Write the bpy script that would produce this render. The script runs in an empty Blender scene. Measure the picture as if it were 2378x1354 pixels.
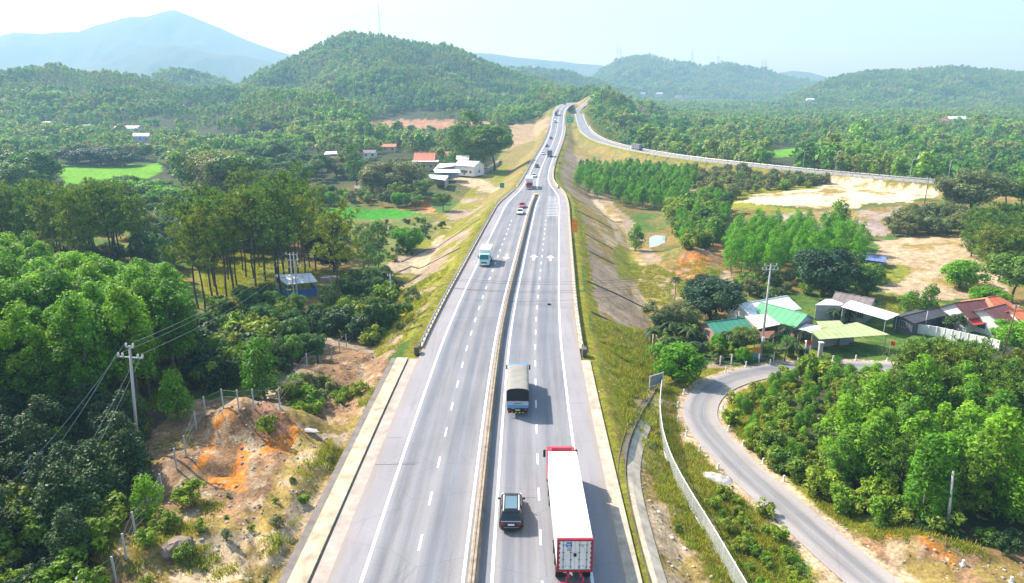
import bpy, math, random
import numpy as np
from mathutils import Vector, Matrix

scene = bpy.context.scene
COL = scene.collection
R = math.radians

# ---------------------------------------------------------------- camera
CAM_H, CAM_F, CAM_CX, CAM_CY = 34.0, 1585.0, 1189.0, 677.0
PITCH = R(16.35)
cam_data = bpy.data.cameras.new('camera')
cam_data.sensor_width = 36.0
cam_data.lens = 36.0 * CAM_F / 2378.0
cam_data.clip_start = 0.5
cam_data.clip_end = 40000.0
cam = bpy.data.objects.new('camera', cam_data)
cam.location = (0.0, 0.0, CAM_H)
cam.rotation_euler = (R(90.0) - PITCH, 0.0, 0.0)
COL.objects.link(cam)
scene.camera = cam

# ---------------------------------------------------------------- sky, sun, exposure
HAZE = 0.00032
SUN_DIR = Vector((-0.60, 0.40, 0.69)).normalized()
SUN_EL = math.asin(SUN_DIR.z)
SUN_AZ = math.atan2(SUN_DIR.x, SUN_DIR.y)
world = bpy.data.worlds.new('World')
scene.world = world
world.use_nodes = True
wn = world.node_tree
for n in list(wn.nodes):
    wn.nodes.remove(n)
sky = wn.nodes.new('ShaderNodeTexSky')
sky.sky_type = 'NISHITA'
sky.sun_disc = False
sky.sun_elevation = SUN_EL
sky.sun_rotation = SUN_AZ
sky.altitude = 50.0
sky.air_density = 1.0
sky.dust_density = 1.6
sky.ozone_density = 1.0
bg = wn.nodes.new('ShaderNodeBackground')
bg.inputs['Strength'].default_value = 0.14
wo = wn.nodes.new('ShaderNodeOutputWorld')
wn.links.new(sky.outputs[0], bg.inputs['Color'])
wn.links.new(bg.outputs[0], wo.inputs['Surface'])

sun_data = bpy.data.lights.new('sun', 'SUN')
sun_data.energy = 5.0
sun_data.angle = R(0.5)
sun_data.color = (1.0, 0.96, 0.90)
sun = bpy.data.objects.new('sun', sun_data)
sun.rotation_euler = SUN_DIR.to_track_quat('Z', 'Y').to_euler()
sun.location = (-200, 150, 400)
COL.objects.link(sun)

scene.view_settings.view_transform = 'Standard'
scene.view_settings.look = 'None'
scene.view_settings.gamma = 1.0
scene.view_settings.exposure = 1.12
scene.view_settings.use_curve_mapping = False
scene.cycles.use_denoising = True
scene.cycles.max_bounces = 5
scene.cycles.diffuse_bounces = 2
scene.cycles.glossy_bounces = 2
scene.cycles.transmission_bounces = 3
scene.cycles.transparent_max_bounces = 8
scene.cycles.volume_bounces = 0
scene.cycles.sample_clamp_indirect = 4.0

# ---------------------------------------------------------------- picture <-> place
CP, SP = math.cos(PITCH), math.sin(PITCH)

def plane(u, v, z=0.0):
    """where the sight line through photo point (u, v) meets the level z"""
    a, k = (u - CAM_CX) / CAM_F, (CAM_CY - v) / CAM_F
    dx, dy, dz = a, CP + k * SP, -SP + k * CP
    t = (z - CAM_H) / dz
    return (dx * t, dy * t, z)

def at_depth(u, v, D):
    a, k = (u - CAM_CX) / CAM_F, (CAM_CY - v) / CAM_F
    dx, dy, dz = a, CP + k * SP, -SP + k * CP
    t = D / dy
    return (dx * t, D, CAM_H + dz * t)

# ---------------------------------------------------------------- noise
def _hash(ix, iy, seed):
    h = (ix.astype(np.int64) * 374761393 + iy.astype(np.int64) * 668265263 + seed * 1274126177) & 0x7fffffff
    h = ((h ^ (h >> 13)) * 1274126177) & 0x7fffffff
    h = h ^ (h >> 16)
    return (h & 0xffff) / 65535.0

def vnoise(x, y, seed=0):
    x = np.asarray(x, float); y = np.asarray(y, float)
    ix, iy = np.floor(x), np.floor(y)
    fx, fy = x - ix, y - iy
    fx = fx * fx * (3 - 2 * fx); fy = fy * fy * (3 - 2 * fy)
    a = _hash(ix, iy, seed); b = _hash(ix + 1, iy, seed)
    c = _hash(ix, iy + 1, seed); d = _hash(ix + 1, iy + 1, seed)
    return (a * (1 - fx) + b * fx) * (1 - fy) + (c * (1 - fx) + d * fx) * fy * 1.0 - 0.0

def fbm(x, y, seed=0, octaves=4):
    s, amp, tot = 0.0, 1.0, 0.0
    for o in range(octaves):
        s = s + amp * vnoise(np.asarray(x) * 2 ** o + 17.3 * o, np.asarray(y) * 2 ** o - 9.1 * o, seed + o)
        tot += amp; amp *= 0.5
    return s / tot

def smooth(t):
    t = np.clip(t, 0, 1)
    return t * t * (3 - 2 * t)

# ---------------------------------------------------------------- objects
def tag(o, label=None, cat=None, group=None, kind=None):
    if label: o['label'] = label
    if cat: o['category'] = cat
    if group: o['group'] = group
    if kind: o['kind'] = kind
    return o

def empty(name, loc, rz=0.0, label=None, cat=None, group=None):
    o = bpy.data.objects.new(name, None)
    o.location = loc
    o.rotation_euler = (0, 0, rz)
    o.empty_display_size = 0.5
    COL.objects.link(o)
    return tag(o, label, cat, group)

def mesh_np(name, verts, faces, mat=None, smooth_shade=False):
    """verts (n,3) array, faces (m,k) array with the same k"""
    verts = np.asarray(verts, np.float32); faces = np.asarray(faces, np.int32)
    me = bpy.data.meshes.new(name)
    n, m, k = len(verts), len(faces), faces.shape[1]
    me.vertices.add(n); me.vertices.foreach_set('co', verts.ravel())
    me.loops.add(m * k); me.loops.foreach_set('vertex_index', faces.ravel())
    me.polygons.add(m)
    me.polygons.foreach_set('loop_start', np.arange(0, m * k, k, dtype=np.int32))
    me.polygons.foreach_set('loop_total', np.full(m, k, np.int32))
    if smooth_shade:
        me.polygons.foreach_set('use_smooth', np.ones(m, bool))
    if mat is not None: me.materials.append(mat)
    me.update(calc_edges=True)
    return me

class MB:
    """collects shapes into ONE mesh"""
    def __init__(self):
        self.v = []; self.f = []
    def add(self, verts, faces):
        b = len(self.v)
        self.v.extend([tuple(p) for p in verts])
        self.f.extend([tuple(i + b for i in f) for f in faces])
        return self
    def box(self, x0, x1, y0, y1, z0, z1, bev=0.0):
        if bev <= 0:
            vs = [(x, y, z) for z in (z0, z1) for x, y in ((x0, y0), (x1, y0), (x1, y1), (x0, y1))]
            return self.add(vs, [(3, 2, 1, 0), (4, 5, 6, 7), (0, 1, 5, 4), (1, 2, 6, 5), (2, 3, 7, 6), (3, 0, 4, 7)])
        b = min(bev, (x1 - x0) / 2.01, (y1 - y0) / 2.01, (z1 - z0) / 2.01)
        def ring(i, z):
            return [(x0 + i + (b if i == 0 else 0), y0 + i, z), (x1 - i - (b if i == 0 else 0), y0 + i, z), (x1 - i, y0 + i + (b if i == 0 else 0), z),
                    (x1 - i, y1 - i - (b if i == 0 else 0), z), (x1 - i - (b if i == 0 else 0), y1 - i, z), (x0 + i + (b if i == 0 else 0), y1 - i, z),
                    (x0 + i, y1 - i - (b if i == 0 else 0), z), (x0 + i, y0 + i + (b if i == 0 else 0), z)]
        def ring2(z, e):
            xa, xb, ya, yb = x0 + e, x1 - e, y0 + e, y1 - e
            c = b
            return [(xa + c, ya, z), (xb - c, ya, z), (xb, ya + c, z), (xb, yb - c, z), (xb - c, yb, z), (xa + c, yb, z), (xa, yb - c, z), (xa, ya + c, z)]
        c2 = b * 0.49
        rings = [ring2(z0, c2), ring2(z0 + b, 0), ring2(z1 - b, 0), ring2(z1, c2)]
        self.rings(rings, True)
        return self
    def rings(self, rings, cap=True):
        n = len(rings[0]); b = len(self.v)
        for r in rings: self.v.extend([tuple(p) for p in r])
        for i in range(len(rings) - 1):
            for j in range(n):
                k = (j + 1) % n
                self.f.append((b + i * n + j, b + i * n + k, b + (i + 1) * n + k, b + (i + 1) * n + j))
        if cap:
            self.f.append(tuple(b + j for j in reversed(range(n))))
            e = b + (len(rings) - 1) * n
            self.f.append(tuple(e + j for j in range(n)))
        return self
    def tube(self, pts, r, seg=6, r1=None, cap=True):
        pts = [Vector(p) for p in pts]
        rings = []
        for i, p in enumerate(pts):
            d = (pts[min(i + 1, len(pts) - 1)] - pts[max(i - 1, 0)]).normalized()
            a = d.cross(Vector((0, 0, 1)))
            if a.length < 1e-3: a = d.cross(Vector((0, 1, 0)))
            a.normalize(); c = d.cross(a).normalized()
            rr = r if r1 is None else r + (r1 - r) * i / max(1, len(pts) - 1)
            rings.append([p + a * rr * math.cos(2 * math.pi * s / seg) + c * rr * math.sin(2 * math.pi * s / seg) for s in range(seg)])
        return self.rings(rings, cap)
    def cyl(self, c, r, h, axis='z', seg=16, r1=None):
        x, y, z = c
        d = {'x': (h / 2, 0, 0), 'y': (0, h / 2, 0), 'z': (0, 0, h / 2)}[axis]
        return self.tube([(x - d[0], y - d[1], z - d[2]), (x + d[0], y + d[1], z + d[2])], r, seg, r1)
    def quad(self, a, b, c, d):
        return self.add([a, b, c, d], [(0, 1, 2, 3)])
    def slab(self, quad, t):
        """a sheet given by 4 (or more) corner points, thickened downwards by t"""
        n = len(quad)
        lo = [(p[0], p[1], p[2] - t) for p in quad]
        fs = [tuple(range(n)), tuple(reversed(range(n, 2 * n)))]
        for j in range(n):
            k = (j + 1) % n
            fs.append((j, n + j, n + k, k))
        return self.add(list(quad) + lo, fs)
    def mesh(self, name, mat=None, smooth_shade=False):
        me = bpy.data.meshes.new(name)
        me.from_pydata(self.v, [], self.f)
        if mat is not None: me.materials.append(mat)
        if smooth_shade:
            for p in me.polygons: p.use_smooth = True
        me.update()
        return me
    def build(self, name, mat=None, parent=None, smooth_shade=False):
        o = bpy.data.objects.new(name, self.mesh(name, mat, smooth_shade))
        COL.objects.link(o)
        if parent is not None: o.parent = parent
        return o

KIDS = {}
def kids_of(o):
    return [c for c in o.children]

def dup(root, loc, rz=0.0, scale=None, label=None, group=None, cat=None):
    """copy a thing with its parts and sub-parts"""
    r = root.copy(); COL.objects.link(r)
    r.location = loc; r.rotation_euler = (0, 0, rz)
    if scale is not None: r.scale = scale if hasattr(scale, '__len__') else (scale,) * 3
    if label: r['label'] = label
    if group: r['group'] = group
    if cat: r['category'] = cat
    for ch in root.children:
        c = ch.copy(); COL.objects.link(c); c.parent = r
        for g in ch.children:
            d = g.copy(); COL.objects.link(d); d.parent = c
    return r

# ---------------------------------------------------------------- materials
_M = {}
def _new(name):
    m = bpy.data.materials.new(name); m.use_nodes = True
    nt = m.node_tree
    for n in list(nt.nodes): nt.nodes.remove(n)
    out = nt.nodes.new('ShaderNodeOutputMaterial')
    return m, nt, out

def N(nt, t, **kw):
    n = nt.nodes.new(t)
    for k, v in kw.items():
        if k in ('operation', 'blend_type', 'data_type', 'noise_dimensions', 'attribute_name', 'attribute_type', 'wave_type', 'bands_direction', 'vector_type', 'interpolation_type', 'clamp', 'feature'):
            setattr(n, k, v)
        else:
            n.inputs[k].default_value = v
    return n

def surf(name, col, rough=0.7, metal=0.0, spec=0.3, grime=0.15, scale=1.5, bump=0.0, space='Object', streak=None):
    """painted / plain surface with procedural wear"""
    if name in _M: return _M[name]
    m, nt, out = _new(name)
    L = nt.links.new
    b = N(nt, 'ShaderNodeBsdfPrincipled', Roughness=rough, Metallic=metal)
    b.inputs['Specular IOR Level'].default_value = spec
    tc = nt.nodes.new('ShaderNodeTexCoord')
    src = tc.outputs['Object']
    if space == 'World':
        g = nt.nodes.new('ShaderNodeNewGeometry'); src = g.outputs['Position']
    mp = N(nt, 'ShaderNodeMapping'); L(src, mp.inputs['Vector'])
    if streak: mp.inputs['Scale'].default_value = streak
    n1 = N(nt, 'ShaderNodeTexNoise', Scale=scale, Detail=5.0, Roughness=0.65)
    L(mp.outputs[0], n1.inputs['Vector'])
    mr = N(nt, 'ShaderNodeMapRange'); mr.inputs['From Min'].default_value = 0.3; mr.inputs['From Max'].default_value = 0.75
    mr.inputs['To Min'].default_value = 1.0 + grime * 0.5; mr.inputs['To Max'].default_value = 1.0 - grime
    L(n1.outputs['Fac'], mr.inputs['Value'])
    mx = N(nt, 'ShaderNodeVectorMath', operation='SCALE')
    mx.inputs[0].default_value = col[:3]
    L(mr.outputs[0], mx.inputs['Scale'])
    L(mx.outputs[0], b.inputs['Base Color'])
    if bump:
        bp = N(nt, 'ShaderNodeBump', Strength=bump, Distance=0.05)
        L(n1.outputs['Fac'], bp.inputs['Height']); L(bp.outputs[0], b.inputs['Normal'])
    L(b.outputs[0], out.inputs['Surface'])
    _M[name] = m
    return m

def sheet(name, col, axis='X', pitch=0.25, rough=0.5, grime=0.2, metal=0.0, depth=0.6):
    """corrugated or tiled roof sheet: ribs along object axis"""
    if name in _M: return _M[name]
    m = surf(name, col, rough, metal, 0.35, grime, 1.0)
    nt = m.node_tree; L = nt.links.new
    b = next(n for n in nt.nodes if n.type == 'BSDF_PRINCIPLED')
    tc = next(n for n in nt.nodes if n.type == 'TEX_COORD')
    w = N(nt, 'ShaderNodeTexWave', wave_type='BANDS', bands_direction=axis, Scale=1.0 / pitch / 3.2)
    L(tc.outputs['Object'], w.inputs['Vector'])
    bp = N(nt, 'ShaderNodeBump', Strength=depth, Distance=0.06)
    L(w.outputs['Fac'], bp.inputs['Height']); L(bp.outputs[0], b.inputs['Normal'])
    return m

def leaf_mat(name, cols, trans=0.3, patch=None, rough=0.55, bite=0.6):
    """leaf: tone by instance, by leaf, and by patch of the land"""
    if name in _M: return _M[name]
    m, nt, out = _new(name)
    L = nt.links.new
    oi = nt.nodes.new('ShaderNodeObjectInfo')
    at = N(nt, 'ShaderNodeAttribute', attribute_name='tint', attribute_type='GEOMETRY')
    rp = nt.nodes.new('ShaderNodeValToRGB')
    e = rp.color_ramp.elements
    for i, c in enumerate(cols):
        p = i / (len(cols) - 1)
        if i == 0: el = e[0]; el.position = 0
        elif i == len(cols) - 1: el = e[len(e) - 1]; el.position = 1
        else: el = e.new(p)
        el.color = (*c, 1)
    fac = oi.outputs['Random']
    if patch:
        g = nt.nodes.new('ShaderNodeNewGeometry')
        nz = N(nt, 'ShaderNodeTexNoise', Scale=patch, Detail=2.0)
        L(g.outputs['Position'], nz.inputs['Vector'])
        mr = N(nt, 'ShaderNodeMapRange'); mr.inputs['From Min'].default_value = 0.33; mr.inputs['From Max'].default_value = 0.67
        L(nz.outputs['Fac'], mr.inputs['Value'])
        mm = N(nt, 'ShaderNodeMath', operation='MULTIPLY_ADD'); L(mr.outputs[0], mm.inputs[0]); mm.inputs[1].default_value = 0.72
        m2 = N(nt, 'ShaderNodeMath', operation='MULTIPLY'); L(oi.outputs['Random'], m2.inputs[0]); m2.inputs[1].default_value = 0.2
        L(m2.outputs[0], mm.inputs[2]); fac = mm.outputs[0]
    L(fac, rp.inputs['Fac'])
    mr2 = N(nt, 'ShaderNodeMapRange'); mr2.inputs['To Min'].default_value = 1 - bite; mr2.inputs['To Max'].default_value = 1 + bite
    L(at.outputs['Fac'], mr2.inputs['Value'])
    sc = N(nt, 'ShaderNodeVectorMath', operation='SCALE')
    L(rp.outputs['Color'], sc.inputs[0]); L(mr2.outputs[0], sc.inputs['Scale'])
    b = N(nt, 'ShaderNodeBsdfPrincipled', Roughness=rough)
    b.inputs['Specular IOR Level'].default_value = 0.25
    L(sc.outputs[0], b.inputs['Base Color'])
    t = nt.nodes.new('ShaderNodeBsdfTranslucent')
    tl = N(nt, 'ShaderNodeVectorMath', operation='MULTIPLY'); L(sc.outputs[0], tl.inputs[0]); tl.inputs[1].default_value = (1.25, 1.3, 0.6)
    L(tl.outputs[0], t.inputs['Color'])
    mx = N(nt, 'ShaderNodeMixShader', Fac=trans)
    L(b.outputs[0], mx.inputs[1]); L(t.outputs[0], mx.inputs[2])
    L(mx.outputs[0], out.inputs['Surface'])
    _M[name] = m
    return m
# ================================================================ roads as lines (x, y, z, half width of the paved part)
def interp_line(rows, step=4.0):
    """rows of (y, x, z, hw, line offset) -> dense polyline"""
    a = np.array(rows, float)
    seg = np.r_[0, np.cumsum(np.hypot(np.diff(a[:, 0]), np.diff(a[:, 1])))]
    s = np.arange(0, seg[-1], step)
    out = np.empty((len(s), a.shape[1]))
    # smooth (Catmull-Rom) interpolation along the line
    for c in range(a.shape[1]):
        m = np.gradient(a[:, c], seg)
        i = np.clip(np.searchsorted(seg, s, 'right') - 1, 0, len(seg) - 2)
        h = seg[i + 1] - seg[i]; t = (s - seg[i]) / h
        out[:, c] = ((2 * t**3 - 3 * t**2 + 1) * a[i, c] + (t**3 - 2 * t**2 + t) * h * m[i] + (-2 * t**3 + 3 * t**2) * a[i + 1, c] + (t**3 - t**2) * h * m[i + 1])
    return out

# y, x, z, half width of pavement, offset of the edge lines
HIGHWAY = interp_line([
    (-40, -3.5, 0, 10.8, 8.35), (0, -3.05, 0, 10.8, 8.35), (41, -2.55, 0, 10.8, 8.35), (76, -1.87, 0, 10.8, 8.35), (90, -1.45, 0, 10.8, 8.35),
    (110, -0.45, 0, 10.8, 8.35), (133, 1.06, 0, 10.8, 8.35), (168, 3.4, 0, 10.8, 8.35), (192, 5.05, 0, 10.8, 8.35), (212, 6.5, 0, 10.7, 8.3),
    (233, 8.4, 0, 9.4, 7.2), (254, 9.35, 0, 7.2, 5.3), (267, 9.8, 0, 6.4, 4.6), (300, 12.0, 0, 5.6, 4.0), (338, 15.0, 0, 5.7, 4.05),
    (391, 19.8, 0, 5.9, 4.2), (458, 26.3, 0.6, 6.2, 4.4), (500, 30.8, 3.0, 6.3, 4.5), (559, 36.0, 7.6, 6.3, 4.5), (601, 39.3, 12.2, 6.3, 4.5),
    (650, 44.5, 17.6, 6.3, 4.5), (700, 54.0, 21.2, 6.3, 4.5), (740, 69.0, 22.6, 6.3, 4.5), (775, 95.0, 22.0, 6.3, 4.5), (795, 135.0, 20.5, 6.3, 4.5)])

_br = []
for (u, v, z) in [(1357, 243, 21.5), (1344, 253, 17.5), (1345, 265, 13.8), (1349, 280, 10.0), (1355, 294, 7.0), (1363, 307, 4.4), (1376, 317, 2.8), (1396, 327, 1.6),
                  (1440, 340, 0.6), (1500, 352.5, 0.2), (1600, 368, 0), (1750, 385, 0), (1900, 400, 0), (2000, 409, 0), (2100, 418, 0), (2200, 426, 0), (2300, 435, 0), (2420, 446, 0), (2700, 470, 0)]:
    x, y, z = plane(u, v, z)
    _br.append((y, x, z, 4.4, 3.4))
_br = [(830, 118, 20.5, 4.4, 3.4), (790, 92, 22.0, 4.4, 3.4)] + _br
BRANCH = interp_line(_br)

# ---------------------------------------------------------------- height control points: photo point and level
CTRL = [
 (300,1200,1.5),(100,1100,1.5),(300,1000,1.5),(100,900,0.8),(400,950,1.6),(480,900,0.2),(600,870,-1.5),(700,800,-3),(560,760,-4),(300,700,-3),(690,720,-5.5),(850,760,-5),
 (880,650,-8),(780,600,-8),(600,600,-7),(300,560,-7),(830,500,-9),(950,480,-8.5),(1000,420,-6),(250,400,-8),(700,400,-7),(900,350,-4),(500,340,-7),(300,300,-4),(960,292,5),
 (700,300,-3),(100,340,-5),(100,280,1),(1180,330,-1),(1220,285,5),(1100,390,-5),(500,1300,1.2),(650,1300,0.4),(620,1100,1.2),(-300,900,1.5),(-300,600,-5),(-200,400,-6),
 (1480,720,-8.5),(1520,560,-10.5),(1480,480,-9.5),(1400,470,-8.5),(1500,410,-8.5),(1620,560,-8),(1570,840,-6.2),(1640,1000,-5),(1700,1200,-4),(1560,1320,-2.2),(1480,1180,-1.6),
 (1470,950,-3.6),(1430,850,-6.5),(1800,850,-6),(2000,830,-6.2),(2200,800,-6.2),(2300,900,-5),(2000,1000,-4.6),(2200,1200,-3.2),(2378,1320,-2.4),(1900,700,-7),(2150,680,-6.6),(2150,600,-6),
 (1850,600,-7.5),(2050,545,-7),(2060,505,-3.2),(1900,488,-3.0),(1950,450,-2.6),(2200,460,-2.6),(1700,430,-4.5),(1600,385,-7),(2000,375,-8),(1700,335,-8),(2250,360,-8),(1500,300,-6),(1900,285,-6),
 (2300,290,-4),(1600,250,-3),(2100,250,-2),(1420,262,6),(2600,600,-6),(2600,900,-5),(2600,400,-6),(2600,280,-4)]
_cp = np.array([plane(*c) for c in CTRL])
def _log_coords(x, y):
    rr = np.hypot(x, y + 12.0)
    return np.arctan2(x, y + 12.0) * 2.2, np.log(np.maximum(rr, 8.0)) * 1.3
_cu, _cv = _log_coords(_cp[:, 0], _cp[:, 1])

# ---------------------------------------------------------------- hills: skyline read off the photo at a distance D, lowered by the trees that stand on it
def ridge(D, wf, wb, pts, tree=0.0, seed=1):
    t, z = [], []
    for u, v in pts:
        x, y, zz = at_depth(u, v, D)
        t.append(x / D); z.append(zz - tree)
    return dict(D=D, wf=wf, wb=wb, t=np.array(t), z=np.array(z), seed=seed)
RIDGES = [
 ridge(4900, 1700, 700, [(-500,175),(-300,120),(-150,96),(0,82),(30,74),(60,75),(90,78),(130,74),(180,74),(230,55),(260,48),(300,38),(340,36),(370,28),(405,22),(430,30),(470,45),(510,62),(550,80),(590,97),(640,115),(680,127),(750,142),(900,165),(1000,190)], seed=3),
 ridge(3700, 700, 600, [(60,200),(180,160),(280,132),(350,110),(400,104),(450,112),(510,128),(560,128),(620,142),(680,160),(760,190)], seed=5),
 ridge(4700, 700, 700, [(1000,160),(1080,120),(1140,124),(1200,133),(1300,142),(1400,152),(1480,170),(1560,200)], seed=7),
 ridge(4300, 700, 700, [(1720,200),(1790,172),(1840,164),(1880,168),(1930,182),(2000,205)], seed=9),
 ridge(2700, 700, 600, [(1290,235),(1370,185),(1400,162),(1430,144),(1470,137),(1510,129),(1540,136),(1570,146),(1620,154),(1650,152),(1690,149),(1730,157),(1780,167),(1850,186),(1950,208),(2000,230)], tree=7, seed=11),
 ridge(1750, 520, 500, [(1780,250),(1840,218),(1900,194),(1960,174),(2010,164),(2060,167),(2120,162),(2180,157),(2220,154),(2280,160),(2330,165),(2378,168),(2500,165),(2700,175),(3000,220)], tree=8, seed=13),
 ridge(1900, 400, 500, [(1100,240),(1150,160),(1230,158),(1290,162),(1340,172),(1400,190),(1480,215)], tree=8, seed=37),
 ridge(1180, 470, 420, [(480,260),(560,195),(600,168),(640,148),(680,128),(730,106),(770,90),(800,80),(830,77),(850,81),(880,74),(920,87),(960,97),(1010,103),(1040,102),(1080,118),(1130,144),(1180,162),(1230,176),(1280,190),(1340,215),(1400,250)], tree=7, seed=15),
 ridge(1350, 260, 300, [(280,240),(330,190),(380,166),(420,160),(470,174),(540,196),(600,240)], tree=8, seed=17),
 ridge(930, 330, 300, [(-600,170),(-300,158),(-100,164),(0,164),(60,158),(130,151),(180,158),(250,161),(300,168),(350,176),(420,192),(480,200),(540,200),(600,204),(700,215),(760,232),(830,250)], tree=9, seed=19),
 ridge(690, 150, 160, [(430,300),(520,250),(590,215),(640,205),(700,205),(760,218),(820,232),(880,262),(940,300)], tree=10, seed=21),
 ridge(900, 180, 160, [(1160,290),(1200,240),(1240,205),(1275,195),(1310,205),(1350,205),(1390,205),(1430,215),(1480,250)], tree=8, seed=23),
 ridge(660, 90, 90, [(1350,290),(1370,262),(1390,240),(1420,232),(1450,240),(1480,262),(1530,290)], tree=10, seed=25),
]

# mounds and hollows close by: (photo point, level, radius x, radius y, height)
MOUNDS = [(545, 1010, 1.0, 3.2, 2.4, 2.0), (600, 985, 0.8, 5.4, 2.9, 2.5), (670, 1010, 0.6, 3.0, 2.6, 1.3), (430, 1080, 1.2, 3.0, 2.5, 1.0), (300, 1290, 1.2, 3.4, 2.0, 0.9), (470, 1260, 1.0, 2.6, 1.6, 0.8),
          (770, 850, -0.5, 5.0, 3.4, 1.5), (855, 810, -1.5, 3.5, 3.0, 1.2), (2130, 1275, -2.8, 2.6, 1.3, 1.5), (2060, 1250, -3.0, 2.6, 1.3, 1.0), (2240, 1290, -2.6, 2.6, 1.3, 0.9), (1600, 605, -8, 7, 9, 3.4), (1645, 650, -7.5, 6, 6, 2.2),
          (1915, 925, -4.9, 3, 2, 0.6), (990, 470, -8, 5, 6, 2.5)]
_mo = []
for (u, v, z, sx, sy, h) in MOUNDS:
    x, y, z = plane(u, v, z); _mo.append((x, y, sx, sy, h))
_hx, _hy, _ = plane(512, 1085, 1.5)

def line_dist(X, Y, P, reach):
    """distance to a polyline, its level and half width at the nearest point; far points get big distances"""
    X = np.asarray(X, float).ravel(); Y = np.asarray(Y, float).ravel()
    best = np.full(X.shape, 1e9); z = np.zeros(X.shape); hw = np.zeros(X.shape); side = np.zeros(X.shape)
    lo = P[:, :2].min(0) - reach; hi = P[:, :2].max(0) + reach
    m = (Y > lo[0]) & (Y < hi[0]) & (X > lo[1]) & (X < hi[1])
    idx = np.nonzero(m)[0]
    if len(idx) == 0: return best, z, hw, side
    x, y = X[idx], Y[idx]
    b = best[idx]; zz = z[idx]; hh = hw[idx]; ss = side[idx]
    for i in range(len(P) - 1):
        ay, ax = P[i, 0], P[i, 1]; by, bx = P[i + 1, 0], P[i + 1, 1]
        near = (np.abs(y - ay) < reach + 8) & (np.abs(x - ax) < reach + 8)
        if not near.any(): continue
        xs, ys = x[near], y[near]
        dx, dy = bx - ax, by - ay
        L2 = dx * dx + dy * dy
        t = np.clip(((xs - ax) * dx + (ys - ay) * dy) / L2, 0, 1)
        ex, ey = xs - ax - t * dx, ys - ay - t * dy
        d = np.hypot(ex, ey)
        bb = b[near]
        up = d < bb
        k = np.nonzero(near)[0][up]
        b[k] = d[up]
        zz[k] = (P[i, 2] + t * (P[i + 1, 2] - P[i, 2]))[up]
        hh[k] = (P[i, 3] + t * (P[i + 1, 3] - P[i, 3]))[up]
        ss[k] = (ex * dy - ey * dx)[up]
    best[idx] = b; z[idx] = zz; hw[idx] = hh; side[idx] = ss
    return best, z, hw, side

def base_height(X, Y):
    X = np.asarray(X, float).ravel(); Y = np.asarray(Y, float).ravel()
    pu, pv = _log_coords(X, Y)
    num = np.zeros_like(X); den = np.zeros_like(X)
    for i in range(len(_cu)):
        w = 1.0 / (((pu - _cu[i]) ** 2 + (pv - _cv[i]) ** 2) ** 1.6 + 2e-4)
        num += w * _cp[i, 2]; den += w
    h = num / den
    far = smooth((Y - 300) / 500)
    h = h + far * (fbm(X / 160, Y / 160, 41, 3) - 0.5) * 14
    h = h + (fbm(X / 22, Y / 22, 43, 3) - 0.5) * (0.8 + 1.5 * far)
    T = X / np.maximum(Y, 30.0)
    for r in RIDGES:
        m = (Y > r['D'] - r['wf'] * 1.4) & (Y < r['D'] + r['wb'] * 1.4)
        if not m.any(): continue
        x, y = X[m], Y[m]
        q0 = y - r['D']
        w = np.where(q0 < 0, r['wf'], r['wb'])
        n1 = fbm(x / (r['wf'] * 0.45), y / (r['wf'] * 0.9), r['seed'], 3) - 0.5
        n2 = fbm(x / (r['wf'] * 0.13), y / (r['wf'] * 0.3), r['seed'] + 50, 3) - 0.5
        q = q0 / w
        fade = np.clip(np.abs(q) * 2.5, 0, 1)
        g = np.clip(1 - q * q, 0, 1) ** 1.6
        g = g * np.clip(1 - fade * (1.5 * np.abs(n1) + 0.9 * np.abs(n2)), 0, 1)
        prof = np.interp(T[m], r['t'], r['z'], left=-60, right=-60)
        hh = h[m]
        prof = CAM_H + (prof - CAM_H) * np.minimum(1.0, y / r['D'])
        h[m] = np.where(prof > hh, hh + (prof - hh) * g, hh)
    for (mx, my, sx, sy, hgt) in _mo:
        d = ((X - mx) / sx) ** 2 + ((Y - my) / sy) ** 2
        near = d < 6
        if near.any():
            nz = fbm(X[near] / 1.6, Y[near] / 1.6, 61, 4)
            h[near] += hgt * np.exp(-d[near] ** 1.2 * 1.1) * (0.8 + 0.4 * nz)
    d = np.hypot((X - _hx + 0.35 * (Y - _hy)) / 1.7, (Y - _hy) / 0.75)
    h -= 1.0 * np.exp(-d ** 3) * (0.6 + 0.8 * fbm(X / 0.9, Y / 0.9, 63, 3))
    # gullies of the bare cut left of the carriageway
    cut = smooth((X + 26) / 6) * smooth((-13.5 - X) / 3) * smooth((95 - Y) / 12)
    gx = X * 0.83 + Y * 0.56
    h += cut * (np.abs(fbm(gx / 1.1, (Y - X) / 9.0, 71, 3) - 0.5) * -2.6 + 0.15 + (fbm(X / 0.7, Y / 0.7, 73, 2) - 0.5) * 0.35)
    return h

LANE = []      # the village lane, draped: filled below
def hfun(X, Y, roads=True):
    shp = np.shape(X)
    X = np.asarray(X, float).ravel(); Y = np.asarray(Y, float).ravel()
    h = base_height(X, Y)
    if roads:
        for P, reach in ((HIGHWAY, 60), (BRANCH, 45)):
            d, z, hw, side = line_dist(X, Y, P, reach)
            e = np.maximum(d - (hw + 2.2 + (2.0 * (side < 0) * smooth((94 - Y) / 6) if P is HIGHWAY else 0)), 0)
            ok = d < reach
            lo, hi = z - 0.22 - e / 1.7, z - 0.22 + e / 1.05
            blend = np.clip((reach - d) / 12.0, 0, 1)
            hc = np.clip(h, lo, hi)
            h = np.where(ok, h + (hc - h) * blend, h)
        for P in LANE:
            d, z, hw, side = line_dist(X, Y, P, 14)
            w = smooth(1 - (d - hw - 0.3) / 5.0)
            h = np.where(d < 14, h + (z - 0.06 - h) * w, h)
    return h.reshape(shp)

def hz(x, y):
    return float(hfun(np.array([x]), np.array([y]))[0])

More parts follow.
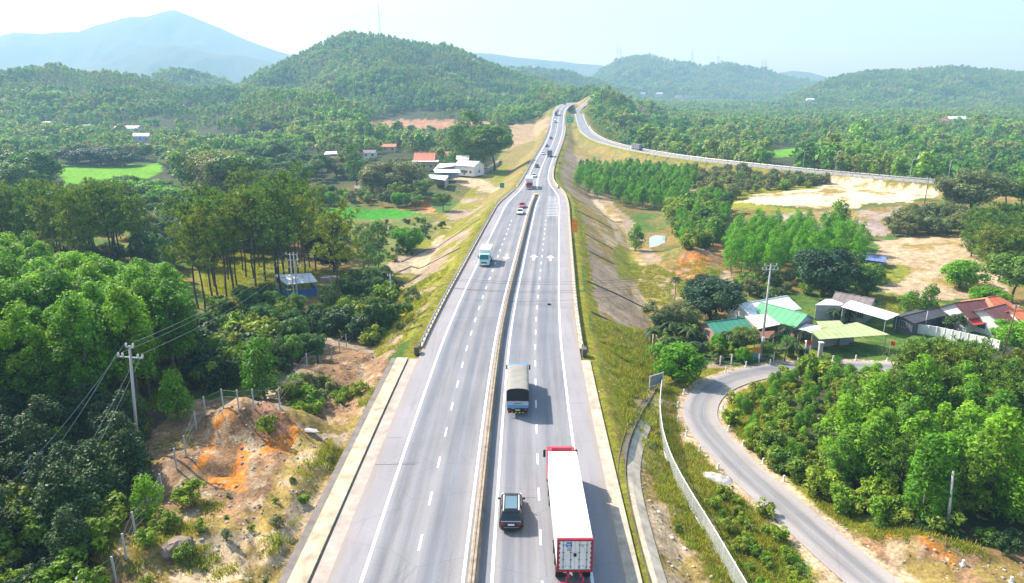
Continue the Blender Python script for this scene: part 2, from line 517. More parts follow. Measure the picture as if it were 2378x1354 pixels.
_TS = np.concatenate([np.arange(34, 260, 0.7), 260 * 1.008 ** np.arange(0, 330)])
def P(u, v):
    """photo point -> point on the ground"""
    a, k = (u - CAM_CX) / CAM_F, (CAM_CY - v) / CAM_F
    d = np.array([a, CP + k * SP, -SP + k * CP])
    x, y, z = d[0] * _TS, d[1] * _TS, CAM_H + d[2] * _TS
    g = z - hfun(x, y)
    hit = np.nonzero(g < 0)[0]
    if len(hit) == 0:
        return Vector((x[-1], y[-1], float(hfun(x[-1:], y[-1:])[0])))
    i = max(hit[0], 1)
    t = g[i - 1] / (g[i - 1] - g[i])
    s = _TS[i - 1] + t * (_TS[i] - _TS[i - 1])
    return Vector((d[0] * s, d[1] * s, hz(d[0] * s, d[1] * s)))

def px_per_m(p):
    zc = p[1] * CP + (CAM_H - p[2]) * SP
    return CAM_F / zc

# lane through the hamlet: centre points read off the photo
_lane_px = [(2330, 905), (2200, 868), (2060, 856), (1960, 852), (1880, 851), (1800, 859), (1740, 871), (1690, 887), (1652, 908), (1628, 938), (1626, 968), (1645, 1003), (1684, 1050), (1740, 1103), (1808, 1163), (1880, 1228), (1952, 1292), (2035, 1360), (2140, 1440), (2300, 1560)]
_pts = [P(u, v) for u, v in _lane_px]
LANE.append(interp_line([(p.y, p.x, p.z, 2.15, 0) for p in _pts], 1.5))
_lz = LANE[0][:, 2]
_k = np.ones(9) / 9
LANE[0][:, 2] = np.convolve(np.r_[[_lz[0]] * 4, _lz, [_lz[-1]] * 4], _k, 'valid')

# ================================================================ colour zones of the ground: polygons read off the photo, laid on the ground
def poly_xy(px, z=None):
    out = []
    for u, v in px:
        p = P(u, v) if z is None else plane(u, v, z)
        out.append((p[0], p[1]))
    return np.array(out)

def in_poly(X, Y, poly):
    inside = np.zeros(X.shape, bool)
    lo, hi = poly.min(0), poly.max(0)
    m = (X >= lo[0]) & (X <= hi[0]) & (Y >= lo[1]) & (Y <= hi[1])
    if not m.any(): return inside
    x, y = X[m], Y[m]; r = np.zeros(x.shape, bool)
    n = len(poly); j = n - 1
    for i in range(n):
        xi, yi = poly[i]; xj, yj = poly[j]
        if yi != yj:
            c = ((yi > y) != (yj > y)) & (x < (xj - xi) * (y - yi) / (yj - yi) + xi)
            r ^= c
        j = i
    inside[m] = r
    return inside

C_DIRT = (0.30, 0.18, 0.095); C_PALE = (0.46, 0.345, 0.215); C_SAND = (0.66, 0.52, 0.34); C_ORANGE = (0.50, 0.185, 0.035); C_RED = (0.38, 0.18, 0.11)
C_RICE = (0.125, 0.30, 0.012); C_RICE2 = (0.05, 0.24, 0.02); C_GRASS = (0.17, 0.19, 0.03); C_YGRASS = (0.235, 0.23, 0.03); C_DRY = (0.30, 0.22, 0.07); C_SLOPE = (0.33, 0.25, 0.17)
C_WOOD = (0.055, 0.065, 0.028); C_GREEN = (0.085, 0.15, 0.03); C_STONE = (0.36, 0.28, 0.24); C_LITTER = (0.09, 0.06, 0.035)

ZONES = [  # colour, roughness of the rim (m), polygon
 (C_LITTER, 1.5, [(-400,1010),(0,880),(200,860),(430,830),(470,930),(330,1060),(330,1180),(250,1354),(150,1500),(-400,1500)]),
 (C_DIRT, 1.0, [(330,1050),(430,930),(520,930),(650,930),(760,800),(930,790),(905,850),(640,1400),(180,1500),(220,1250),(330,1180)]),
 (C_PALE, 1.0, [(660,1200),(800,1010),(880,900),(905,850),(620,1420),(480,1420),(560,1290)]),
 (C_ORANGE, 0.8, [(450,1085),(480,1000),(520,960),(620,948),(710,985),(730,1050),(650,1050),(590,1060),(570,1135),(500,1115)]),
 (C_DRY, 1.0, [(700,1010),(800,1000),(800,1060),(720,1160),(640,1200),(560,1340),(430,1400),(420,1300),(560,1240),(640,1130)]),
 (C_RED, 0.8, [(560,950),(640,945),(690,1000),(620,1020)]),
 (C_RICE, 1.0, [(135,382),(370,379),(376,398),(330,420),(240,455),(150,440)]),
 (C_RICE2, 1.0, [(740,480),(870,485),(1000,493),(940,506),(740,512)]),
 (C_RICE, 1.0, [(1795,349),(1860,343),(1903,348),(1900,362),(1798,366)]),
 ((0.16, 0.175, 0.05), 2.0, [(740,510),(950,505),(1000,500),(1010,540),(930,600),(830,560)]),
 (C_YGRASS, 2.0, [(470,560),(640,540),(680,640),(640,700),(480,720),(440,640)]),
 (C_RED, 3.0, [(845,292),(880,279),(1050,277),(1130,282),(1160,296),(1100,300),(1000,302),(850,300)]),
 ((0.36, 0.26, 0.15), 2.0, [(1150,300),(1230,285),(1285,270),(1282,300),(1240,340),(1190,352),(1160,330)]),
 ((0.25, 0.20, 0.07), 2.0, [(1180,350),(1270,290),(1262,340),(1200,420),(1150,470),(1100,470),(1150,410)]),
 (C_PALE, 1.2, [(1040,405),(1110,408),(1170,432),(1140,450),(1060,425)]),
 (C_ORANGE, 1.0, [(955,495),(985,466),(1005,470),(1010,497)]),
 (C_YGRASS, 1.0, [(1135,385),(1180,380),(1170,425),(1140,420)]),
 (C_SAND, 2.0, [(1700,470),(1760,448),(1900,430),(1950,405),(2010,412),(2060,425),(2180,437),(2195,448),(2100,470),(2000,476),(1960,493),(1850,480)]),
 (C_YGRASS, 2.0, [(1640,452),(1760,430),(1900,425),(1900,438),(1760,450),(1720,470),(1860,488),(1850,496),(1690,486)]),
 (C_STONE, 2.0, [(1790,500),(1960,492),(2110,480),(2090,545),(1990,545),(1850,535)]),
 (C_PALE, 2.0, [(2030,560),(2110,550),(2240,545),(2262,590),(2320,610),(2330,690),(2200,697),(2060,680),(2030,665),(2100,650),(2040,600)]),
 (C_YGRASS, 2.0, [(2010,625),(2120,615),(2110,645),(2030,660)]),
 (C_YGRASS, 2.0, [(2050,680),(2110,690),(2200,705),(2230,720),(2180,770),(2080,760),(2060,720)]),
 (C_PALE, 0.8, [(1640,620),(1690,628),(1740,665),(1730,680),(1690,670)]),
 (C_ORANGE, 1.0, [(1550,625),(1600,575),(1665,560),(1680,580),(1640,640),(1590,650),(1560,650)]),
 (C_GREEN, 1.5, [(1620,845),(1660,780),(1720,700),(1830,690),(1960,680),(2040,690),(2110,760),(2230,800),(2320,830),(2300,850),(2080,850),(1860,842),(1740,850)]),
 (C_PALE, 0.6, [(1880,830),(2060,835),(2080,858),(1960,868),(1860,862)]),
 (C_DRY, 1.0, [(1500,905),(1560,890),(1620,900),(1600,1000),(1680,1090),(1780,1190),(1900,1320),(1960,1400),(1700,1400),(1640,1230),(1560,1080),(1530,980)]),
 (C_PALE, 1.2, [(1470,930),(1515,910),(1500,1010),(1540,1080),(1600,1200),(1640,1320),(1680,1400),(1540,1400),(1480,1180),(1462,1040)]),
 (C_GREEN, 1.2, [(1620,1110),(1680,1140),(1800,1230),(1890,1330),(1900,1400),(1760,1400),(1690,1260)]),
 (C_YGRASS, 0.8, [(1690,905),(1760,880),(1830,875),(1800,900),(1720,930),(1700,1000),(1780,1080),(1740,1060),(1672,985)]),
 (C_PALE, 0.8, [(1745,1095),(1800,1120),(1960,1240),(2060,1310),(2200,1340),(2400,1420),(2150,1430),(1920,1250)]),
 (C_ORANGE, 0.8, [(2030,1250),(2090,1235),(2190,1260),(2260,1290),(2200,1320),(2090,1310)]),
 (C_DIRT, 1.0, [(1900,1200),(2050,1250),(2200,1280),(2420,1290),(2420,1400),(2220,1370),(2080,1330)]),
 (C_PALE, 0.8, [(1870,915),(1950,905),(2000,930),(1940,950),(1890,945)]),
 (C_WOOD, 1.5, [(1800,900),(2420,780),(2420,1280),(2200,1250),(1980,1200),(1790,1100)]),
 (C_PALE, 0.8, [(740,640),(830,640),(830,660),(740,668)]),
 (C_PALE, 0.8, [(290,330),(345,335),(400,345),(395,351),(330,342),(290,335)]),
 (C_DRY, 1.5, [(1330,470),(1420,470),(1530,660),(1560,760),(1500,760),(1480,640)]),
 (C_PALE, 1.0, [(1560,442),(1700,441),(1700,447),(1560,448)]),
 (C_RED, 2.0, [(1285,228),(1335,224),(1345,240),(1292,250)]),
]
# ================================================================ ground sheet
SLOPE_PADS = [
 (C_YGRASS, 0.8, [(1424,578),(1438,566),(1462,588),(1492,630),(1470,652),(1440,650),(1428,615)]),
 (C_PALE, 0.2, [(1466,661),(1482,659),(1494,706),(1492,726),(1478,718)]),
 (C_PALE, 0.2, [(1424,538),(1440,536),(1446,562),(1430,560)]),
 (C_PALE, 0.2, [(1372,463),(1386,462),(1412,496),(1404,500)]),
 (C_PALE, 0.2, [(1406,503),(1420,502),(1438,532),(1424,534)]),
 (C_PALE, 0.2, [(953,612),(984,582),(1008,580),(990,618),(978,634),(956,632)]),
 (C_PALE, 0.2, [(1000,568),(1022,546),(1036,544),(1016,572)]),
 (C_PALE, 0.2, [(1034,528),(1046,524),(1050,532),(1036,534)]),
]
def lin(c): return np.array(c, float)

def ground_colour(X, Y, Z):
    n = len(X)
    w = (fbm(X / 3.0, Y / 3.0, 81, 3) - 0.5); w2 = (fbm(X / 9.0, Y / 9.0, 83, 3) - 0.5)
    wx = (fbm(X / 4.0, Y / 4.0, 85, 3) - 0.5) * 2; wy = (fbm(X / 4.0 + 50, Y / 4.0, 87, 3) - 0.5) * 2
    mixv = smooth((w2 + 0.5 - 0.38) / 0.24)[:, None]
    col = lin(C_GREEN) * (1 - mixv) + lin(C_DRY) * 0.75 * mixv
    dist = smooth((Y - 230) / 120)[:, None]
    col = col * (1 - dist) + lin(C_WOOD) * dist
    # embankments of the two roads
    def slopes(P, reach, bare):
        d, z, hw, side = line_dist(X, Y, P, reach)
        e = d - hw
        emb = (e > 0) & (Z < z - 0.35) & (d < reach) & (e < 24)
        top = emb & (e < 4.0 + 2.5 * w)
        col[emb] = lin(C_SLOPE) * (1 + 0.5 * w[emb])[:, None] if bare else lin((0.20, 0.175, 0.06))
        g = emb & (e < 26) & (w2 + 0.25 * w > (0.10 if bare else -0.05))
        col[g] = lin(C_DRY) * 0.9
        near = emb & (Y < 96 + 14 * w2) & (side > 0)
        col[near] = lin(C_YGRASS) * 0.75
        lft = emb & (side < 0) & (w2 * 1.6 + w * 0.6 > -0.02)
        col[lft] = lin(C_YGRASS) * 0.9
        col[top] = lin(C_YGRASS) * 0.85
        verge = (e > -0.5) & (e < 2.2) & (d < reach) & ~emb
        col[verge] = lin(C_YGRASS) * 0.8
    slopes(HIGHWAY, 60, True)
    slopes(BRANCH, 30, False)
    sand = np.zeros(n)
    for zones in (ZONES, SLOPE_PADS):
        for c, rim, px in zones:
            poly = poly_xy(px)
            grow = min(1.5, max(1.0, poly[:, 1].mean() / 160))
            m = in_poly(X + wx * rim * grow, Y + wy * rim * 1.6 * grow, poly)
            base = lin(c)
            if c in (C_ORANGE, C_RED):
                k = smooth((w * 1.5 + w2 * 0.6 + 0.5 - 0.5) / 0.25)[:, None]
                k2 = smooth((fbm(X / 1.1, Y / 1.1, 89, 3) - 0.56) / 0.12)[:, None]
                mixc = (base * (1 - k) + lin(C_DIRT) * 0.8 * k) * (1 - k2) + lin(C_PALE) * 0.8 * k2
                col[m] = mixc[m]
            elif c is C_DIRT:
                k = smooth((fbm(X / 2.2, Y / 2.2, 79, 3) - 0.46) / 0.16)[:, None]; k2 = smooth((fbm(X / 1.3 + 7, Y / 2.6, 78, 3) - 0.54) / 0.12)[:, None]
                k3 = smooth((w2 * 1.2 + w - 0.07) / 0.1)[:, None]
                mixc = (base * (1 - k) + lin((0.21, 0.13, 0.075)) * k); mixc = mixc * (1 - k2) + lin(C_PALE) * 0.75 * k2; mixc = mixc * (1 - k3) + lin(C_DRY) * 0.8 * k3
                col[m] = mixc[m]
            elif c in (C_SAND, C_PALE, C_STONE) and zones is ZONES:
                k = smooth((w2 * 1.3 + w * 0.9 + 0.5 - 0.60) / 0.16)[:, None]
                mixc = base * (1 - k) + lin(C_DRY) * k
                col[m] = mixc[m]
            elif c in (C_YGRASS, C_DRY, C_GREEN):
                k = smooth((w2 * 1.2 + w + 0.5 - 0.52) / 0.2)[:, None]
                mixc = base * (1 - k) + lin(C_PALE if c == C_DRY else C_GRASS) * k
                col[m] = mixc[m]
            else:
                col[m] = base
    for Pl in LANE:
        d, z, hw, side = line_dist(X, Y, Pl, 8)
        m = (d < hw + 1.0 + 1.0 * w)
        col[m] = lin(C_PALE)
    return np.clip(col, 0.005, 0.9)

def build_ground():
    ys = np.concatenate([np.arange(-60, 33, 3.0), np.arange(33, 128, 0.42), 128 * np.exp(np.arange(0, math.log(6200 / 128), 0.0095))])
    nc = 560
    s = np.linspace(-1, 1, nc)
    hw = np.maximum(70, 42 + 0.86 * ys)
    X = (s[None, :] * hw[:, None]); Y = np.repeat(ys[:, None], nc, 1)
    Z = hfun(X, Y)
    x, y, z = X.ravel(), Y.ravel(), Z.ravel()
    # sink the sheet gently to the sides so the land ends below the far hills
    nr = len(ys)
    i = np.arange(nr - 1)[:, None] * nc + np.arange(nc - 1)[None, :]
    f = np.stack([i, i + 1, i + nc + 1, i + nc], -1).reshape(-1, 4)
    me = mesh_np('ground', np.stack([x, y, z], 1), f, None, True)
    col = ground_colour(x, y, z)
    a = me.color_attributes.new('soil', 'FLOAT_COLOR', 'POINT')
    a.data.foreach_set('color', np.c_[col, np.ones(len(x))].astype(np.float32).ravel())
    m, nt, out = _new('ground')
    L = nt.links.new
    at = N(nt, 'ShaderNodeAttribute', attribute_name='soil', attribute_type='GEOMETRY')
    g = nt.nodes.new('ShaderNodeNewGeometry')
    n1 = N(nt, 'ShaderNodeTexNoise', Scale=0.55, Detail=8.0, Roughness=0.72); L(g.outputs['Position'], n1.inputs['Vector'])
    n2 = N(nt, 'ShaderNodeTexNoise', Scale=2.6, Detail=6.0, Roughness=0.75); L(g.outputs['Position'], n2.inputs['Vector'])
    n3 = N(nt, 'ShaderNodeTexNoise', Scale=0.05, Detail=5.0, Roughness=0.6); L(g.outputs['Position'], n3.inputs['Vector'])
    def rng(n, lo, hi, a, b):
        r = N(nt, 'ShaderNodeMapRange'); r.inputs['From Min'].default_value = lo; r.inputs['From Max'].default_value = hi
        r.inputs['To Min'].default_value = a; r.inputs['To Max'].default_value = b
        L(n.outputs['Fac'], r.inputs['Value']); return r
    r1 = rng(n1, 0.3, 0.7, 0.55, 1.42); r2 = rng(n2, 0.3, 0.7, 0.5, 1.48); r3 = rng(n3, 0.3, 0.7, 0.82, 1.2)
    m1 = N(nt, 'ShaderNodeMath', operation='MULTIPLY'); L(r1.outputs[0], m1.inputs[0]); L(r2.outputs[0], m1.inputs[1])
    m2 = N(nt, 'ShaderNodeMath', operation='MULTIPLY'); L(m1.outputs[0], m2.inputs[0]); L(r3.outputs[0], m2.inputs[1])
    # weeds, clods and pebbles: small dark and pale specks
    vo = N(nt, 'ShaderNodeTexVoronoi', Scale=2.4); L(g.outputs['Position'], vo.inputs['Vector'])
    n4 = N(nt, 'ShaderNodeTexNoise', Scale=0.35, Detail=3.0); L(g.outputs['Position'], n4.inputs['Vector'])
    th = N(nt, 'ShaderNodeMapRange'); th.inputs['From Min'].default_value = 0.4; th.inputs['From Max'].default_value = 0.62; th.inputs['To Min'].default_value = 0.0; th.inputs['To Max'].default_value = 0.34; L(n4.outputs['Fac'], th.inputs['Value'])
    lt = N(nt, 'ShaderNodeMath', operation='LESS_THAN'); L(vo.outputs['Distance'], lt.inputs[0]); L(th.outputs[0], lt.inputs[1])
    sp = N(nt, 'ShaderNodeMix', data_type='RGBA'); L(vo.outputs['Color'], sp.inputs[0]) if False else None
    sepc = nt.nodes.new('ShaderNodeSeparateColor'); L(vo.outputs['Color'], sepc.inputs[0])
    rpc = nt.nodes.new('ShaderNodeValToRGB'); ee = rpc.color_ramp.elements; rpc.color_ramp.interpolation = 'CONSTANT'
    ee[0].position = 0.0; ee[0].color = (0.06, 0.075, 0.02, 1); ee[1].position = 0.45; ee[1].color = (0.13, 0.10, 0.055, 1)
    e2 = ee.new(0.8); e2.color = (0.5, 0.45, 0.36, 1)
    L(sepc.outputs[0], rpc.inputs['Fac'])
    mf = N(nt, 'ShaderNodeMath', operation='MULTIPLY'); L(lt.outputs[0], mf.inputs[0]); mf.inputs[1].default_value = 0.6
    sp = N(nt, 'ShaderNodeMix', data_type='RGBA'); L(mf.outputs[0], sp.inputs[0]); L(at.outputs['Color'], sp.inputs[6]); L(rpc.outputs['Color'], sp.inputs[7])
    sc = N(nt, 'ShaderNodeVectorMath', operation='SCALE'); L(sp.outputs[2], sc.inputs[0]); L(m2.outputs[0], sc.inputs['Scale'])
    b = N(nt, 'ShaderNodeBsdfPrincipled', Roughness=0.95); b.inputs['Specular IOR Level'].default_value = 0.05
    L(sc.outputs[0], b.inputs['Base Color'])
    bp = N(nt, 'ShaderNodeBump', Strength=0.55, Distance=0.35)
    ad = N(nt, 'ShaderNodeMath', operation='ADD'); L(n1.outputs['Fac'], ad.inputs[0]); L(n2.outputs['Fac'], ad.inputs[1])
    L(ad.outputs[0], bp.inputs['Height']); L(bp.outputs[0], b.inputs['Normal'])
    L(b.outputs[0], out.inputs['Surface'])
    me.materials.append(m)
    o = bpy.data.objects.new('ground', me); COL.objects.link(o)
    tag(o, 'rolling green land with bare earth patches, fields and far hills', 'ground', kind='structure')
build_ground()

# ================================================================ paved roads
def frame_at(P):
    d = np.gradient(P[:, :2], axis=0); d /= np.hypot(d[:, 0], d[:, 1])[:, None]
    # left-to-right unit vector (x, y)
    return d[:, 0], -d[:, 1]          # nx, ny  (for direction (dy, dx) the right side is (dy, -dx))

def strip(P, offs_a, offs_b, dz, i0=0, i1=None, cols=1):
    """a ribbon along the line between two side offsets (m, right positive)"""
    P = P[i0:i1]
    nx, ny = frame_at(P)
    oa = offs_a(P) if callable(offs_a) else np.full(len(P), offs_a)
    ob = offs_b(P) if callable(offs_b) else np.full(len(P), offs_b)
    vs = []; lat = []
    for c in range(cols + 1):
        o = oa + (ob - oa) * c / cols
        vs.append(np.stack([P[:, 1] + nx * o, P[:, 0] + ny * o, P[:, 2] + dz], 1)); lat.append(o)
    V = np.stack(vs, 1).reshape(-1, 3)
    n = len(P); k = cols + 1
    i = np.arange(n - 1)[:, None] * k + np.arange(cols)[None, :]
    F = np.stack([i, i + 1, i + k + 1, i + k], -1).reshape(-1, 4)
    s = np.repeat(np.r_[0, np.cumsum(np.hypot(np.diff(P[:, 0]), np.diff(P[:, 1])))][:, None], k, 1).ravel()
    return V, F, np.stack(lat, 1).ravel(), s

def asphalt(name, base, streak, lanes, bite=1.0):
    m, nt, out = _new(name)
    L = nt.links.new
    la = N(nt, 'ShaderNodeAttribute', attribute_name='lat', attribute_type='GEOMETRY')
    st = N(nt, 'ShaderNodeAttribute', attribute_name='along', attribute_type='GEOMETRY')
    hwv = N(nt, 'ShaderNodeAttribute', attribute_name='edge', attribute_type='GEOMETRY')
    g = nt.nodes.new('ShaderNodeNewGeometry')
    cx = nt.nodes.new('ShaderNodeCombineXYZ')
    s1 = N(nt, 'ShaderNodeMath', operation='MULTIPLY'); L(st.outputs['Fac'], s1.inputs[0]); s1.inputs[1].default_value = 0.012
    L(la.outputs['Fac'], cx.inputs[0]); L(s1.outputs[0], cx.inputs[1])
    n1 = N(nt, 'ShaderNodeTexNoise', Scale=0.75, Detail=3.0, Roughness=0.6); L(cx.outputs[0], n1.inputs['Vector'])
    n2 = N(nt, 'ShaderNodeTexNoise', Scale=6.0, Detail=6.0, Roughness=0.8); L(g.outputs['Position'], n2.inputs['Vector'])
    n3 = N(nt, 'ShaderNodeTexNoise', Scale=0.12, Detail=3.0); L(g.outputs['Position'], n3.inputs['Vector'])
    rp = nt.nodes.new('ShaderNodeValToRGB'); e = rp.color_ramp.elements
    e[0].position = 0.34; e[0].color = (base[0] * (1 - .22 * bite), base[1] * (1 - .17 * bite), base[2] * (1 - .10 * bite), 1)
    e[1].position = 0.66; e[1].color = (base[0] * (1 + .15 * bite), base[1] * (1 + .11 * bite), base[2] * (1 + .07 * bite), 1)
    L(n1.outputs['Fac'], rp.inputs['Fac'])
    # hard shoulder: paler, warmer
    ab = N(nt, 'ShaderNodeMath', operation='ABSOLUTE'); L(la.outputs['Fac'], ab.inputs[0])
    sh = N(nt, 'ShaderNodeMath', operation='SUBTRACT'); L(ab.outputs[0], sh.inputs[0]); L(hwv.outputs['Fac'], sh.inputs[1])
    sr = N(nt, 'ShaderNodeMapRange'); sr.inputs['From Min'].default_value = -0.4; sr.inputs['From Max'].default_value = 0.4; L(sh.outputs[0], sr.inputs['Value'])
    mx = N(nt, 'ShaderNodeMix', data_type='RGBA'); L(sr.outputs[0], mx.inputs['Factor']); L(rp.outputs['Color'], mx.inputs[6]); mx.inputs[7].default_value = (base[0] * 1.22, base[1] * 1.15, base[2] * 1.14, 1)
    f2 = N(nt, 'ShaderNodeMapRange'); f2.inputs['From Min'].default_value = 0.3; f2.inputs['From Max'].default_value = 0.7; f2.inputs['To Min'].default_value = 0.86; f2.inputs['To Max'].default_value = 1.14; L(n2.outputs['Fac'], f2.inputs['Value'])
    f3 = N(nt, 'ShaderNodeMapRange'); f3.inputs['From Min'].default_value = 0.3; f3.inputs['From Max'].default_value = 0.7; f3.inputs['To Min'].default_value = 0.92; f3.inputs['To Max'].default_value = 1.08; L(n3.outputs['Fac'], f3.inputs['Value'])
    mm0 = N(nt, 'ShaderNodeMath', operation='MULTIPLY'); L(f2.outputs[0], mm0.inputs[0]); L(f3.outputs[0], mm0.inputs[1])
    tr_ = N(nt, 'ShaderNodeMapRange'); tr_.inputs['From Min'].default_value = -11.0; tr_.inputs['From Max'].default_value = 11.0; L(la.outputs['Fac'], tr_.inputs['Value'])
    rr = nt.nodes.new('ShaderNodeValToRGB'); el = rr.color_ramp.elements
    stops = [(0.0, 1.0)]
    for ctr in lanes:
        for dx, vv in ((-1.5, 1.04), (-.8, .84), (0, 1.0), (.8, .85), (1.5, 1.03)): stops.append(((ctr + dx + 11) / 22, vv))
    stops.append((1.0, 1.0))
    for i, (p_, v_) in enumerate(stops):
        e_ = el[0] if i == 0 else (el[len(el) - 1] if i == len(stops) - 1 else el.new(p_))
        e_.position = p_; e_.color = (v_, v_, v_, 1)
    L(tr_.outputs[0], rr.inputs['Fac'])
    # long dark stains and patched lengths
    cx2 = nt.nodes.new('ShaderNodeCombineXYZ'); s2 = N(nt, 'ShaderNodeMath', operation='MULTIPLY'); L(st.outputs['Fac'], s2.inputs[0]); s2.inputs[1].default_value = 0.09
    L(la.outputs['Fac'], cx2.inputs[0]); L(s2.outputs[0], cx2.inputs[1])
    n5 = N(nt, 'ShaderNodeTexNoise', Scale=0.9, Detail=6.0, Roughness=0.7); L(cx2.outputs[0], n5.inputs['Vector'])
    f5 = N(nt, 'ShaderNodeMapRange'); f5.inputs['From Min'].default_value = 0.5; f5.inputs['From Max'].default_value = 0.75; f5.inputs['To Min'].default_value = 1.0; f5.inputs['To Max'].default_value = 0.74; L(n5.outputs['Fac'], f5.inputs['Value'])
    vj = N(nt, 'ShaderNodeTexVoronoi', Scale=0.16, feature='DISTANCE_TO_EDGE'); L(g.outputs['Position'], vj.inputs['Vector'])
    fj = N(nt, 'ShaderNodeMapRange'); fj.inputs['From Min'].default_value = 0.0; fj.inputs['From Max'].default_value = 0.012; fj.inputs['To Min'].default_value = 0.86; fj.inputs['To Max'].default_value = 1.0; L(vj.outputs['Distance'], fj.inputs['Value'])
    m5 = N(nt, 'ShaderNodeMath', operation='MULTIPLY'); L(f5.outputs[0], m5.inputs[0]); L(rr.outputs['Color'], m5.inputs[1])
    m6 = N(nt, 'ShaderNodeMath', operation='MULTIPLY'); L(m5.outputs[0], m6.inputs[0]); L(fj.outputs[0], m6.inputs[1])
    mm = N(nt, 'ShaderNodeMath', operation='MULTIPLY'); L(mm0.outputs[0], mm.inputs[0]); L(m6.outputs[0], mm.inputs[1])
    sc = N(nt, 'ShaderNodeVectorMath', operation='SCALE'); L(mx.outputs[2], sc.inputs[0]); L(mm.outputs[0], sc.inputs['Scale'])
    # dust lying along the outer edge
    du = N(nt, 'ShaderNodeMapRange'); du.inputs['From Min'].default_value = 1.5; du.inputs['From Max'].default_value = 2.5; L(sh.outputs[0], du.inputs['Value'])
    dn = N(nt, 'ShaderNodeMapRange'); dn.inputs['From Min'].default_value = 0.35; dn.inputs['From Max'].default_value = 0.65; L(n5.outputs['Fac'], dn.inputs['Value'])
    dm = N(nt, 'ShaderNodeMath', operation='MULTIPLY'); L(du.outputs[0], dm.inputs[0]); L(dn.outputs[0], dm.inputs[1])
    d2 = N(nt, 'ShaderNodeMath', operation='MULTIPLY'); L(dm.outputs[0], d2.inputs[0]); d2.inputs[1].default_value = 0.75
    mxd = N(nt, 'ShaderNodeMix', data_type='RGBA'); L(d2.outputs[0], mxd.inputs[0]); L(sc.outputs[0], mxd.inputs[6]); mxd.inputs[7].default_value = (0.33, 0.25, 0.17, 1)
    b = N(nt, 'ShaderNodeBsdfPrincipled', Roughness=0.82); b.inputs['Specular IOR Level'].default_value = 0.25
    L(mxd.outputs[2], b.inputs['Base Color'])
    bp = N(nt, 'ShaderNodeBump', Strength=0.25, Distance=0.02); L(n2.outputs['Fac'], bp.inputs['Height']); L(bp.outputs[0], b.inputs['Normal'])
    L(b.outputs[0], out.inputs['Surface'])
    return m

def road_obj(name, P, mat, label, dz=0.0, cols=16):
    V, F, lat, s = strip(P, lambda p: -p[:, 3], lambda p: p[:, 3], dz, cols=cols)
    me = mesh_np(name, V, F, mat, True)
    for nm, val in (('lat', lat), ('along', s), ('edge', np.repeat(P[:, 4], cols + 1))):
        a = me.attributes.new(nm, 'FLOAT', 'POINT'); a.data.foreach_set('value', val.astype(np.float32))
    o = bpy.data.objects.new(name, me); COL.objects.link(o)
    return tag(o, label, 'road', kind='structure')

M_ASPH = asphalt('highway_asphalt', (0.222, 0.223, 0.231), 1, (-6.5, -2.95, 2.95, 6.5), 1.35)
M_LANE = asphalt('lane_asphalt', (0.27, 0.255, 0.24), 1, (0.0,), 1.7)
M_PAINT = surf('road_paint', (0.85, 0.85, 0.84), 0.7, grime=0.18, scale=2.0)
M_CONC = surf('pale_concrete', (0.50, 0.42, 0.29), 0.9, spec=0.15, grime=0.5, scale=0.7, bump=0.2, space='World')
M_CONC2 = surf('barrier_concrete', (0.33, 0.27, 0.20), 0.9, spec=0.15, grime=0.55, scale=1.4, bump=0.3, space='World')
M_DARKCONC = surf('ditch_concrete', (0.13, 0.115, 0.10), 0.95, spec=0.1, grime=0.4, scale=0.9, space='World')
M_STEEL = surf('galvanised_steel', (0.55, 0.56, 0.57), 0.45, 0.4, grime=0.2)

road_obj('highway', HIGHWAY, M_ASPH, 'wide grey four lane highway running away to the hill')
road_obj('branch_road', BRANCH, M_ASPH, 'grey two lane road curving off right beside the highway', cols=8)
lane = LANE[0].copy(); lane[:, 4] = 1.6
road_obj('village_lane', lane, M_LANE, 'narrow worn asphalt lane bending in front of the village houses', 0.05, cols=6)

# painted markings ------------------------------------------------
S_H = np.r_[0, np.cumsum(np.hypot(np.diff(HIGHWAY[:, 0]), np.diff(HIGHWAY[:, 1])))]
def h_at(y, off=0.0, dz=0.0):
    """point of the highway at station y (ahead of the camera), side offset right"""
    nx, ny = frame_at(HIGHWAY)
    c = [np.interp(y, HIGHWAY[:, 0], HIGHWAY[:, i]) for i in range(5)]
    ax, ay = np.interp(y, HIGHWAY[:, 0], nx), np.interp(y, HIGHWAY[:, 0], ny)
    return Vector((c[1] + ax * off, y + ay * off, c[2] + dz)), math.atan2(-ay, ax)
_HY = HIGHWAY[:, 0]
mk = MB()
def add_strip(m, Pl, a, b, dz):
    V, F, _, _ = strip(Pl, a, b, dz); m.add([tuple(v) for v in V], [tuple(f) for f in F])
DZ = 0.006
main = HIGHWAY[:int(np.searchsorted(_HY, 745))]
wide = HIGHWAY[:int(np.searchsorted(_HY, 232))]
add_strip(mk, main, lambda p: -p[:, 4] - 0.12, lambda p: -p[:, 4] + 0.12, DZ)
add_strip(mk, main, lambda p: p[:, 4] - 0.12, lambda p: p[:, 4] + 0.12, DZ)
add_strip(mk, wide, -1.12, -0.9, DZ)
add_strip(mk, wide, 0.98, 1.2, DZ)
_s0 = int(np.searchsorted(_HY, 246))
add_strip(mk, HIGHWAY[_s0:int(np.searchsorted(_HY, 330))], -0.25, -0.08, DZ)
add_strip(mk, HIGHWAY[_s0:int(np.searchsorted(_HY, 745))], 0.08, 0.25, DZ)
def dash_quads(m, y0, y1, off, period, length, w=0.16):
    y = y0
    while y < y1:
        a, _ = h_at(y, off); b, _ = h_at(y + length, off)
        t = (b - a).normalized(); n = Vector((t.y, -t.x, 0)) * w * 0.5
        z = Vector((0, 0, DZ))
        m.quad(a - n + z, a + n + z, b + n + z, b - n + z)
        y += period
dash_quads(mk, 38.8, 184, -4.72, 6.03, 2.0)
dash_quads(mk, 39.6, 186, 4.72, 6.03, 2.0)
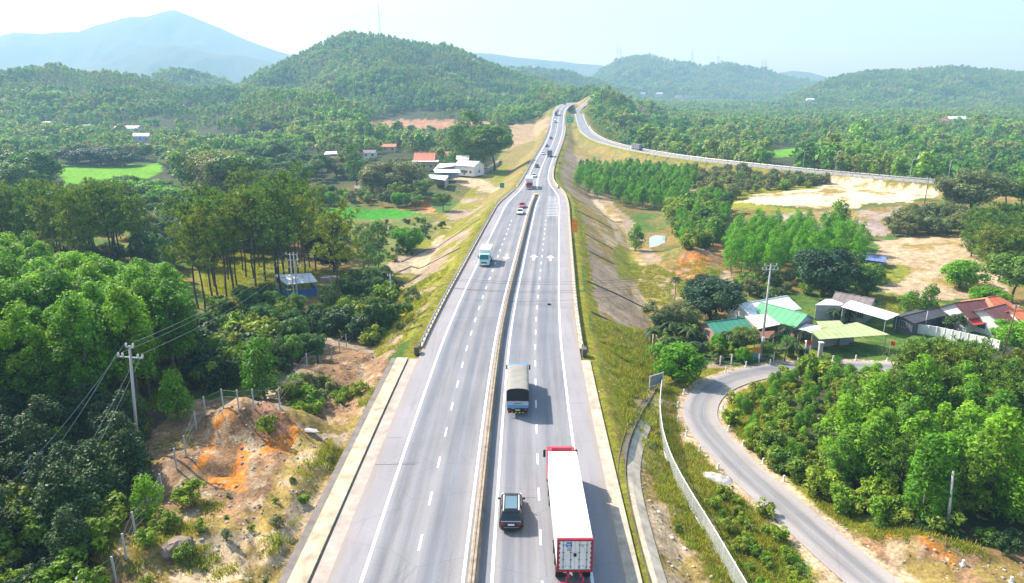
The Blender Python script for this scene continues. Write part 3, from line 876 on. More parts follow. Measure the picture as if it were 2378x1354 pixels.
# transverse bars across the right lane
for i in range(14):
    y = 193 + i * 2.75
    off = np.interp(y, HIGHWAY[:, 0], HIGHWAY[:, 4]) - 0.35
    a, _ = h_at(y, off - 3.2); b, _ = h_at(y, off); c, _ = h_at(y + 0.36, off); d, _ = h_at(y + 0.36, off - 3.2)
    z = Vector((0, 0, DZ)); mk.quad(a + z, b + z, c + z, d + z)
# arrows: outline in (side, along), facing the way of travel
ARROW = [(-0.22, -3.2), (0.22, -3.2), (0.22, 0.4), (0.75, 0.4), (0, 3.0), (-0.75, 0.4), (-0.22, 0.4)]
for (u, v, flip) in ((1176, 597, -1), (1240, 597, 1), (1278, 598, 1)):
    x, y, _ = plane(u, v)
    c, ang = h_at(y); off = (x - c.x)
    pts = []
    for sx, sy in ARROW:
        p, _ = h_at(y + sy * 0.8 * flip, off + sx * flip * 1.15); pts.append((p.x, p.y, DZ))
    mk.add([pts[i] for i in (0, 1, 2, 6)], [(0, 1, 2, 3)]); mk.add([pts[i] for i in (3, 4, 5)], [(0, 1, 2)])
# branch edge lines
add_strip(mk, BRANCH, -3.5, -3.3, DZ); add_strip(mk, BRANCH, 3.3, 3.5, DZ)
tag(mk.build('road_markings', M_PAINT), 'white painted lines, dashes and arrows on the highway', 'road markings', kind='structure')

# concrete gutters beside the near carriageway ---------------------
near = HIGHWAY[int(np.searchsorted(_HY, -38)):int(np.searchsorted(_HY, 86))]
def ribbon_obj(name, Pl, a, b, dz, mat, label, cat, kind='structure'):
    m = MB(); add_strip(m, Pl, a, b, dz)
    return tag(m.build(name, mat), label, cat, kind=kind)
g1 = MB(); add_strip(g1, near, -11.95, -10.8, 0.004); add_strip(g1, near, -12.15, -11.95, -0.12)
tag(g1.build('gutter', surf('gutter_concrete', (0.40, 0.335, 0.28), 0.9, grime=0.35, scale=0.6, space='World')), 'shallow concrete gutter along the left hard shoulder', 'gutter', kind='structure')
dl = MB(); add_strip(dl, near, -13.6, -12.15, 0.16)
for (a, b, z0, z1) in ((-12.152, -12.150, -0.1, 0.16),):
    V, F, _, _ = strip(near, a, a, 0.16); W, _, _, _ = strip(near, a, a, -0.1)
    n = len(near); A = V.reshape(n, 2, 3)[:, 0]; B = W.reshape(n, 2, 3)[:, 0]
    dl.add([tuple(p) for p in A] + [tuple(p) for p in B], [(i, i + 1, n + i + 1, n + i) for i in range(n - 1)])
tag(dl.build('drain_cover', M_CONC), 'pale concrete drain slabs beside the left gutter', 'drain', kind='structure')
# the wall outside the drain slabs
dw = MB()
nx, ny = frame_at(near)
def wall_along(m, Pl, off, w, z0, z1):
    nx, ny = frame_at(Pl)
    rings = []
    for i in range(len(Pl)):
        r = []
        for o, z in ((off - w / 2, z0), (off - w / 2, z1), (off + w / 2, z1), (off + w / 2, z0)):
            r.append((Pl[i, 1] + nx[i] * o, Pl[i, 0] + ny[i] * o, Pl[i, 2] + z))
        rings.append(r)
    m.rings(rings)
wall_along(dw, near, -13.96, 0.7, -0.8, 0.10)
tag(dw.build('drain_wall', surf('grey_drain_wall', (0.2, 0.175, 0.15), 0.95, grime=0.4, scale=0.8, space='World')), 'dark grey drain wall at the foot of the bare cut', 'drain wall', kind='structure')
ribbon_obj('verge_strip', HIGHWAY[int(np.searchsorted(_HY, -38)):int(np.searchsorted(_HY, 87))], 10.8, 11.95, 0.004, surf('verge_concrete', (0.45, 0.385, 0.29), 0.9, spec=0.15, grime=0.45, scale=0.8, bump=0.2, space='World'), 'pale concrete strip along the right hard shoulder', 'verge')

# right-hand drainage ditch: a real channel with pale apron, traced on the ground
def drape(px, n=60, lift=0.0):
    pts = [P(u, v) for u, v in px]
    a = np.array([[p.y, p.x, p.z, 0, 0] for p in pts])
    return interp_line(a, 0.8)
ditch = drape([(1522, 898), (1500, 935), (1470, 985), (1450, 1040), (1444, 1090), (1450, 1150), (1462, 1210), (1476, 1270), (1492, 1330), (1512, 1400)])
def channel(name, Pl, w, depth, mat, label, cat):
    nx, ny = frame_at(Pl); m = MB(); rings = []
    for i in range(len(Pl)):
        c = np.array([Pl[i, 1], Pl[i, 0]]); nn = np.array([nx[i], ny[i]])
        zs = [hz(*(c + nn * o)) for o in (-w, w)]
        top = max(zs) + 0.05
        prof = [(-w - 0.08, top - depth - 0.3), (-w - 0.08, top), (-w, top), (-w + 0.05, top - depth), (w - 0.05, top - depth), (w, top), (w + 0.08, top), (w + 0.08, top - depth - 0.3)]
        rings.append([(c[0] + nn[0] * o, c[1] + nn[1] * o, z) for o, z in prof])
    m.rings(rings)
    return tag(m.build(name, mat), label, cat, kind='structure')
channel('drainage_ditch', ditch, 0.30, 0.18, M_DARKCONC, 'dark narrow drainage channel curving along the right verge', 'ditch')

ap = MB(); V, F, _, _ = strip(ditch[6:], -1.75, -0.5, 0.0, cols=3)
V[:, 2] = hfun(V[:, 0], V[:, 1]) + 0.07; ap.add([tuple(v) for v in V], [tuple(f) for f in F])
tag(ap.build('ditch_apron', surf('apron_concrete', (0.50, 0.43, 0.33), 0.95, spec=0.1, grime=0.45, scale=0.9, space='World')), 'pale concrete apron beside the drainage channel', 'apron', kind='structure')
# tar seams across the hard shoulders
ts = MB()
for (y, o0, o1, w) in ((57.3, -10.7, -6.9, .10), (57.6, -8.9, -6.6, .06), (88.5, -3.0, -1.2, .08), (71, 8.7, 10.4, .05), (101, -8.3, -1.2, .10), (124, 1.3, 8.2, .08), (62.5, -10.5, -9.1, .05), (52.0, 1.4, 4.6, .05)):
    a, _ = h_at(y, o0); b, _ = h_at(y + .12, o1); c, _ = h_at(y + .12 + w, o1); d, _ = h_at(y + w, o0); z = Vector((0, 0, .005))
    ts.quad(a + z, b + z, c + z, d + z)
tag(ts.build('tar_seams', surf('tar', (.09, .09, .095), .8)), 'thin dark tar seams across the carriageways', 'tar seams', kind='structure')

# drains that run down the embankments
def slope_drain(px):
    pts = [P(u, v) for u, v in px]
    m = MB(); rings = []
    seq = []
    for a, b in zip(pts[:-1], pts[1:]):
        k = max(2, int((b - a).length / 1.5))
        for i in range(k): 
            q = a.lerp(b, i / k); seq.append(Vector((q.x, q.y, hz(q.x, q.y))))
    seq.append(pts[-1])
    m2 = MB()
    for i, p in enumerate(seq):
        d = (seq[min(i + 1, len(seq) - 1)] - seq[max(i - 1, 0)]); n = Vector((d.y, -d.x, 0)).normalized() * 0.26
        rings.append([p - n + Vector((0, 0, -0.15)), p - n + Vector((0, 0, 0.14)), p + n + Vector((0, 0, 0.14)), p + n + Vector((0, 0, -0.15))])
    m2.rings(rings)
    return m2
for px in ([(1340,490),(1380,509),(1423,532)], [(1352,540),(1423,578)], [(1360,579),(1425,613)], [(1362,652),(1430,682),(1503,718)], [(1372,724),(1420,746),(1476,776)], [(1326,457),(1446,516)],
           [(923,633),(955,619),(986,619),(1068,576)], [(933,608),(991,579),(1013,577),(1115,508)], [(923,779),(978,757)]):
    tag(slope_drain(px).build('slope_drain', M_DARKCONC), 'thin dark drains running down the highway embankment', 'drain', kind='structure')

# pond
pz = -10.6
pond = [(1508, 552), (1522, 546), (1545, 548), (1546, 566), (1540, 582), (1520, 586), (1508, 578)]
pm = MB(); pp = [plane(u, v, hz(*plane(1527, 566, -10.2)[:2]) + 0.25) for u, v in pond]
pm.add(pp, [tuple(range(len(pp)))])
mw, nt, out = _new('pond_water')
b = N(nt, 'ShaderNodeBsdfPrincipled', Roughness=0.04); b.inputs['Base Color'].default_value = (0.34, 0.40, 0.44, 1); b.inputs['Specular IOR Level'].default_value = 1.0; b.inputs['IOR'].default_value = 1.7
nt.links.new(b.outputs[0], out.inputs['Surface'])
tag(pm.build('pond', mw), 'small bright pond below the right embankment', 'pond', kind='structure')
# ================================================================ plants
rng = np.random.default_rng(7)

G_ACACIA = [(0.085, 0.22, 0.012), (0.14, 0.31, 0.014), (0.21, 0.38, 0.018), (0.11, 0.25, 0.025)]
G_BROAD = [(0.051, 0.1445, 0.026), (0.085, 0.1955, 0.0318), (0.136, 0.255, 0.0318), (0.1615, 0.2295, 0.0506)]
G_DARK = [(0.0253, 0.0713, 0.023), (0.0391, 0.092, 0.0253), (0.0345, 0.0805, 0.0345)]
G_PINE = [(0.088, 0.185, 0.024), (0.13, 0.22, 0.024), (0.22, 0.255, 0.024)]
G_SHRUB = [(0.116, 0.232, 0.0139), (0.1885, 0.29, 0.0162), (0.232, 0.2755, 0.0232), (0.087, 0.1885, 0.0232)]
G_OLIVE = [(0.17, 0.204, 0.068), (0.221, 0.221, 0.085), (0.136, 0.187, 0.068)]
L_ACACIA = leaf_mat('acacia_leaf', G_ACACIA, 0.42)
L_BROAD = leaf_mat('broad_leaf', G_BROAD, 0.28)
L_DARK = leaf_mat('dark_leaf', G_DARK, 0.2)
L_PINE = leaf_mat('pine_needle', G_PINE, 0.25)
L_SHRUB = leaf_mat('shrub_leaf', G_SHRUB, 0.32)
L_OLIVE = leaf_mat('olive_leaf', G_OLIVE, 0.3)
L_BRIGHT = leaf_mat('bright_leaf', [(0.10, 0.29, 0.008), (0.13, 0.34, 0.01), (0.17, 0.36, 0.014)], 0.4)
L_PALM = leaf_mat('palm_frond', [(0.03, 0.09, 0.012), (0.05, 0.12, 0.014)], 0.25)
L_BANANA = leaf_mat('banana_leaf', [(0.09, 0.2, 0.02), (0.13, 0.23, 0.03)], 0.4)
L_FAR = leaf_mat('forest_leaf', [(0.06, 0.15, 0.035), (0.10, 0.24, 0.03), (0.20, 0.38, 0.03), (0.28, 0.31, 0.08), (0.13, 0.31, 0.025), (0.06, 0.15, 0.045), (0.21, 0.26, 0.08)], 0.3, patch=0.012, bite=0.2)
L_GRASS = leaf_mat('grass_blade', [(0.26, 0.30, 0.03), (0.36, 0.33, 0.04), (0.18, 0.27, 0.03), (0.40, 0.30, 0.09)], 0.45)
L_DARK_SHADE = leaf_mat('dark_shade_leaf', [(0.028, 0.07, 0.02), (0.04, 0.085, 0.02), (0.05, 0.10, 0.025)], 0.2)  # dark green: plantation shade put into the leaf colour; also plain dark bushes
M_BARK = surf('bark', (0.10, 0.075, 0.055), 0.95, spec=0.1, grime=0.4, scale=4.0)
M_BARK_PALE = surf('pale_bark', (0.20, 0.17, 0.13), 0.95, spec=0.1, grime=0.4, scale=4.0)

def leaves(C, Rr, per, size, wid, rng, up=0.35, jitter=0.55, flat=0.45, squash=1.0, tint_c=0.6):
    """kite-shaped leaves on clumps: centres C (n,3), radii Rr (n,); returns verts, faces, tint"""
    n = len(C)
    idx = np.repeat(np.arange(n), per)
    m = len(idx)
    d = rng.normal(size=(m, 3)); d[:, 2] += up; d /= np.linalg.norm(d, axis=1)[:, None]
    rad = Rr[idx] * (0.55 + 0.45 * rng.random(m) ** 0.5)
    p = C[idx] + d * rad[:, None] * np.array([1, 1, squash])
    nn = d + jitter * rng.normal(size=(m, 3)); nn[:, 2] += flat; nn /= np.linalg.norm(nn, axis=1)[:, None]
    t = np.cross(nn, rng.normal(size=(m, 3))); t /= np.linalg.norm(t, axis=1)[:, None]
    b = np.cross(nn, t)
    L = size * (0.7 + 0.6 * rng.random(m)); W = wid * (0.7 + 0.6 * rng.random(m))
    V = np.stack([p - t * L[:, None] / 2, p + b * W[:, None] / 2 - t * L[:, None] * 0.08, p + t * L[:, None] / 2 - nn * L[:, None] * 0.12, p - b * W[:, None] / 2 - t * L[:, None] * 0.08], 1)
    F = np.arange(m * 4).reshape(-1, 4)
    clump = rng.random(n)
    tint = np.clip(0.5 + (clump[idx] - 0.5) * tint_c + (rng.random(m) - 0.5) * 0.6, 0, 1)
    return V.reshape(-1, 3), F, tint

def leaf_mesh(name, parts, mat):
    vs, fs, ts = [], [], []; b = 0
    for V, F, t in parts:
        vs.append(V); fs.append(F + b); ts.append(t); b += len(V)
    me = mesh_np(name, np.concatenate(vs), np.concatenate(fs), mat)
    a = me.attributes.new('tint', 'FLOAT', 'FACE'); a.data.foreach_set('value', np.concatenate(ts).astype(np.float32))
    return me

def trunk_mesh(name, H, r, limbs, mat, bend=0.03):
    m = MB()
    k = 6
    pts = [(H * bend * math.sin(i * 1.3), H * bend * math.cos(i * 1.1) - H * bend, H * i / (k - 1)) for i in range(k)]
    m.tube([(pts[0][0], pts[0][1], -0.5)] + pts, r * 1.15, 7, r * 0.25)
    for (z0, end) in limbs:
        i = min(k - 2, int(z0 / H * (k - 1))); f = z0 / H * (k - 1) - i
        a = [pts[i][j] + (pts[i + 1][j] - pts[i][j]) * f for j in range(3)]
        mid = [(a[0] + end[0]) / 2, (a[1] + end[1]) / 2, (a[2] + end[2]) / 2 + 0.06 * H * 0.3]
        m.tube([a, mid, end], r * 0.4, 5, r * 0.12)
    return m.mesh(name, mat, True)

def proto(name, trunk_me, crown_me, label, cat, parts=('trunk', 'crown')):
    """a hidden-from-scene template: (crown mesh, trunk mesh)"""
    return dict(name=name, trunk=trunk_me, crown=crown_me, label=label, cat=cat, parts=parts)

def plant(pr, loc, rz=None, s=1.0, label=None, group=None, squash=1.0):
    rz = rng.random() * 6.283 if rz is None else rz
    sc = (s, s, s * squash)
    e = empty(pr['name'], loc, rz, label or pr['label'], pr['cat'], group)
    e.scale = sc
    for nm, me in ((pr['parts'][0], pr['trunk']), (pr['parts'][1], pr['crown'])):
        if me is None: continue
        o = bpy.data.objects.new(nm, me); COL.objects.link(o); o.parent = e
    return e

def ellipsoid_clumps(n, cz, rx, rz, rr, rng, lo=0.45, top=0.15):
    d = rng.normal(size=(n, 3)); d[:, 2] += top; d /= np.linalg.norm(d, axis=1)[:, None]
    r = lo + (1 - lo) * rng.random(n) ** 0.6
    C = d * r[:, None] * np.array([rx, rx, rz]); C[:, 2] += cz
    return C, rr * (0.75 + 0.5 * rng.random(n))

# --- acacia: slim, upright, puffed crown -----------------------------------
def make_acacia(seed, H=11.0, mat=L_ACACIA, low=0.34, width=2.1, n=38, per=135, size=0.34, wid=0.16):
    g = np.random.default_rng(seed)
    C, Rr = [], []
    for i in range(n):
        t = (i + 0.5) / n
        z = H * (low + (0.99 - low) * t)
        prof = math.sin(math.pi * min(1, 0.16 + 0.80 * t)) ** 0.8
        a = g.random() * 6.283; r = width * prof * (0.35 + 0.65 * g.random() ** 0.5)
        if t > 0.93: r *= 0.3
        C.append((r * math.cos(a), r * math.sin(a), z + g.normal() * 0.25)); Rr.append(0.62 + 0.38 * g.random())
    C = np.array(C); Rr = np.array(Rr)
    cm = leaf_mesh('acacia_crown', [leaves(C, Rr, per, size, wid, g, up=0.5)], mat)
    limbs = [(C[i][2] * 0.8, tuple(C[i])) for i in g.choice(n, 9, False)]
    return trunk_mesh('acacia_trunk', H * 0.93, 0.13, limbs, M_BARK_PALE, 0.012), cm

ACACIA = [make_acacia(100 + i, 11.0, L_ACACIA, 0.28 + 0.03 * (i % 4), 1.8 + 0.2 * (i % 4)) for i in range(8)]
ACACIA_B = [make_acacia(140 + i, 9.0, L_BRIGHT, 0.22, 2.2, 34, 80) for i in range(4)]
ACACIA_L = [make_acacia(155 + i, 8.0, L_ACACIA, 0.10, 1.75, 38, 80, 0.42, 0.19) for i in range(5)]
ACACIA_S = [make_acacia(190 + i, 5.0, L_DARK_SHADE, 0.10, 1.4, 26, 90, 0.34, 0.16) for i in range(4)]  # darkened copy of the young acacia, shade painted into its leaves
ACACIA_Y = [make_acacia(170 + i, 5.0, L_ACACIA, 0.12, 1.35, 24, 80, 0.36, 0.17) for i in range(5)]

# --- broadleaf: wide, lumpy -------------------------------------------------
def make_broad(seed, H=9.0, rx=3.6, rz=3.2, mat=L_BROAD, n=66, per=110, size=0.4, wid=0.24, bark=M_BARK):
    g = np.random.default_rng(seed)
    cz = H - rz
    C1, R1 = ellipsoid_clumps(n, cz, rx * 0.86, rz * 0.86, 0.95, g)
    # a few lobes push the outline out
    for k in range(6):
        a = g.random() * 6.283; b = g.random() * 0.9 - 0.1
        ctr = np.array([math.cos(a) * rx * 0.8, math.sin(a) * rx * 0.8, cz + b * rz * 0.8])
        sel = np.linalg.norm(C1 - ctr, axis=1) < rx * 0.5
        C1[sel] += (ctr - np.array([0, 0, cz])) * 0.18
    cm = leaf_mesh('broadleaf_crown', [leaves(C1, R1, per, size, wid, g, up=0.4)], mat)
    limbs = [(H * 0.3 + 0.25 * C1[i][2], tuple(C1[i])) for i in g.choice(n, 9, False)]
    return trunk_mesh('broadleaf_trunk', H * 0.7, 0.2, limbs, bark), cm
BROAD = [make_broad(200 + i, 9.0 + (i % 3), 3.4 + 0.3 * (i % 2), 3.4) for i in range(6)]
BROAD_D = [make_broad(230 + i, 7.0, 3.6, 2.9, L_DARK) for i in range(3)]
BROAD_O = [make_broad(250 + i, 8.0, 3.4, 3.4, L_OLIVE, size=0.4, wid=0.2) for i in range(4)]
BROAD_B = [make_broad(270 + i, 6.0, 3.0, 2.7, L_BRIGHT) for i in range(3)]

# --- tall eucalyptus ---------------------------------------------------------
def make_euc(seed, H=14.0):
    g = np.random.default_rng(seed)
    C, Rr = [], []
    for i in range(46):
        t = g.random()
        z = H * (0.25 + 0.74 * t); prof = math.sin(math.pi * (0.12 + 0.82 * t)) ** 0.7
        a = g.random() * 6.283; r = 2.6 * prof * (0.3 + 0.7 * g.random() ** 0.5)
        C.append((r * math.cos(a), r * math.sin(a), z)); Rr.append(0.7 + 0.5 * g.random())
    C = np.array(C); Rr = np.array(Rr)
    cm = leaf_mesh('eucalyptus_crown', [leaves(C, Rr, 70, 0.48, 0.2, g, up=0.2, squash=1.15)], L_BROAD)
    return trunk_mesh('eucalyptus_trunk', H * 0.95, 0.18, [(C[i][2] * 0.75, tuple(C[i])) for i in range(10)], M_BARK_PALE, 0.015), cm
EUC = [make_euc(300 + i) for i in range(4)]

# --- pine: long bare trunk, umbrella of needle tufts --------------------------
def make_pine(seed, H=19.0, low=0.55, rx=3.2, mat=L_PINE, nt=150, blades=15):
    g = np.random.default_rng(seed)
    T = []; limbs = []
    nb = 17
    for b in range(nb):
        t = (b + 0.5) / nb
        z0 = H * (low + (0.93 - low) * t)
        a = b * 2.4 + g.random() * 0.6
        ln = rx * (0.55 + 0.5 * math.sin(math.pi * (0.25 + 0.62 * t))) * (0.75 + 0.4 * g.random())
        rise = 0.35 + 0.5 * t
        end = np.array([math.cos(a) * ln, math.sin(a) * ln, z0 + ln * rise])
        limbs.append((z0, tuple(end)))
        k = nt // nb
        for j in range(k):
            f = 0.35 + 0.7 * (j / k)
            T.append(np.array([0, 0, z0]) * (1 - f) + end * f + g.normal(size=3) * np.array([0.5, 0.5, 0.32]))
    for j in range(14): T.append(np.array([g.normal() * 0.7, g.normal() * 0.7, H * 0.97 + g.normal() * 0.4]))
    T = np.array(T); n = len(T)
    idx = np.repeat(np.arange(n), blades); m = len(idx)
    d = g.normal(size=(m, 3)); d[:, 2] += 0.9; d /= np.linalg.norm(d, axis=1)[:, None]
    side = np.cross(d, g.normal(size=(m, 3))); side /= np.linalg.norm(side, axis=1)[:, None]
    L = 0.62 * (0.7 + 0.5 * g.random(m)); W = 0.085
    p = T[idx]
    V = np.stack([p - side * W * 0.5, p + side * W * 0.5, p + d * L[:, None] + side * W * 0.7, p + d * L[:, None] - side * W * 0.7], 1).reshape(-1, 3)
    ct = g.random(n)
    tint = np.clip(0.5 + (ct[idx] - 0.5) * 0.7 + (g.random(m) - 0.5) * 0.4, 0, 1)
    cm = leaf_mesh('pine_crown', [(V, np.arange(m * 4).reshape(-1, 4), tint)], mat)
    return trunk_mesh('pine_trunk', H * 0.97, 0.2, limbs, M_BARK, 0.012), cm
PINE = [make_pine(400 + i, 19.0, 0.42 + 0.04 * (i % 5), 2.9 + 0.35 * (i % 4), nt=190) for i in range(7)]
PINE_S = [make_pine(420 + i, 9.0, 0.15, 2.8, L_PINE, 170, 16) for i in range(4)]

# --- shrubs --------------------------------------------------------------------
def make_shrub(seed, H=2.0, rx=1.3, mat=L_SHRUB, n=16, per=65, size=0.28, wid=0.15):
    g = np.random.default_rng(seed)
    C, Rr = ellipsoid_clumps(n, H * 0.5, rx * 0.8, H * 0.42, 0.42, g, 0.3)
    C[:, 2] = np.maximum(C[:, 2], 0.25)
    cm = leaf_mesh('shrub_foliage', [leaves(C, Rr, per, size, wid, g, up=0.5)], mat)
    m = MB()
    for i in range(6):
        m.tube([(0.05 * i - 0.12, 0.05 * (i % 3), -0.2), tuple(C[i] * np.array([0.5, 0.5, 0.6])), tuple(C[i])], 0.035, 4, 0.012)
    return m.mesh('shrub_stem', M_BARK, True), cm
SHRUB = [make_shrub(500 + i) for i in range(6)]
SHRUB_D = [make_shrub(520 + i, 2.2, 1.5, L_DARK_SHADE) for i in range(5)]
SHRUB_O = [make_shrub(540 + i, 2.0, 1.4, L_OLIVE) for i in range(4)]

# --- palm and banana --------------------------------------------------------------
def frond(m, base, a, ln, rise, droop, wid, seg=6, leaflets=True):
    pts = []
    for i in range(seg + 1):
        t = i / seg
        r = ln * t * (1 - 0.15 * t)
        pts.append(Vector(base) + Vector((math.cos(a) * r, math.sin(a) * r, rise * t - droop * t * t)))
    n = Vector((-math.sin(a), math.cos(a), 0))
    for i in range(seg):
        w0 = wid * (0.35 + 0.65 * math.sin(math.pi * min(1, 0.12 + i / seg * 0.85))); w1 = wid * (0.35 + 0.65 * math.sin(math.pi * min(1, 0.12 + (i + 1) / seg * 0.85)))
        for s in (-1, 1):
            dz = Vector((0, 0, -0.35))
            if leaflets:
                for q in range(3):
                    f0, f1 = q / 3, q / 3 + 0.22
                    a0 = pts[i].lerp(pts[i + 1], f0); a1 = pts[i].lerp(pts[i + 1], f1)
                    tip = (n * s + dz) * w0 + (pts[i + 1] - pts[i]) * 0.4
                    m.add([a0, a1, a1 + tip * 0.98, a0 + tip], [(0, 1, 2, 3)])
            else:
                m.add([pts[i], pts[i + 1], pts[i + 1] + (n * s + dz) * w1, pts[i] + (n * s + dz) * w0], [(0, 1, 2, 3)])
def make_palm(seed, H=7.0):
    g = random.Random(seed); m = MB()
    for k in range(13):
        frond(m, (0, 0, H), k * 2.4 + g.random() * 0.4, 1.9 + 0.4 * g.random(), 1.3 - k * 0.09, 1.5, 0.42)
    t = MB().tube([(0, 0, -0.5), (0.05, 0, H * 0.5), (0, 0.03, H)], 0.13, 7, 0.08)
    return t.mesh('palm_trunk', M_BARK_PALE, True), m.mesh('palm_crown', L_PALM)
def make_banana(seed):
    g = random.Random(seed); m = MB(); t = MB()
    for s in range(3):
        bx, by = g.uniform(-0.7, 0.7), g.uniform(-0.7, 0.7); h = 1.9 + g.random()
        t.tube([(bx, by, -0.2), (bx, by, h)], 0.16, 7, 0.10)
        for k in range(7):
            frond(m, (bx, by, h - 0.1), k * 0.95 + g.random() * 0.5, 1.7 + 0.5 * g.random(), 1.25 - 0.12 * k, 1.5, 0.3, 6, False)
    return t.mesh('banana_stem', surf('banana_stem', (0.2, 0.24, 0.08), 0.8), True), m.mesh('banana_leaves', L_BANANA)
PALM = [make_palm(1), make_palm(2)]
BANANA = [make_banana(i) for i in range(4)]

PR = {
 'acacia': [proto('acacia_tree', t, c, '', 'tree') for t, c in ACACIA],
 'acacia_bright': [proto('acacia_tree', t, c, '', 'tree') for t, c in ACACIA_B],
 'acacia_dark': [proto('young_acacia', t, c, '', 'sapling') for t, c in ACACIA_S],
 'acacia_low': [proto('acacia_tree', t, c, '', 'tree') for t, c in ACACIA_L],
 'acacia_young': [proto('young_acacia', t, c, '', 'sapling') for t, c in ACACIA_Y],
 'broad': [proto('broadleaf_tree', t, c, '', 'tree') for t, c in BROAD],
 'broad_dark': [proto('broadleaf_tree', t, c, '', 'tree') for t, c in BROAD_D],
 'broad_olive': [proto('broadleaf_tree', t, c, '', 'tree') for t, c in BROAD_O],
 'broad_bright': [proto('broadleaf_tree', t, c, '', 'tree') for t, c in BROAD_B],
 'eucalyptus': [proto('eucalyptus_tree', t, c, '', 'tree') for t, c in EUC],
 'pine': [proto('pine_tree', t, c, '', 'tree') for t, c in PINE],
 'pine_low': [proto('pine_tree', t, c, '', 'tree') for t, c in PINE_S],
 'shrub': [proto('shrub', t, c, '', 'shrub', ('stem', 'foliage')) for t, c in SHRUB],
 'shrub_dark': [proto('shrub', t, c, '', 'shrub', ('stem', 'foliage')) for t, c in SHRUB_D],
 'shrub_olive': [proto('shrub', t, c, '', 'shrub', ('stem', 'foliage')) for t, c in SHRUB_O],
 'palm': [proto('palm_tree', t, c, '', 'palm') for t, c in PALM],
 'banana': [proto('banana_plant', t, c, '', 'plant', ('stem', 'leaves')) for t, c in BANANA],
}
HEIGHT = {'acacia': 11, 'acacia_bright': 9, 'acacia_young': 5, 'acacia_low': 8, 'acacia_dark': 5, 'broad': 10, 'broad_dark': 7, 'broad_olive': 8, 'broad_bright': 6, 'eucalyptus': 14, 'pine': 19.5, 'pine_low': 9.5, 'shrub': 2, 'shrub_dark': 2.2, 'shrub_olive': 2, 'palm': 7.6, 'banana': 3.5}
PLANTED = []
def grow(kind, x, y, h, label, group=None, z=None, wide=1.0):
    s = h / HEIGHT[kind]
    z = hz(x, y) if z is None else z
    k = int(rng.integers(len(PR[kind])))
    # how large it shows; nothing outside the frame counts as large
    zc = y * CP + (CAM_H - z) * SP
    u = CAM_CX + CAM_F * x / zc
    size = h * wide * CAM_F / zc
    if group is None: size += 1e6
    elif u < -60 or u > 2440: size *= 0.15
    PLANTED.append(dict(kind=kind, k=k, x=x, y=y, z=z - 0.05, s=s, wide=wide, rz=float(rng.random() * 6.283), label=label, group=group, size=size))

def at_px(kind, u, vb, vt, label, group=None, wide=1.0):
    """a plant whose foot is seen at (u, vb) and whose top is seen at row vt"""
    p = P(u, vb)
    top = at_depth(u, vt, p.y)
    return grow(kind, p.x, p.y, max(0.6, top[2] - p.z), label, group, p.z, wide)

def scatter(poly, spacing, seed, jitter=0.42, keep=1.0, cap=10**6):
    g = np.random.default_rng(seed)
    lo, hi = poly.min(0), poly.max(0)
    xs = np.arange(lo[0], hi[0], spacing); ys = np.arange(lo[1], hi[1], spacing * 0.9)
    X, Y = np.meshgrid(xs, ys); X = X + (np.arange(len(ys))[:, None] % 2) * spacing * 0.5
    X = (X + g.normal(size=X.shape) * spacing * jitter * 0.5).ravel(); Y = (Y + g.normal(size=Y.shape) * spacing * jitter * 0.5).ravel()
    m = in_poly(X, Y, poly) & (g.random(X.shape) < keep)
    d, z, hw, _ = line_dist(X, Y, HIGHWAY, 30); m &= d > hw + 3.5
    d, z, hw, _ = line_dist(X, Y, LANE[0], 12); m &= d > hw + 0.9
    d, z, hw, _ = line_dist(X, Y, BRANCH, 25); m &= d > hw + 4
    for (bx, by, br) in HOUSES_XY:
        m &= np.hypot(X - bx, Y - by) > br - 1.0
        if by > 200 or bx < 0: m &= ~((Y < by) & (Y > by - 2.2 * br) & (np.abs(X - bx * Y / by) < br * 0.75))
    X, Y = X[m], Y[m]
    if len(X) > cap:
        k = np.argsort(Y)[:cap]; X, Y = X[k], Y[k]
    return X, Y, hfun(X, Y)

def grove(kinds, px, spacing, hmin, hmax, label, group, seed, keep=1.0, cap=10**6, wide=1.0, z=None):
    poly = poly_xy(px, z)
    X, Y, Z = scatter(poly, spacing, seed, 0.42, keep, cap)
    g = np.random.default_rng(seed + 1)
    if isinstance(kinds, str): kinds = [kinds]
    lab = label if isinstance(label, dict) else None
    for x, y, zz in zip(X, Y, Z):
        k = kinds[int(g.integers(len(kinds)))]
        lb = lab[k] if lab else label
        gp = group[k] if isinstance(group, dict) else group
        grow(k, float(x), float(y), float(hmin + (hmax - hmin) * g.random()), lb, gp, float(zz), wide)
    return len(X)

CENSUS = {}
def G(name, *a, **k):
    CENSUS[name] = grove(*a, **k)
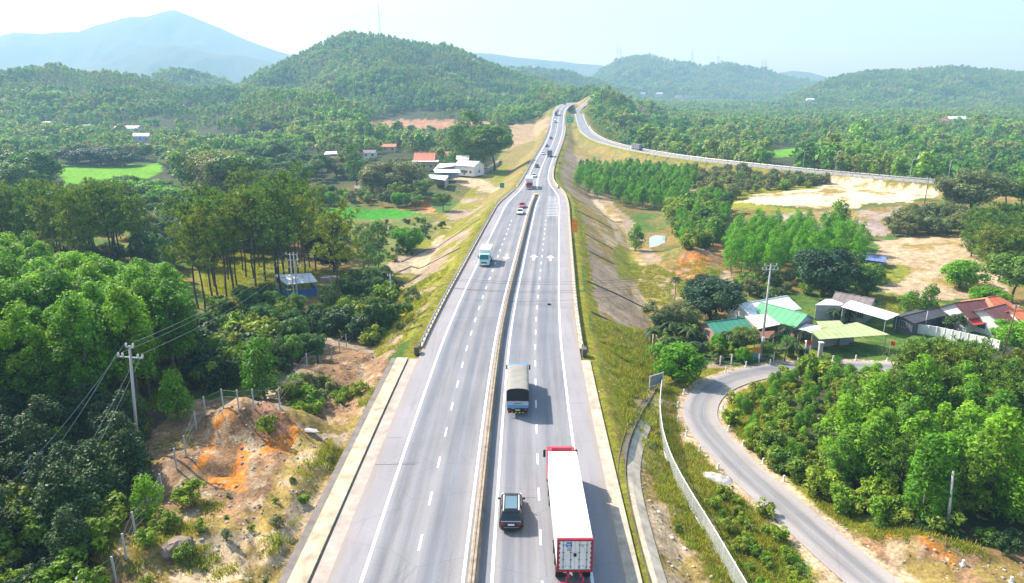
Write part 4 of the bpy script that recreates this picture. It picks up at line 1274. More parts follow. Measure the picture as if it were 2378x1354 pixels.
# ================================================================ buildings
HOUSES_XY = []
_surf_sheet = sheet
def sheet(name, col, axis='X', pitch=0.25, rough=0.5, grime=0.2, metal=0.0, depth=0.6):
    m = _surf_sheet(name, col, axis, pitch, rough, grime, metal, depth)
    nt = m.node_tree; L = nt.links.new
    b = next(n for n in nt.nodes if n.type == 'BSDF_PRINCIPLED'); tc = next(n for n in nt.nodes if n.type == 'TEX_COORD')
    src = b.inputs['Base Color'].links[0].from_socket
    mp = N(nt, 'ShaderNodeMapping'); mp.inputs['Scale'].default_value = (2.4, 0.25, 0.4); L(tc.outputs['Object'], mp.inputs['Vector'])
    n = N(nt, 'ShaderNodeTexNoise', Scale=1.2, Detail=6.0, Roughness=0.7); L(mp.outputs[0], n.inputs['Vector'])
    r = N(nt, 'ShaderNodeMapRange'); r.inputs['From Min'].default_value = 0.50; r.inputs['From Max'].default_value = 0.72; r.inputs['To Max'].default_value = 0.55; L(n.outputs['Fac'], r.inputs['Value'])
    mx = N(nt, 'ShaderNodeMix', data_type='RGBA'); L(r.outputs[0], mx.inputs[0]); L(src, mx.inputs[6]); mx.inputs[7].default_value = (col[0] * .45 + .05, col[1] * .42 + .03, col[2] * .4 + .02, 1)
    w = N(nt, 'ShaderNodeTexWave', wave_type='BANDS', bands_direction=axis, Scale=1.0 / 1.1 / 3.2); L(tc.outputs['Object'], w.inputs['Vector'])
    g = N(nt, 'ShaderNodeMapRange'); g.inputs['From Min'].default_value = 0.0; g.inputs['From Max'].default_value = 0.06; g.inputs['To Min'].default_value = 0.6; g.inputs['To Max'].default_value = 1.0; L(w.outputs['Fac'], g.inputs['Value'])
    sc = N(nt, 'ShaderNodeVectorMath', operation='SCALE'); L(mx.outputs[2], sc.inputs[0]); L(g.outputs[0], sc.inputs['Scale']); L(sc.outputs[0], b.inputs['Base Color'])
    return m
M_WALLW = surf('white_wall', (0.72, 0.71, 0.68), 0.85, grime=0.22, scale=0.8)
M_WALLC = surf('cream_wall', (0.62, 0.52, 0.32), 0.85, grime=0.22, scale=0.8)
M_WALLB = surf('pale_blue_wall', (0.36, 0.46, 0.66), 0.85, grime=0.22, scale=0.8)
M_WALLP = surf('brick_pink_wall', (0.45, 0.27, 0.20), 0.9, grime=0.3, scale=1.2)
M_WALLG = surf('grey_wall', (0.38, 0.37, 0.36), 0.9, grime=0.3, scale=0.9)
M_WALLK = surf('dark_board_wall', (0.10, 0.10, 0.13), 0.85, grime=0.4, scale=1.5)
M_BLUE = surf('blue_sheet', (0.06, 0.16, 0.45), 0.5, grime=0.25)
M_DARK = surf('dark_inside', (0.03, 0.03, 0.03), 0.9)
M_GLASS = surf('window_glass', (0.03, 0.04, 0.05), 0.12, spec=0.6, grime=0.05)
M_WOOD = surf('brown_wood', (0.14, 0.08, 0.045), 0.8, grime=0.35, scale=3)
M_FRAME = surf('window_frame', (0.45, 0.44, 0.42), 0.6)
RF_WHITE = sheet('white_roof_sheet', (0.78, 0.79, 0.80), 'X', 0.3, 0.45, 0.22)
RF_CREAM = sheet('cream_roof_sheet', (0.72, 0.64, 0.56), 'X', 0.3, 0.5, 0.25)
RF_GREEN = sheet('green_roof_sheet', (0.13, 0.40, 0.19), 'X', 0.3, 0.45, 0.2)
RF_TEAL = sheet('teal_roof_sheet', (0.06, 0.27, 0.17), 'X', 0.3, 0.45, 0.25)
RF_LIME = sheet('lime_roof_sheet', (0.42, 0.50, 0.22), 'X', 0.3, 0.5, 0.25)
RF_GREY = sheet('grey_tile_roof', (0.24, 0.20, 0.19), 'X', 0.22, 0.8, 0.4)
RF_BROWN = sheet('brown_tile_roof', (0.17, 0.065, 0.06), 'X', 0.22, 0.7, 0.3)
RF_ORANGE = sheet('orange_tile_roof', (0.58, 0.16, 0.07), 'X', 0.22, 0.6, 0.2)
RF_RED = sheet('red_tile_roof', (0.5, 0.13, 0.10), 'X', 0.22, 0.6, 0.2)
RF_RUST = sheet('rusty_roof_sheet', (0.26, 0.10, 0.06), 'X', 0.3, 0.8, 0.45)
RF_BLACK = sheet('dark_roof_sheet', (0.07, 0.07, 0.085), 'X', 0.3, 0.7, 0.4)
RF_BLUE = sheet('blue_roof_sheet', (0.16, 0.22, 0.42), 'X', 0.3, 0.6, 0.3)

def window(parent, x, y, z, w, h, face, mat=M_FRAME):
    """face: 'x+', 'x-', 'y+', 'y-' outward side"""
    m = MB(); t = 0.05; s = 1 if face[1] == '+' else -1
    g = MB()
    if face[0] == 'y':
        a, b = sorted((y + s * 0.003, y + s * 0.06))
        for x0, x1, z0, z1 in ((x - w / 2 - t, x - w / 2, z - t, z + h + t), (x + w / 2, x + w / 2 + t, z - t, z + h + t), (x - w / 2, x + w / 2, z - t, z), (x - w / 2, x + w / 2, z + h, z + h + t)): m.box(x0, x1, a, b, z0, z1)
        for k in range(1, 3): m.box(x - w / 2 + w * k / 3 - 0.02, x - w / 2 + w * k / 3 + 0.02, a, b, z, z + h)
        a, b = sorted((y + s * 0.002, y + s * 0.03)); g.box(x - w / 2, x + w / 2, a, b, z, z + h)
    else:
        a, b = sorted((x + s * 0.003, x + s * 0.06))
        for y0, y1, z0, z1 in ((y - w / 2 - t, y - w / 2, z - t, z + h + t), (y + w / 2, y + w / 2 + t, z - t, z + h + t), (y - w / 2, y + w / 2, z - t, z), (y - w / 2, y + w / 2, z + h, z + h + t)): m.box(a, b, y0, y1, z0, z1)
        for k in range(1, 3): m.box(a, b, y - w / 2 + w * k / 3 - 0.02, y - w / 2 + w * k / 3 + 0.02, z, z + h)
        a, b = sorted((x + s * 0.002, x + s * 0.03)); g.box(a, b, y - w / 2, y + w / 2, z, z + h)
    f = m.build('window', mat, parent); g.build('pane', M_GLASS, f)
    return f

def gable_house(name, r1, r2, zr, W, rise, roof, wall, label, cat='house', over=0.45, door=True, wins=2, gable=None, group=None, base=None, hip=0.0, ridge_cap=None, parts=True):
    """r1, r2: photo points of the two ridge ends, at level zr above the ground; W half width"""
    mid = plane((r1[0] + r2[0]) / 2, (r1[1] + r2[1]) / 2, -6 + zr if base is None else base + zr)
    g = hz(mid[0], mid[1]) if base is None else base
    a = Vector(plane(*r1, g + zr)); b = Vector(plane(*r2, g + zr))
    L = (b - a).length; c = (a + b) / 2; rz = math.atan2(b.y - a.y, b.x - a.x)
    e = empty(name, (c.x, c.y, g), rz, label, cat, group)
    HOUSES_XY.append((c.x, c.y, max(L / 2, W) + 2.5))
    wl = L / 2 - over; we = W - over; wh = zr - rise - 0.06 + over * rise / W * 0.0
    m = MB()
    eave = zr - rise * (we / W) - 0.10
    vs = [(-wl, -we, -0.6), (wl, -we, -0.6), (wl, we, -0.6), (-wl, we, -0.6), (-wl, -we, eave), (wl, -we, eave), (wl, we, eave), (-wl, we, eave)]
    fs = [(0, 1, 5, 4), (2, 3, 7, 6)]
    if hip > 0: fs += [(1, 2, 6, 5), (3, 0, 4, 7)]
    else:
        vs += [(-wl, 0, zr - 0.10), (wl, 0, zr - 0.10)]
        fs += [(1, 2, 6, 9, 5), (3, 0, 4, 8, 7)]
    m.add(vs, fs); m.build('wall', wall, e)
    if gable is not None and hip == 0:
        for s in (-1, 1):
            gm = MB()
            x0, x1 = sorted((s * (wl + 0.004), s * (wl + 0.05)))
            pr = [(-we, eave), (we, eave), (0, zr - 0.12)]
            gm.add([(x0, p, q) for p, q in pr] + [(x1, p, q) for p, q in pr], [(2, 1, 0), (3, 4, 5), (0, 1, 4, 3), (1, 2, 5, 4), (2, 0, 3, 5)])
            gm.build('gable', gable, e)
    t = 0.07
    rm = MB(); hx = L / 2
    if hip > 0:
        hi = hx - hip
        top = [(-hi, 0, zr), (hi, 0, zr)]; ev = [(-hx, -W, zr - rise), (hx, -W, zr - rise), (hx, W, zr - rise), (-hx, W, zr - rise)]
        rm.slab([ev[0], ev[1], top[1], top[0]], t); rm.slab([ev[2], ev[3], top[0], top[1]], t); rm.slab([ev[1], ev[2], top[1]], t); rm.slab([ev[3], ev[0], top[0]], t)
    else:
        for s in (-1, 1):
            q = [(-hx, s * W, zr - rise), (hx, s * W, zr - rise), (hx, 0, zr), (-hx, 0, zr)]
            if s > 0: q = q[::-1]
            rm.slab(q, t)
    ro = rm.build('roof', roof, e)
    if ridge_cap is not False and parts:
        MB().tube([(-hx + hip, 0, zr + 0.03), (hx - hip, 0, zr + 0.03)], 0.09, 6).build('ridge', ridge_cap or roof, ro)
    if parts:
        if door:
            d = MB().box(-0.5, 0.5, -we - 0.05, -we - 0.004, -0.02, min(2.05, eave - 0.1)).build('door', M_WOOD, e)
            MB().box(0.34, 0.42, -we - 0.09, -we - 0.052, 0.95, 1.05).build('handle', M_STEEL, d)
        if eave > 1.7:
            for k in range(wins):
                x = (-0.30 + 0.60 * k / max(1, wins - 1)) * L if wins > 1 else 0.3 * L
                if abs(x) < wl - 0.7: window(e, x, -we, 0.9, 1.1, min(1.1, eave - 1.1), 'y-')
            for s in (-1, 1): window(e, s * wl, 0, 0.9, 1.2, min(1.1, eave - 1.1), 'x' + ('+' if s > 0 else '-'))
    return e

def canopy(name, px, zs, roof, label, cat, post=M_FRAME, walls=None, wall_mat=M_WALLW, wall_h=None, base=None, group=None, t=0.06, inner=True):
    """roof sheet given by four photo corners (near-left, near-right, far-right, far-left) and levels above ground; posts below"""
    g0 = base
    if base is None:
        c = plane(sum(p[0] for p in px) / 4, sum(p[1] for p in px) / 4, -6 + sum(zs) / 4); g0 = hz(c[0], c[1])
    q = [Vector(plane(u, v, g0 + z)) for (u, v), z in zip(px, zs)]
    c = (q[0] + q[1] + q[2] + q[3]) / 4
    rz = math.atan2(q[1].y - q[0].y, q[1].x - q[0].x)
    e = empty(name, (c.x, c.y, g0), rz, label, cat, group)
    M = (Matrix.Translation((c.x, c.y, g0)) @ Matrix.Rotation(rz, 4, 'Z')).inverted()
    l = [M @ p for p in q]
    HOUSES_XY.append((c.x, c.y, max((l[0] - l[2]).length, (l[1] - l[3]).length) / 2 + 1.5))
    MB().slab([tuple(p) for p in l], t).build('roof', roof, e)
    cen = sum(l, Vector()) / 4
    ins = [p.lerp(cen, 0.07) for p in l]
    for p, z in zip(ins, zs):
        MB().tube([(p.x, p.y, -0.5), (p.x, p.y, p.z - t)], 0.07, 6).build('post', post, e)
    for k in (walls or ()):
        a, b = ins[k], ins[(k + 1) % 4]
        h0 = (wall_h or 99)
        n = Vector((-(b - a).y, (b - a).x, 0)).normalized() * 0.06
        za, zb = min(h0, a.z - t - 0.03), min(h0, b.z - t - 0.03)
        d = (b - a); d.z = 0; d.normalize(); a2, b2 = a + d * 0.09, b - d * 0.09
        m = MB().add([a2 - n, b2 - n, b2 + n, a2 + n], [])
        vs = [(p.x, p.y, z) for p, z in ((a2 - n, -0.5), (b2 - n, -0.5), (b2 + n, -0.5), (a2 + n, -0.5), (a2 - n, za), (b2 - n, zb), (b2 + n, zb), (a2 + n, za))]
        MB().add(vs, [(3, 2, 1, 0), (4, 5, 6, 7), (0, 1, 5, 4), (1, 2, 6, 5), (2, 3, 7, 6), (3, 0, 4, 7)]).build('wall', wall_mat, e)
    return e

# ---- hamlet on the right
gable_house('white_roof_house', (1716,707), (1829,687), 4.3, 3.4, 1.5, RF_WHITE, M_WALLW, 'long house under a white sheet roof behind the green roofed house', wins=3)
gable_house('green_roof_house', (1768,702), (1876,731), 4.3, 3.3, 1.6, RF_GREEN, M_WALLP, 'house with a bright green gabled roof and pale blue gable', gable=M_WALLB)
canopy('lean_to', [(1853,764),(1898,776),(1922,758),(1872,752)], [2.4,2.4,2.7,2.7], RF_WHITE, 'small white lean-to roof below the blue gable', 'lean-to')
canopy('cream_shed', [(1761,764),(1813,753),(1780,729),(1729,734)], [2.5,2.5,3.2,3.2], RF_CREAM, 'cream sheet roof shed in front of the green roofed house', 'shed', walls=(1, 2, 3), wall_mat=M_WALLP)
gable_house('teal_roof_house', (1640,749), (1730,738), 3.3, 2.7, 1.1, RF_TEAL, M_WALLP, 'low house with dull teal roof next to the nearly black tree', wins=2)
canopy('rusty_porch', [(1752,786),(1785,786),(1800,768),(1762,770)], [2.2,2.2,2.6,2.6], RF_RUST, 'rusty brown porch roof behind the tall concrete pole', 'porch')
c = canopy('carport', [(1903,788),(2066,777),(1990,748),(1882,768)], [2.8,2.8,3.3,3.3], RF_LIME, 'wide yellow-green canopy roof over the yard by the lane', 'canopy', walls=(2,), wall_mat=M_WALLG)
MB().box(0.6, 2.4, 1.55, 1.62, 0.0, 2.1).build('door', surf('grey_door', (0.32, 0.36, 0.42), 0.6), c)
canopy('green_strip_shed', [(1905,762),(1962,756),(1950,744),(1896,746)], [3.0,3.0,3.2,3.2], RF_LIME, 'narrow dull green roof strip behind the yellow-green canopy', 'shed')
gable_house('grey_tile_house', (1940,678), (2032,694), 4.2, 3.4, 1.6, RF_GREY, M_WALLG, 'old house with grey tiled roof and blue gable behind the white canopies', gable=M_WALLB)
canopy('white_shed', [(1893,708),(1953,709),(1974,695),(1918,694)], [2.9,2.9,3.3,3.3], RF_WHITE, 'flat white roofed shed left of the long white canopy', 'shed', walls=(0, 1, 3), wall_mat=M_WALLG)
canopy('white_canopy', [(1953,712),(2060,743),(2089,730),(1976,697)], [3.0,3.0,3.2,3.6], RF_WHITE, 'long white sheet canopy on thin posts in the middle of the hamlet', 'canopy', walls=(3,), wall_mat=M_WALLG)
gable_house('brown_roof_house', (2214,704), (2290,695), 4.6, 3.3, 1.8, RF_BROWN, M_WALLW, 'white house with dark brown tiled roof and red awning', wins=1)
gable_house('front_white_house', (2284,719), (2336,706), 4.3, 4.0, 1.7, RF_BROWN, M_WALLW, 'front white house with broad gable and barred window')
gable_house('orange_roof_house', (2277,692), (2335,686), 5.0, 3.8, 1.7, RF_ORANGE, M_WALLW, 'house with orange hipped roof behind the brown roofed ones', hip=1.6, wins=1)
gable_house('orange_annex', (2345,722), (2400,722), 4.0, 3.2, 1.3, RF_ORANGE, M_WALLW, 'orange roofed annex cut by the right edge', wins=1)
aw = next(o for o in scene.objects if o.name.startswith('brown_roof_house'))
MB().slab([(-3.6, -4.3, 1.9), (-1.2, -4.3, 1.9), (-1.2, -3.0, 2.5), (-3.6, -3.0, 2.5)], 0.05).build('awning', surf('red_awning', (0.55, 0.06, 0.05), 0.6), aw)
gable_house('dark_shed', (2096,735), (2190,712), 2.9, 2.2, 0.6, RF_BLACK, M_WALLK, 'long dark board shed left of the brown roofed house', 'shed', wins=0, door=False)
gable_house('blue_tarp_hut', (2012,590), (2060,596), 2.6, 2.4, 0.9, RF_BLUE, M_BLUE, 'small hut wrapped in blue tarpaulin beside the cleared field', 'hut', wins=0, door=False)

def wall_run(name, px, h, t, mat, label, cat, pillars=0, top=None):
    pts = [P(u, v) for u, v in px]
    e = empty(name, tuple(pts[0]), 0, label, cat)
    o = pts[0]
    for a, b in zip(pts[:-1], pts[1:]):
        d = (b - a); d.z = 0; d.normalize(); n = Vector((-d.y, d.x, 0)) * t / 2
        q = []
        for z0, z1 in ((-0.5, h),):
            vs = [a - n, b - n, b + n, a + n]
            vv = [(p - o) + Vector((0, 0, z0)) for p in vs] + [(p - o) + Vector((0, 0, z1)) for p in vs]
            MB().add(vv, [(3, 2, 1, 0), (4, 5, 6, 7), (0, 1, 5, 4), (1, 2, 6, 5), (2, 3, 7, 6), (3, 0, 4, 7)]).build('wall', mat, e)
    L = sum((b - a).length for a, b in zip(pts[:-1], pts[1:]))
    for i in range(pillars):
        s = L * i / max(1, pillars - 1); k = 0
        while k < len(pts) - 2 and s > (pts[k + 1] - pts[k]).length: s -= (pts[k + 1] - pts[k]).length; k += 1
        p = pts[k].lerp(pts[k + 1], min(1, s / (pts[k + 1] - pts[k]).length)) - o
        MB().box(p.x - t * .7, p.x + t * .7, p.y - t * .7, p.y + t * .7, p.z - 0.5, p.z + h + 0.04).build('pillar', top or mat, e)
    return e
wall_run('boundary_wall', [(2118,772),(2180,782),(2250,798),(2318,814)], 1.7, 0.16, M_WALLW, 'long white concrete wall below the brown roofed houses', 'wall', 12)
wall_run('garden_wall', [(2320,812),(2420,830)], 1.6, 0.16, M_WALLG, 'grey concrete wall behind the bushy trees at the right edge', 'wall', 4)
wall_run('village_wall', [(1120,404),(1136,398),(1158,383),(1160,373)], 1.8, 0.2, M_WALLG, 'grey yard wall right of the white villa', 'wall', 0)

# gate pillars and flags at the yard
for (u, v, lb) in [(1872, 826, 'left concrete gate pillar at the yard entrance'), (1903, 828, 'right concrete gate pillar at the yard entrance')]:
    p = P(u, v); e = empty('gate_pillar', tuple(p), 0, lb, 'pillar', None)
    MB().box(-0.28, 0.28, -0.28, 0.28, -0.3, 2.3, 0.03).build('shaft', M_WALLG, e); MB().box(-0.36, 0.36, -0.36, 0.36, 2.303, 2.45, 0.03).build('cap', M_WALLW, e)
M_FLAG = surf('red_cloth', (0.75, 0.05, 0.02), 0.8, grime=0.1)
for (u, v, h, lb) in [(2062, 834, 3.1, 'red flag on a short pole at the right end of the yard'), (1868, 836, 3.4, 'red flag beside the left gate pillar')]:
    p = P(u, v); e = empty('flag', tuple(p), 0.4, lb, 'flag')
    MB().tube([(0, 0, -0.2), (0, 0, h)], 0.03, 6).build('pole', M_STEEL, e)
    m = MB(); n = 7
    vs = [(0.03 + 1.0 * i / n, 0.10 * math.sin(i * 1.4), z - 0.35 * i / n) for z in (h - 0.75, h - 0.05) for i in range(n + 1)]
    m.add(vs, [(i, i + 1, n + 2 + i, n + 1 + i) for i in range(n)])
    m.build('cloth', M_FLAG, e)
p = P(1745, 836); e = empty('notice_board', tuple(p), 0.15, 'orange and teal board standing behind the roadside posts', 'board')
MB().box(-1.3, 1.3, -0.05, 0.05, 0.2, 1.1).build('lower_panel', surf('teal_panel', (0.10, 0.33, 0.36), 0.6), e)
MB().box(-1.3, 1.3, -0.05, 0.05, 1.103, 2.1).build('upper_panel', surf('orange_panel', (0.75, 0.28, 0.04), 0.6), e)
for s in (-1, 1): MB().tube([(s * 1.36, 0, -0.3), (s * 1.36, 0, 2.2)], 0.05, 6).build('post', M_STEEL, e)

# ---- left: blue shed, brick stacks
canopy('blue_shed', [(665,661),(738,654),(722,634),(637,638)], [2.9,2.9,3.3,3.3], RF_WHITE, 'open shed with white roof and blue walls below the pines', 'shed', walls=(0, 1, 3), wall_mat=M_BLUE, wall_h=1.5)
for (u, v, w, h, lb) in [(757, 655, 2.2, 1.1, 'left stack of pale blocks right of the blue shed'), (775, 652, 2.6, 1.3, 'tallest stack of pale blocks right of the blue shed'), (790, 658, 1.6, 0.8, 'low stack of pale blocks farthest right of the blue shed')]:
    p = P(u, v); m = MB(); n = int(w / 0.42); k = int(h / 0.22)
    for i in range(n):
        for j in range(k):
            if random.Random(i * 7 + j).random() < 0.9 or j < k - 1: m.box(-w / 2 + i * 0.42, -w / 2 + i * 0.42 + 0.40, -0.5, 0.5, j * 0.22, j * 0.22 + 0.21)
    o = m.build('block_stack', surf('pale_block', (0.55, 0.45, 0.40), 0.9, grime=0.35, scale=2.5)); o.location = p; tag(o, lb, 'stack')

# ---- left middle distance
b = -4.5
t = gable_house('temple', (962,354), (1012,354), 8.0, 5.6, 3.6, RF_ORANGE, M_WALLC, 'small temple with orange roof and curled ridge ornaments', 'temple', base=b, wins=3)
for x in (-5.2, -2.6, 0, 2.6, 5.2):
    m = MB().tube([(x, 0, 8.0), (x + 0.25, 0, 8.7), (x - 0.15, 0, 9.3)], 0.22, 6, 0.06); m.build('ornament', surf('gold_ornament', (0.7, 0.35, 0.06), 0.5), t)
MB().slab([(-7.6, -7.5, 4.0), (7.6, -7.5, 4.0), (7.6, -4.4, 4.5), (-7.6, -4.4, 4.5)], 0.12).build('eave_roof', RF_WHITE, t)
gable_house('white_villa', (1066,372), (1114,375), 6.2, 4.8, 2.0, RF_WHITE, M_WALLW, 'large white roofed villa right of the temple', base=b, wins=4)
gable_house('cream_upper_house', (1060,361), (1090,361), 8.0, 4.2, 1.6, RF_CREAM, M_WALLW, 'cream roofed upper house rising behind the white villa', base=b, wins=1)
canopy('villa_carport', [(1008,392),(1052,386),(1072,377),(1020,380)], [3.4,3.4,3.8,3.8], RF_WHITE, 'white sloping roof between temple and villa', 'canopy', base=b, walls=(2,), wall_mat=M_WALLW)
canopy('villa_porch', [(1010,401),(1070,401),(1066,393),(1006,393)], [3.2,3.2,3.5,3.5], RF_WHITE, 'long pale porch roof in front of the villa', 'porch', base=b, walls=(2,), wall_mat=M_WALLB)
canopy('white_carport', [(1000,414),(1034,419),(1042,408),(994,405)], [3.2,3.2,3.6,3.6], RF_WHITE, 'white carport roof lowest in front of the villa', 'carport', base=-5.5, walls=(1, 2), wall_mat=M_WALLG)
gable_house('brown_farmhouse', (756,361), (798,366), 5.0, 5.5, 2.2, RF_BROWN, M_WALLW, 'brown roofed farmhouse right of the grey one beyond the rice field', base=-6)
gable_house('grey_farmhouse', (676,372), (716,370), 4.6, 5.0, 1.8, RF_GREY, M_WALLW, 'grey roofed farmhouse with white wall beyond the rice field', base=-6)
canopy('white_farm_roof', [(752,359),(784,357),(782,351),(756,352)], [4.4,4.4,4.8,4.8], RF_WHITE, 'white roof strip behind the brown farmhouse', 'shed', base=-6)
gable_house('farm_annex', (764,378), (796,382), 3.4, 3.4, 1.0, RF_GREY, M_WALLP, 'low annex in front of the brown farmhouse', base=-6, wins=1)
canopy('field_hut', [(824,438),(841,438),(838,431),(822,431)], [2.2,2.2,2.5,2.5], RF_GREY, 'tiny grey hut under the olive trees', 'hut', base=-7, walls=(2, 3), wall_mat=M_WOOD)
def far_house(u, vb, vt, wpx, rf, wl, label, depth=8.0, turn=0.0):
    """foot seen at (u, vb), roof top at row vt, width in photo pixels"""
    p = P(u, vb); k = px_per_m(p); L = wpx / k; H = max(4.5, (at_depth(u, vt, p.y)[2] - p.z))
    e = empty('far_house', tuple(p), turn, label, 'house')
    HOUSES_XY.append((p.x, p.y, min(14.0, max(L / 2, depth / 2)) + 1.5))
    rise = min(2.4, H * .3); wl2, wd = L / 2 - .4, depth / 2 - .4; ev = H - rise
    m = MB().add([(-wl2, -wd, -1), (wl2, -wd, -1), (wl2, wd, -1), (-wl2, wd, -1), (-wl2, -wd, ev), (wl2, -wd, ev), (wl2, wd, ev), (-wl2, wd, ev), (-wl2, 0, H - .1), (wl2, 0, H - .1)],
                 [(0, 1, 5, 4), (2, 3, 7, 6), (1, 2, 6, 9, 5), (3, 0, 4, 8, 7)])
    m.build('wall', wl, e)
    r = MB()
    for sg in (-1, 1):
        q = [(-L / 2, sg * depth / 2, ev - .15), (L / 2, sg * depth / 2, ev - .15), (L / 2, 0, H), (-L / 2, 0, H)]
        r.slab(q if sg < 0 else q[::-1], .12)
    r.build('roof', rf, e)
    for j in range(max(2, int(L / 5))):
        x = -L / 2 + L * (j + .5) / max(2, int(L / 5))
        window(e, x, -wd, ev * .35, 1.3, min(1.4, ev * .4), 'y-')
    return e
for a in [(905, 352, 334, 34, RF_ORANGE, M_WALLC, 'orange roofed house between the tall trees left of the temple', 8), (860, 366, 350, 30, RF_GREY, M_WALLW, 'small grey roofed house left of the orange roofed one', 7), (720, 352, 338, 34, RF_RED, M_WALLW, 'red roofed house above the brown farmhouses', 8), (130, 316, 303, 30, RF_WHITE, M_WALLB, 'white shed left of the far hall on the slope', 8), (52, 304, 293, 18, RF_WHITE, M_WALLW, 'tiny white house at the far left edge among trees', 8), (205, 300, 290, 20, RF_GREY, M_WALLC, 'small grey roofed house left of the far white hall', 8), (640, 372, 354, 40, RF_GREY, M_WALLG, 'grey roofed house farthest left of the brown farmhouses', 9), (1040, 372, 352, 44, RF_RED, M_WALLC, 'faded red roofed house behind the temple and villa', 9), (299, 308, 292, 56, RF_WHITE, M_WALLW, 'far white roofed hall on the left slope', 10), (332, 328, 309, 44, RF_CREAM, M_WALLB, 'pale roofed house below the far white hall', 9), (417, 332, 320, 42, RF_WHITE, M_WALLP, 'far white roof right of the pale roofed house on the left', 8), (109, 296, 282, 22, RF_WHITE, M_WALLC, 'small white house farthest left among trees', 8),
          (2040, 402, 376, 44, RF_BROWN, M_WALLP, 'dark red roofed house just beyond the branch road', 9), (2180, 300, 275, 26, RF_RED, M_WALLW, 'red roofed house in the forest at far right', 10), (2217, 297, 270, 40, RF_WHITE, M_WALLW, 'white roofed house right of the red one in the forest', 10),
          (2071, 246, 233, 18, RF_RED, M_WALLC, 'tiny red roof below the right hill', 10), (1880, 242, 228, 18, RF_WHITE, M_WALLW, 'tiny white house below the right hill', 9), (1575, 236, 222, 16, RF_RED, M_WALLW, 'tiny house with pink wall below the middle right hill', 9), (1601, 234, 222, 22, RF_BLUE, M_WALLB, 'long blue roofed building below the middle right hill', 9),
          (1492, 224, 215, 12, RF_WHITE, M_WALLW, 'far white roof left of the other one beside the road bend', 9), (1531, 224, 215, 15, RF_WHITE, M_WALLW, 'far white roof right of the other one beside the road bend', 9), (2298, 445, 426, 32, RF_WHITE, M_WALLW, 'white hut beside the branch road at far right', 4)]:
    far_house(*a)
# ================================================================ vehicles (forward is +y, wheels on z = 0)
M_TYRE = surf('tyre_rubber', (0.02, 0.02, 0.02), 0.9, spec=0.2)
M_RIM = surf('wheel_rim', (0.35, 0.35, 0.36), 0.4, 0.7)
M_BLACKP = surf('black_plastic', (0.02, 0.02, 0.022), 0.5)
M_CARGLASS = surf('car_glass', (0.012, 0.016, 0.02), 0.05, spec=0.8, grime=0.02)
M_TAIL = surf('tail_lamp', (0.35, 0.01, 0.01), 0.2, spec=0.6)
M_HEAD = surf('head_lamp', (0.75, 0.76, 0.78), 0.15, spec=0.6)
M_PLATE = surf('number_plate', (0.78, 0.78, 0.76), 0.5)
def paint(name, c, metal=0.0): return surf('paint_' + name, c, 0.28, metal, 0.55, 0.06, 1.0)

def rrect(hw, z0, z1, r, y):
    r = min(r, hw * 0.9, (z1 - z0) * 0.45); p = []
    for cx, cz, a0 in ((hw - r, z1 - r, 0), (-hw + r, z1 - r, 90), (-hw + r, z0 + r, 180), (hw - r, z0 + r, 270)):
        for k in range(4):
            a = R(a0 + 30 * k); p.append((cx + r * math.cos(a), y, cz + r * math.sin(a)))
    return p[::-1]

def wheel(e, x, y, r=0.34, w=0.22, seg=18):
    o = MB().cyl((0, 0, 0), r, w, 'x', seg).build('wheel', M_TYRE, e, False)
    o.location = (x, y, r)
    s = 1 if x > 0 else -1
    m = MB().cyl((s * w * 0.5, 0, 0), r * 0.62, 0.03, 'x', 12)
    m.build('rim', M_RIM, o)
    return o

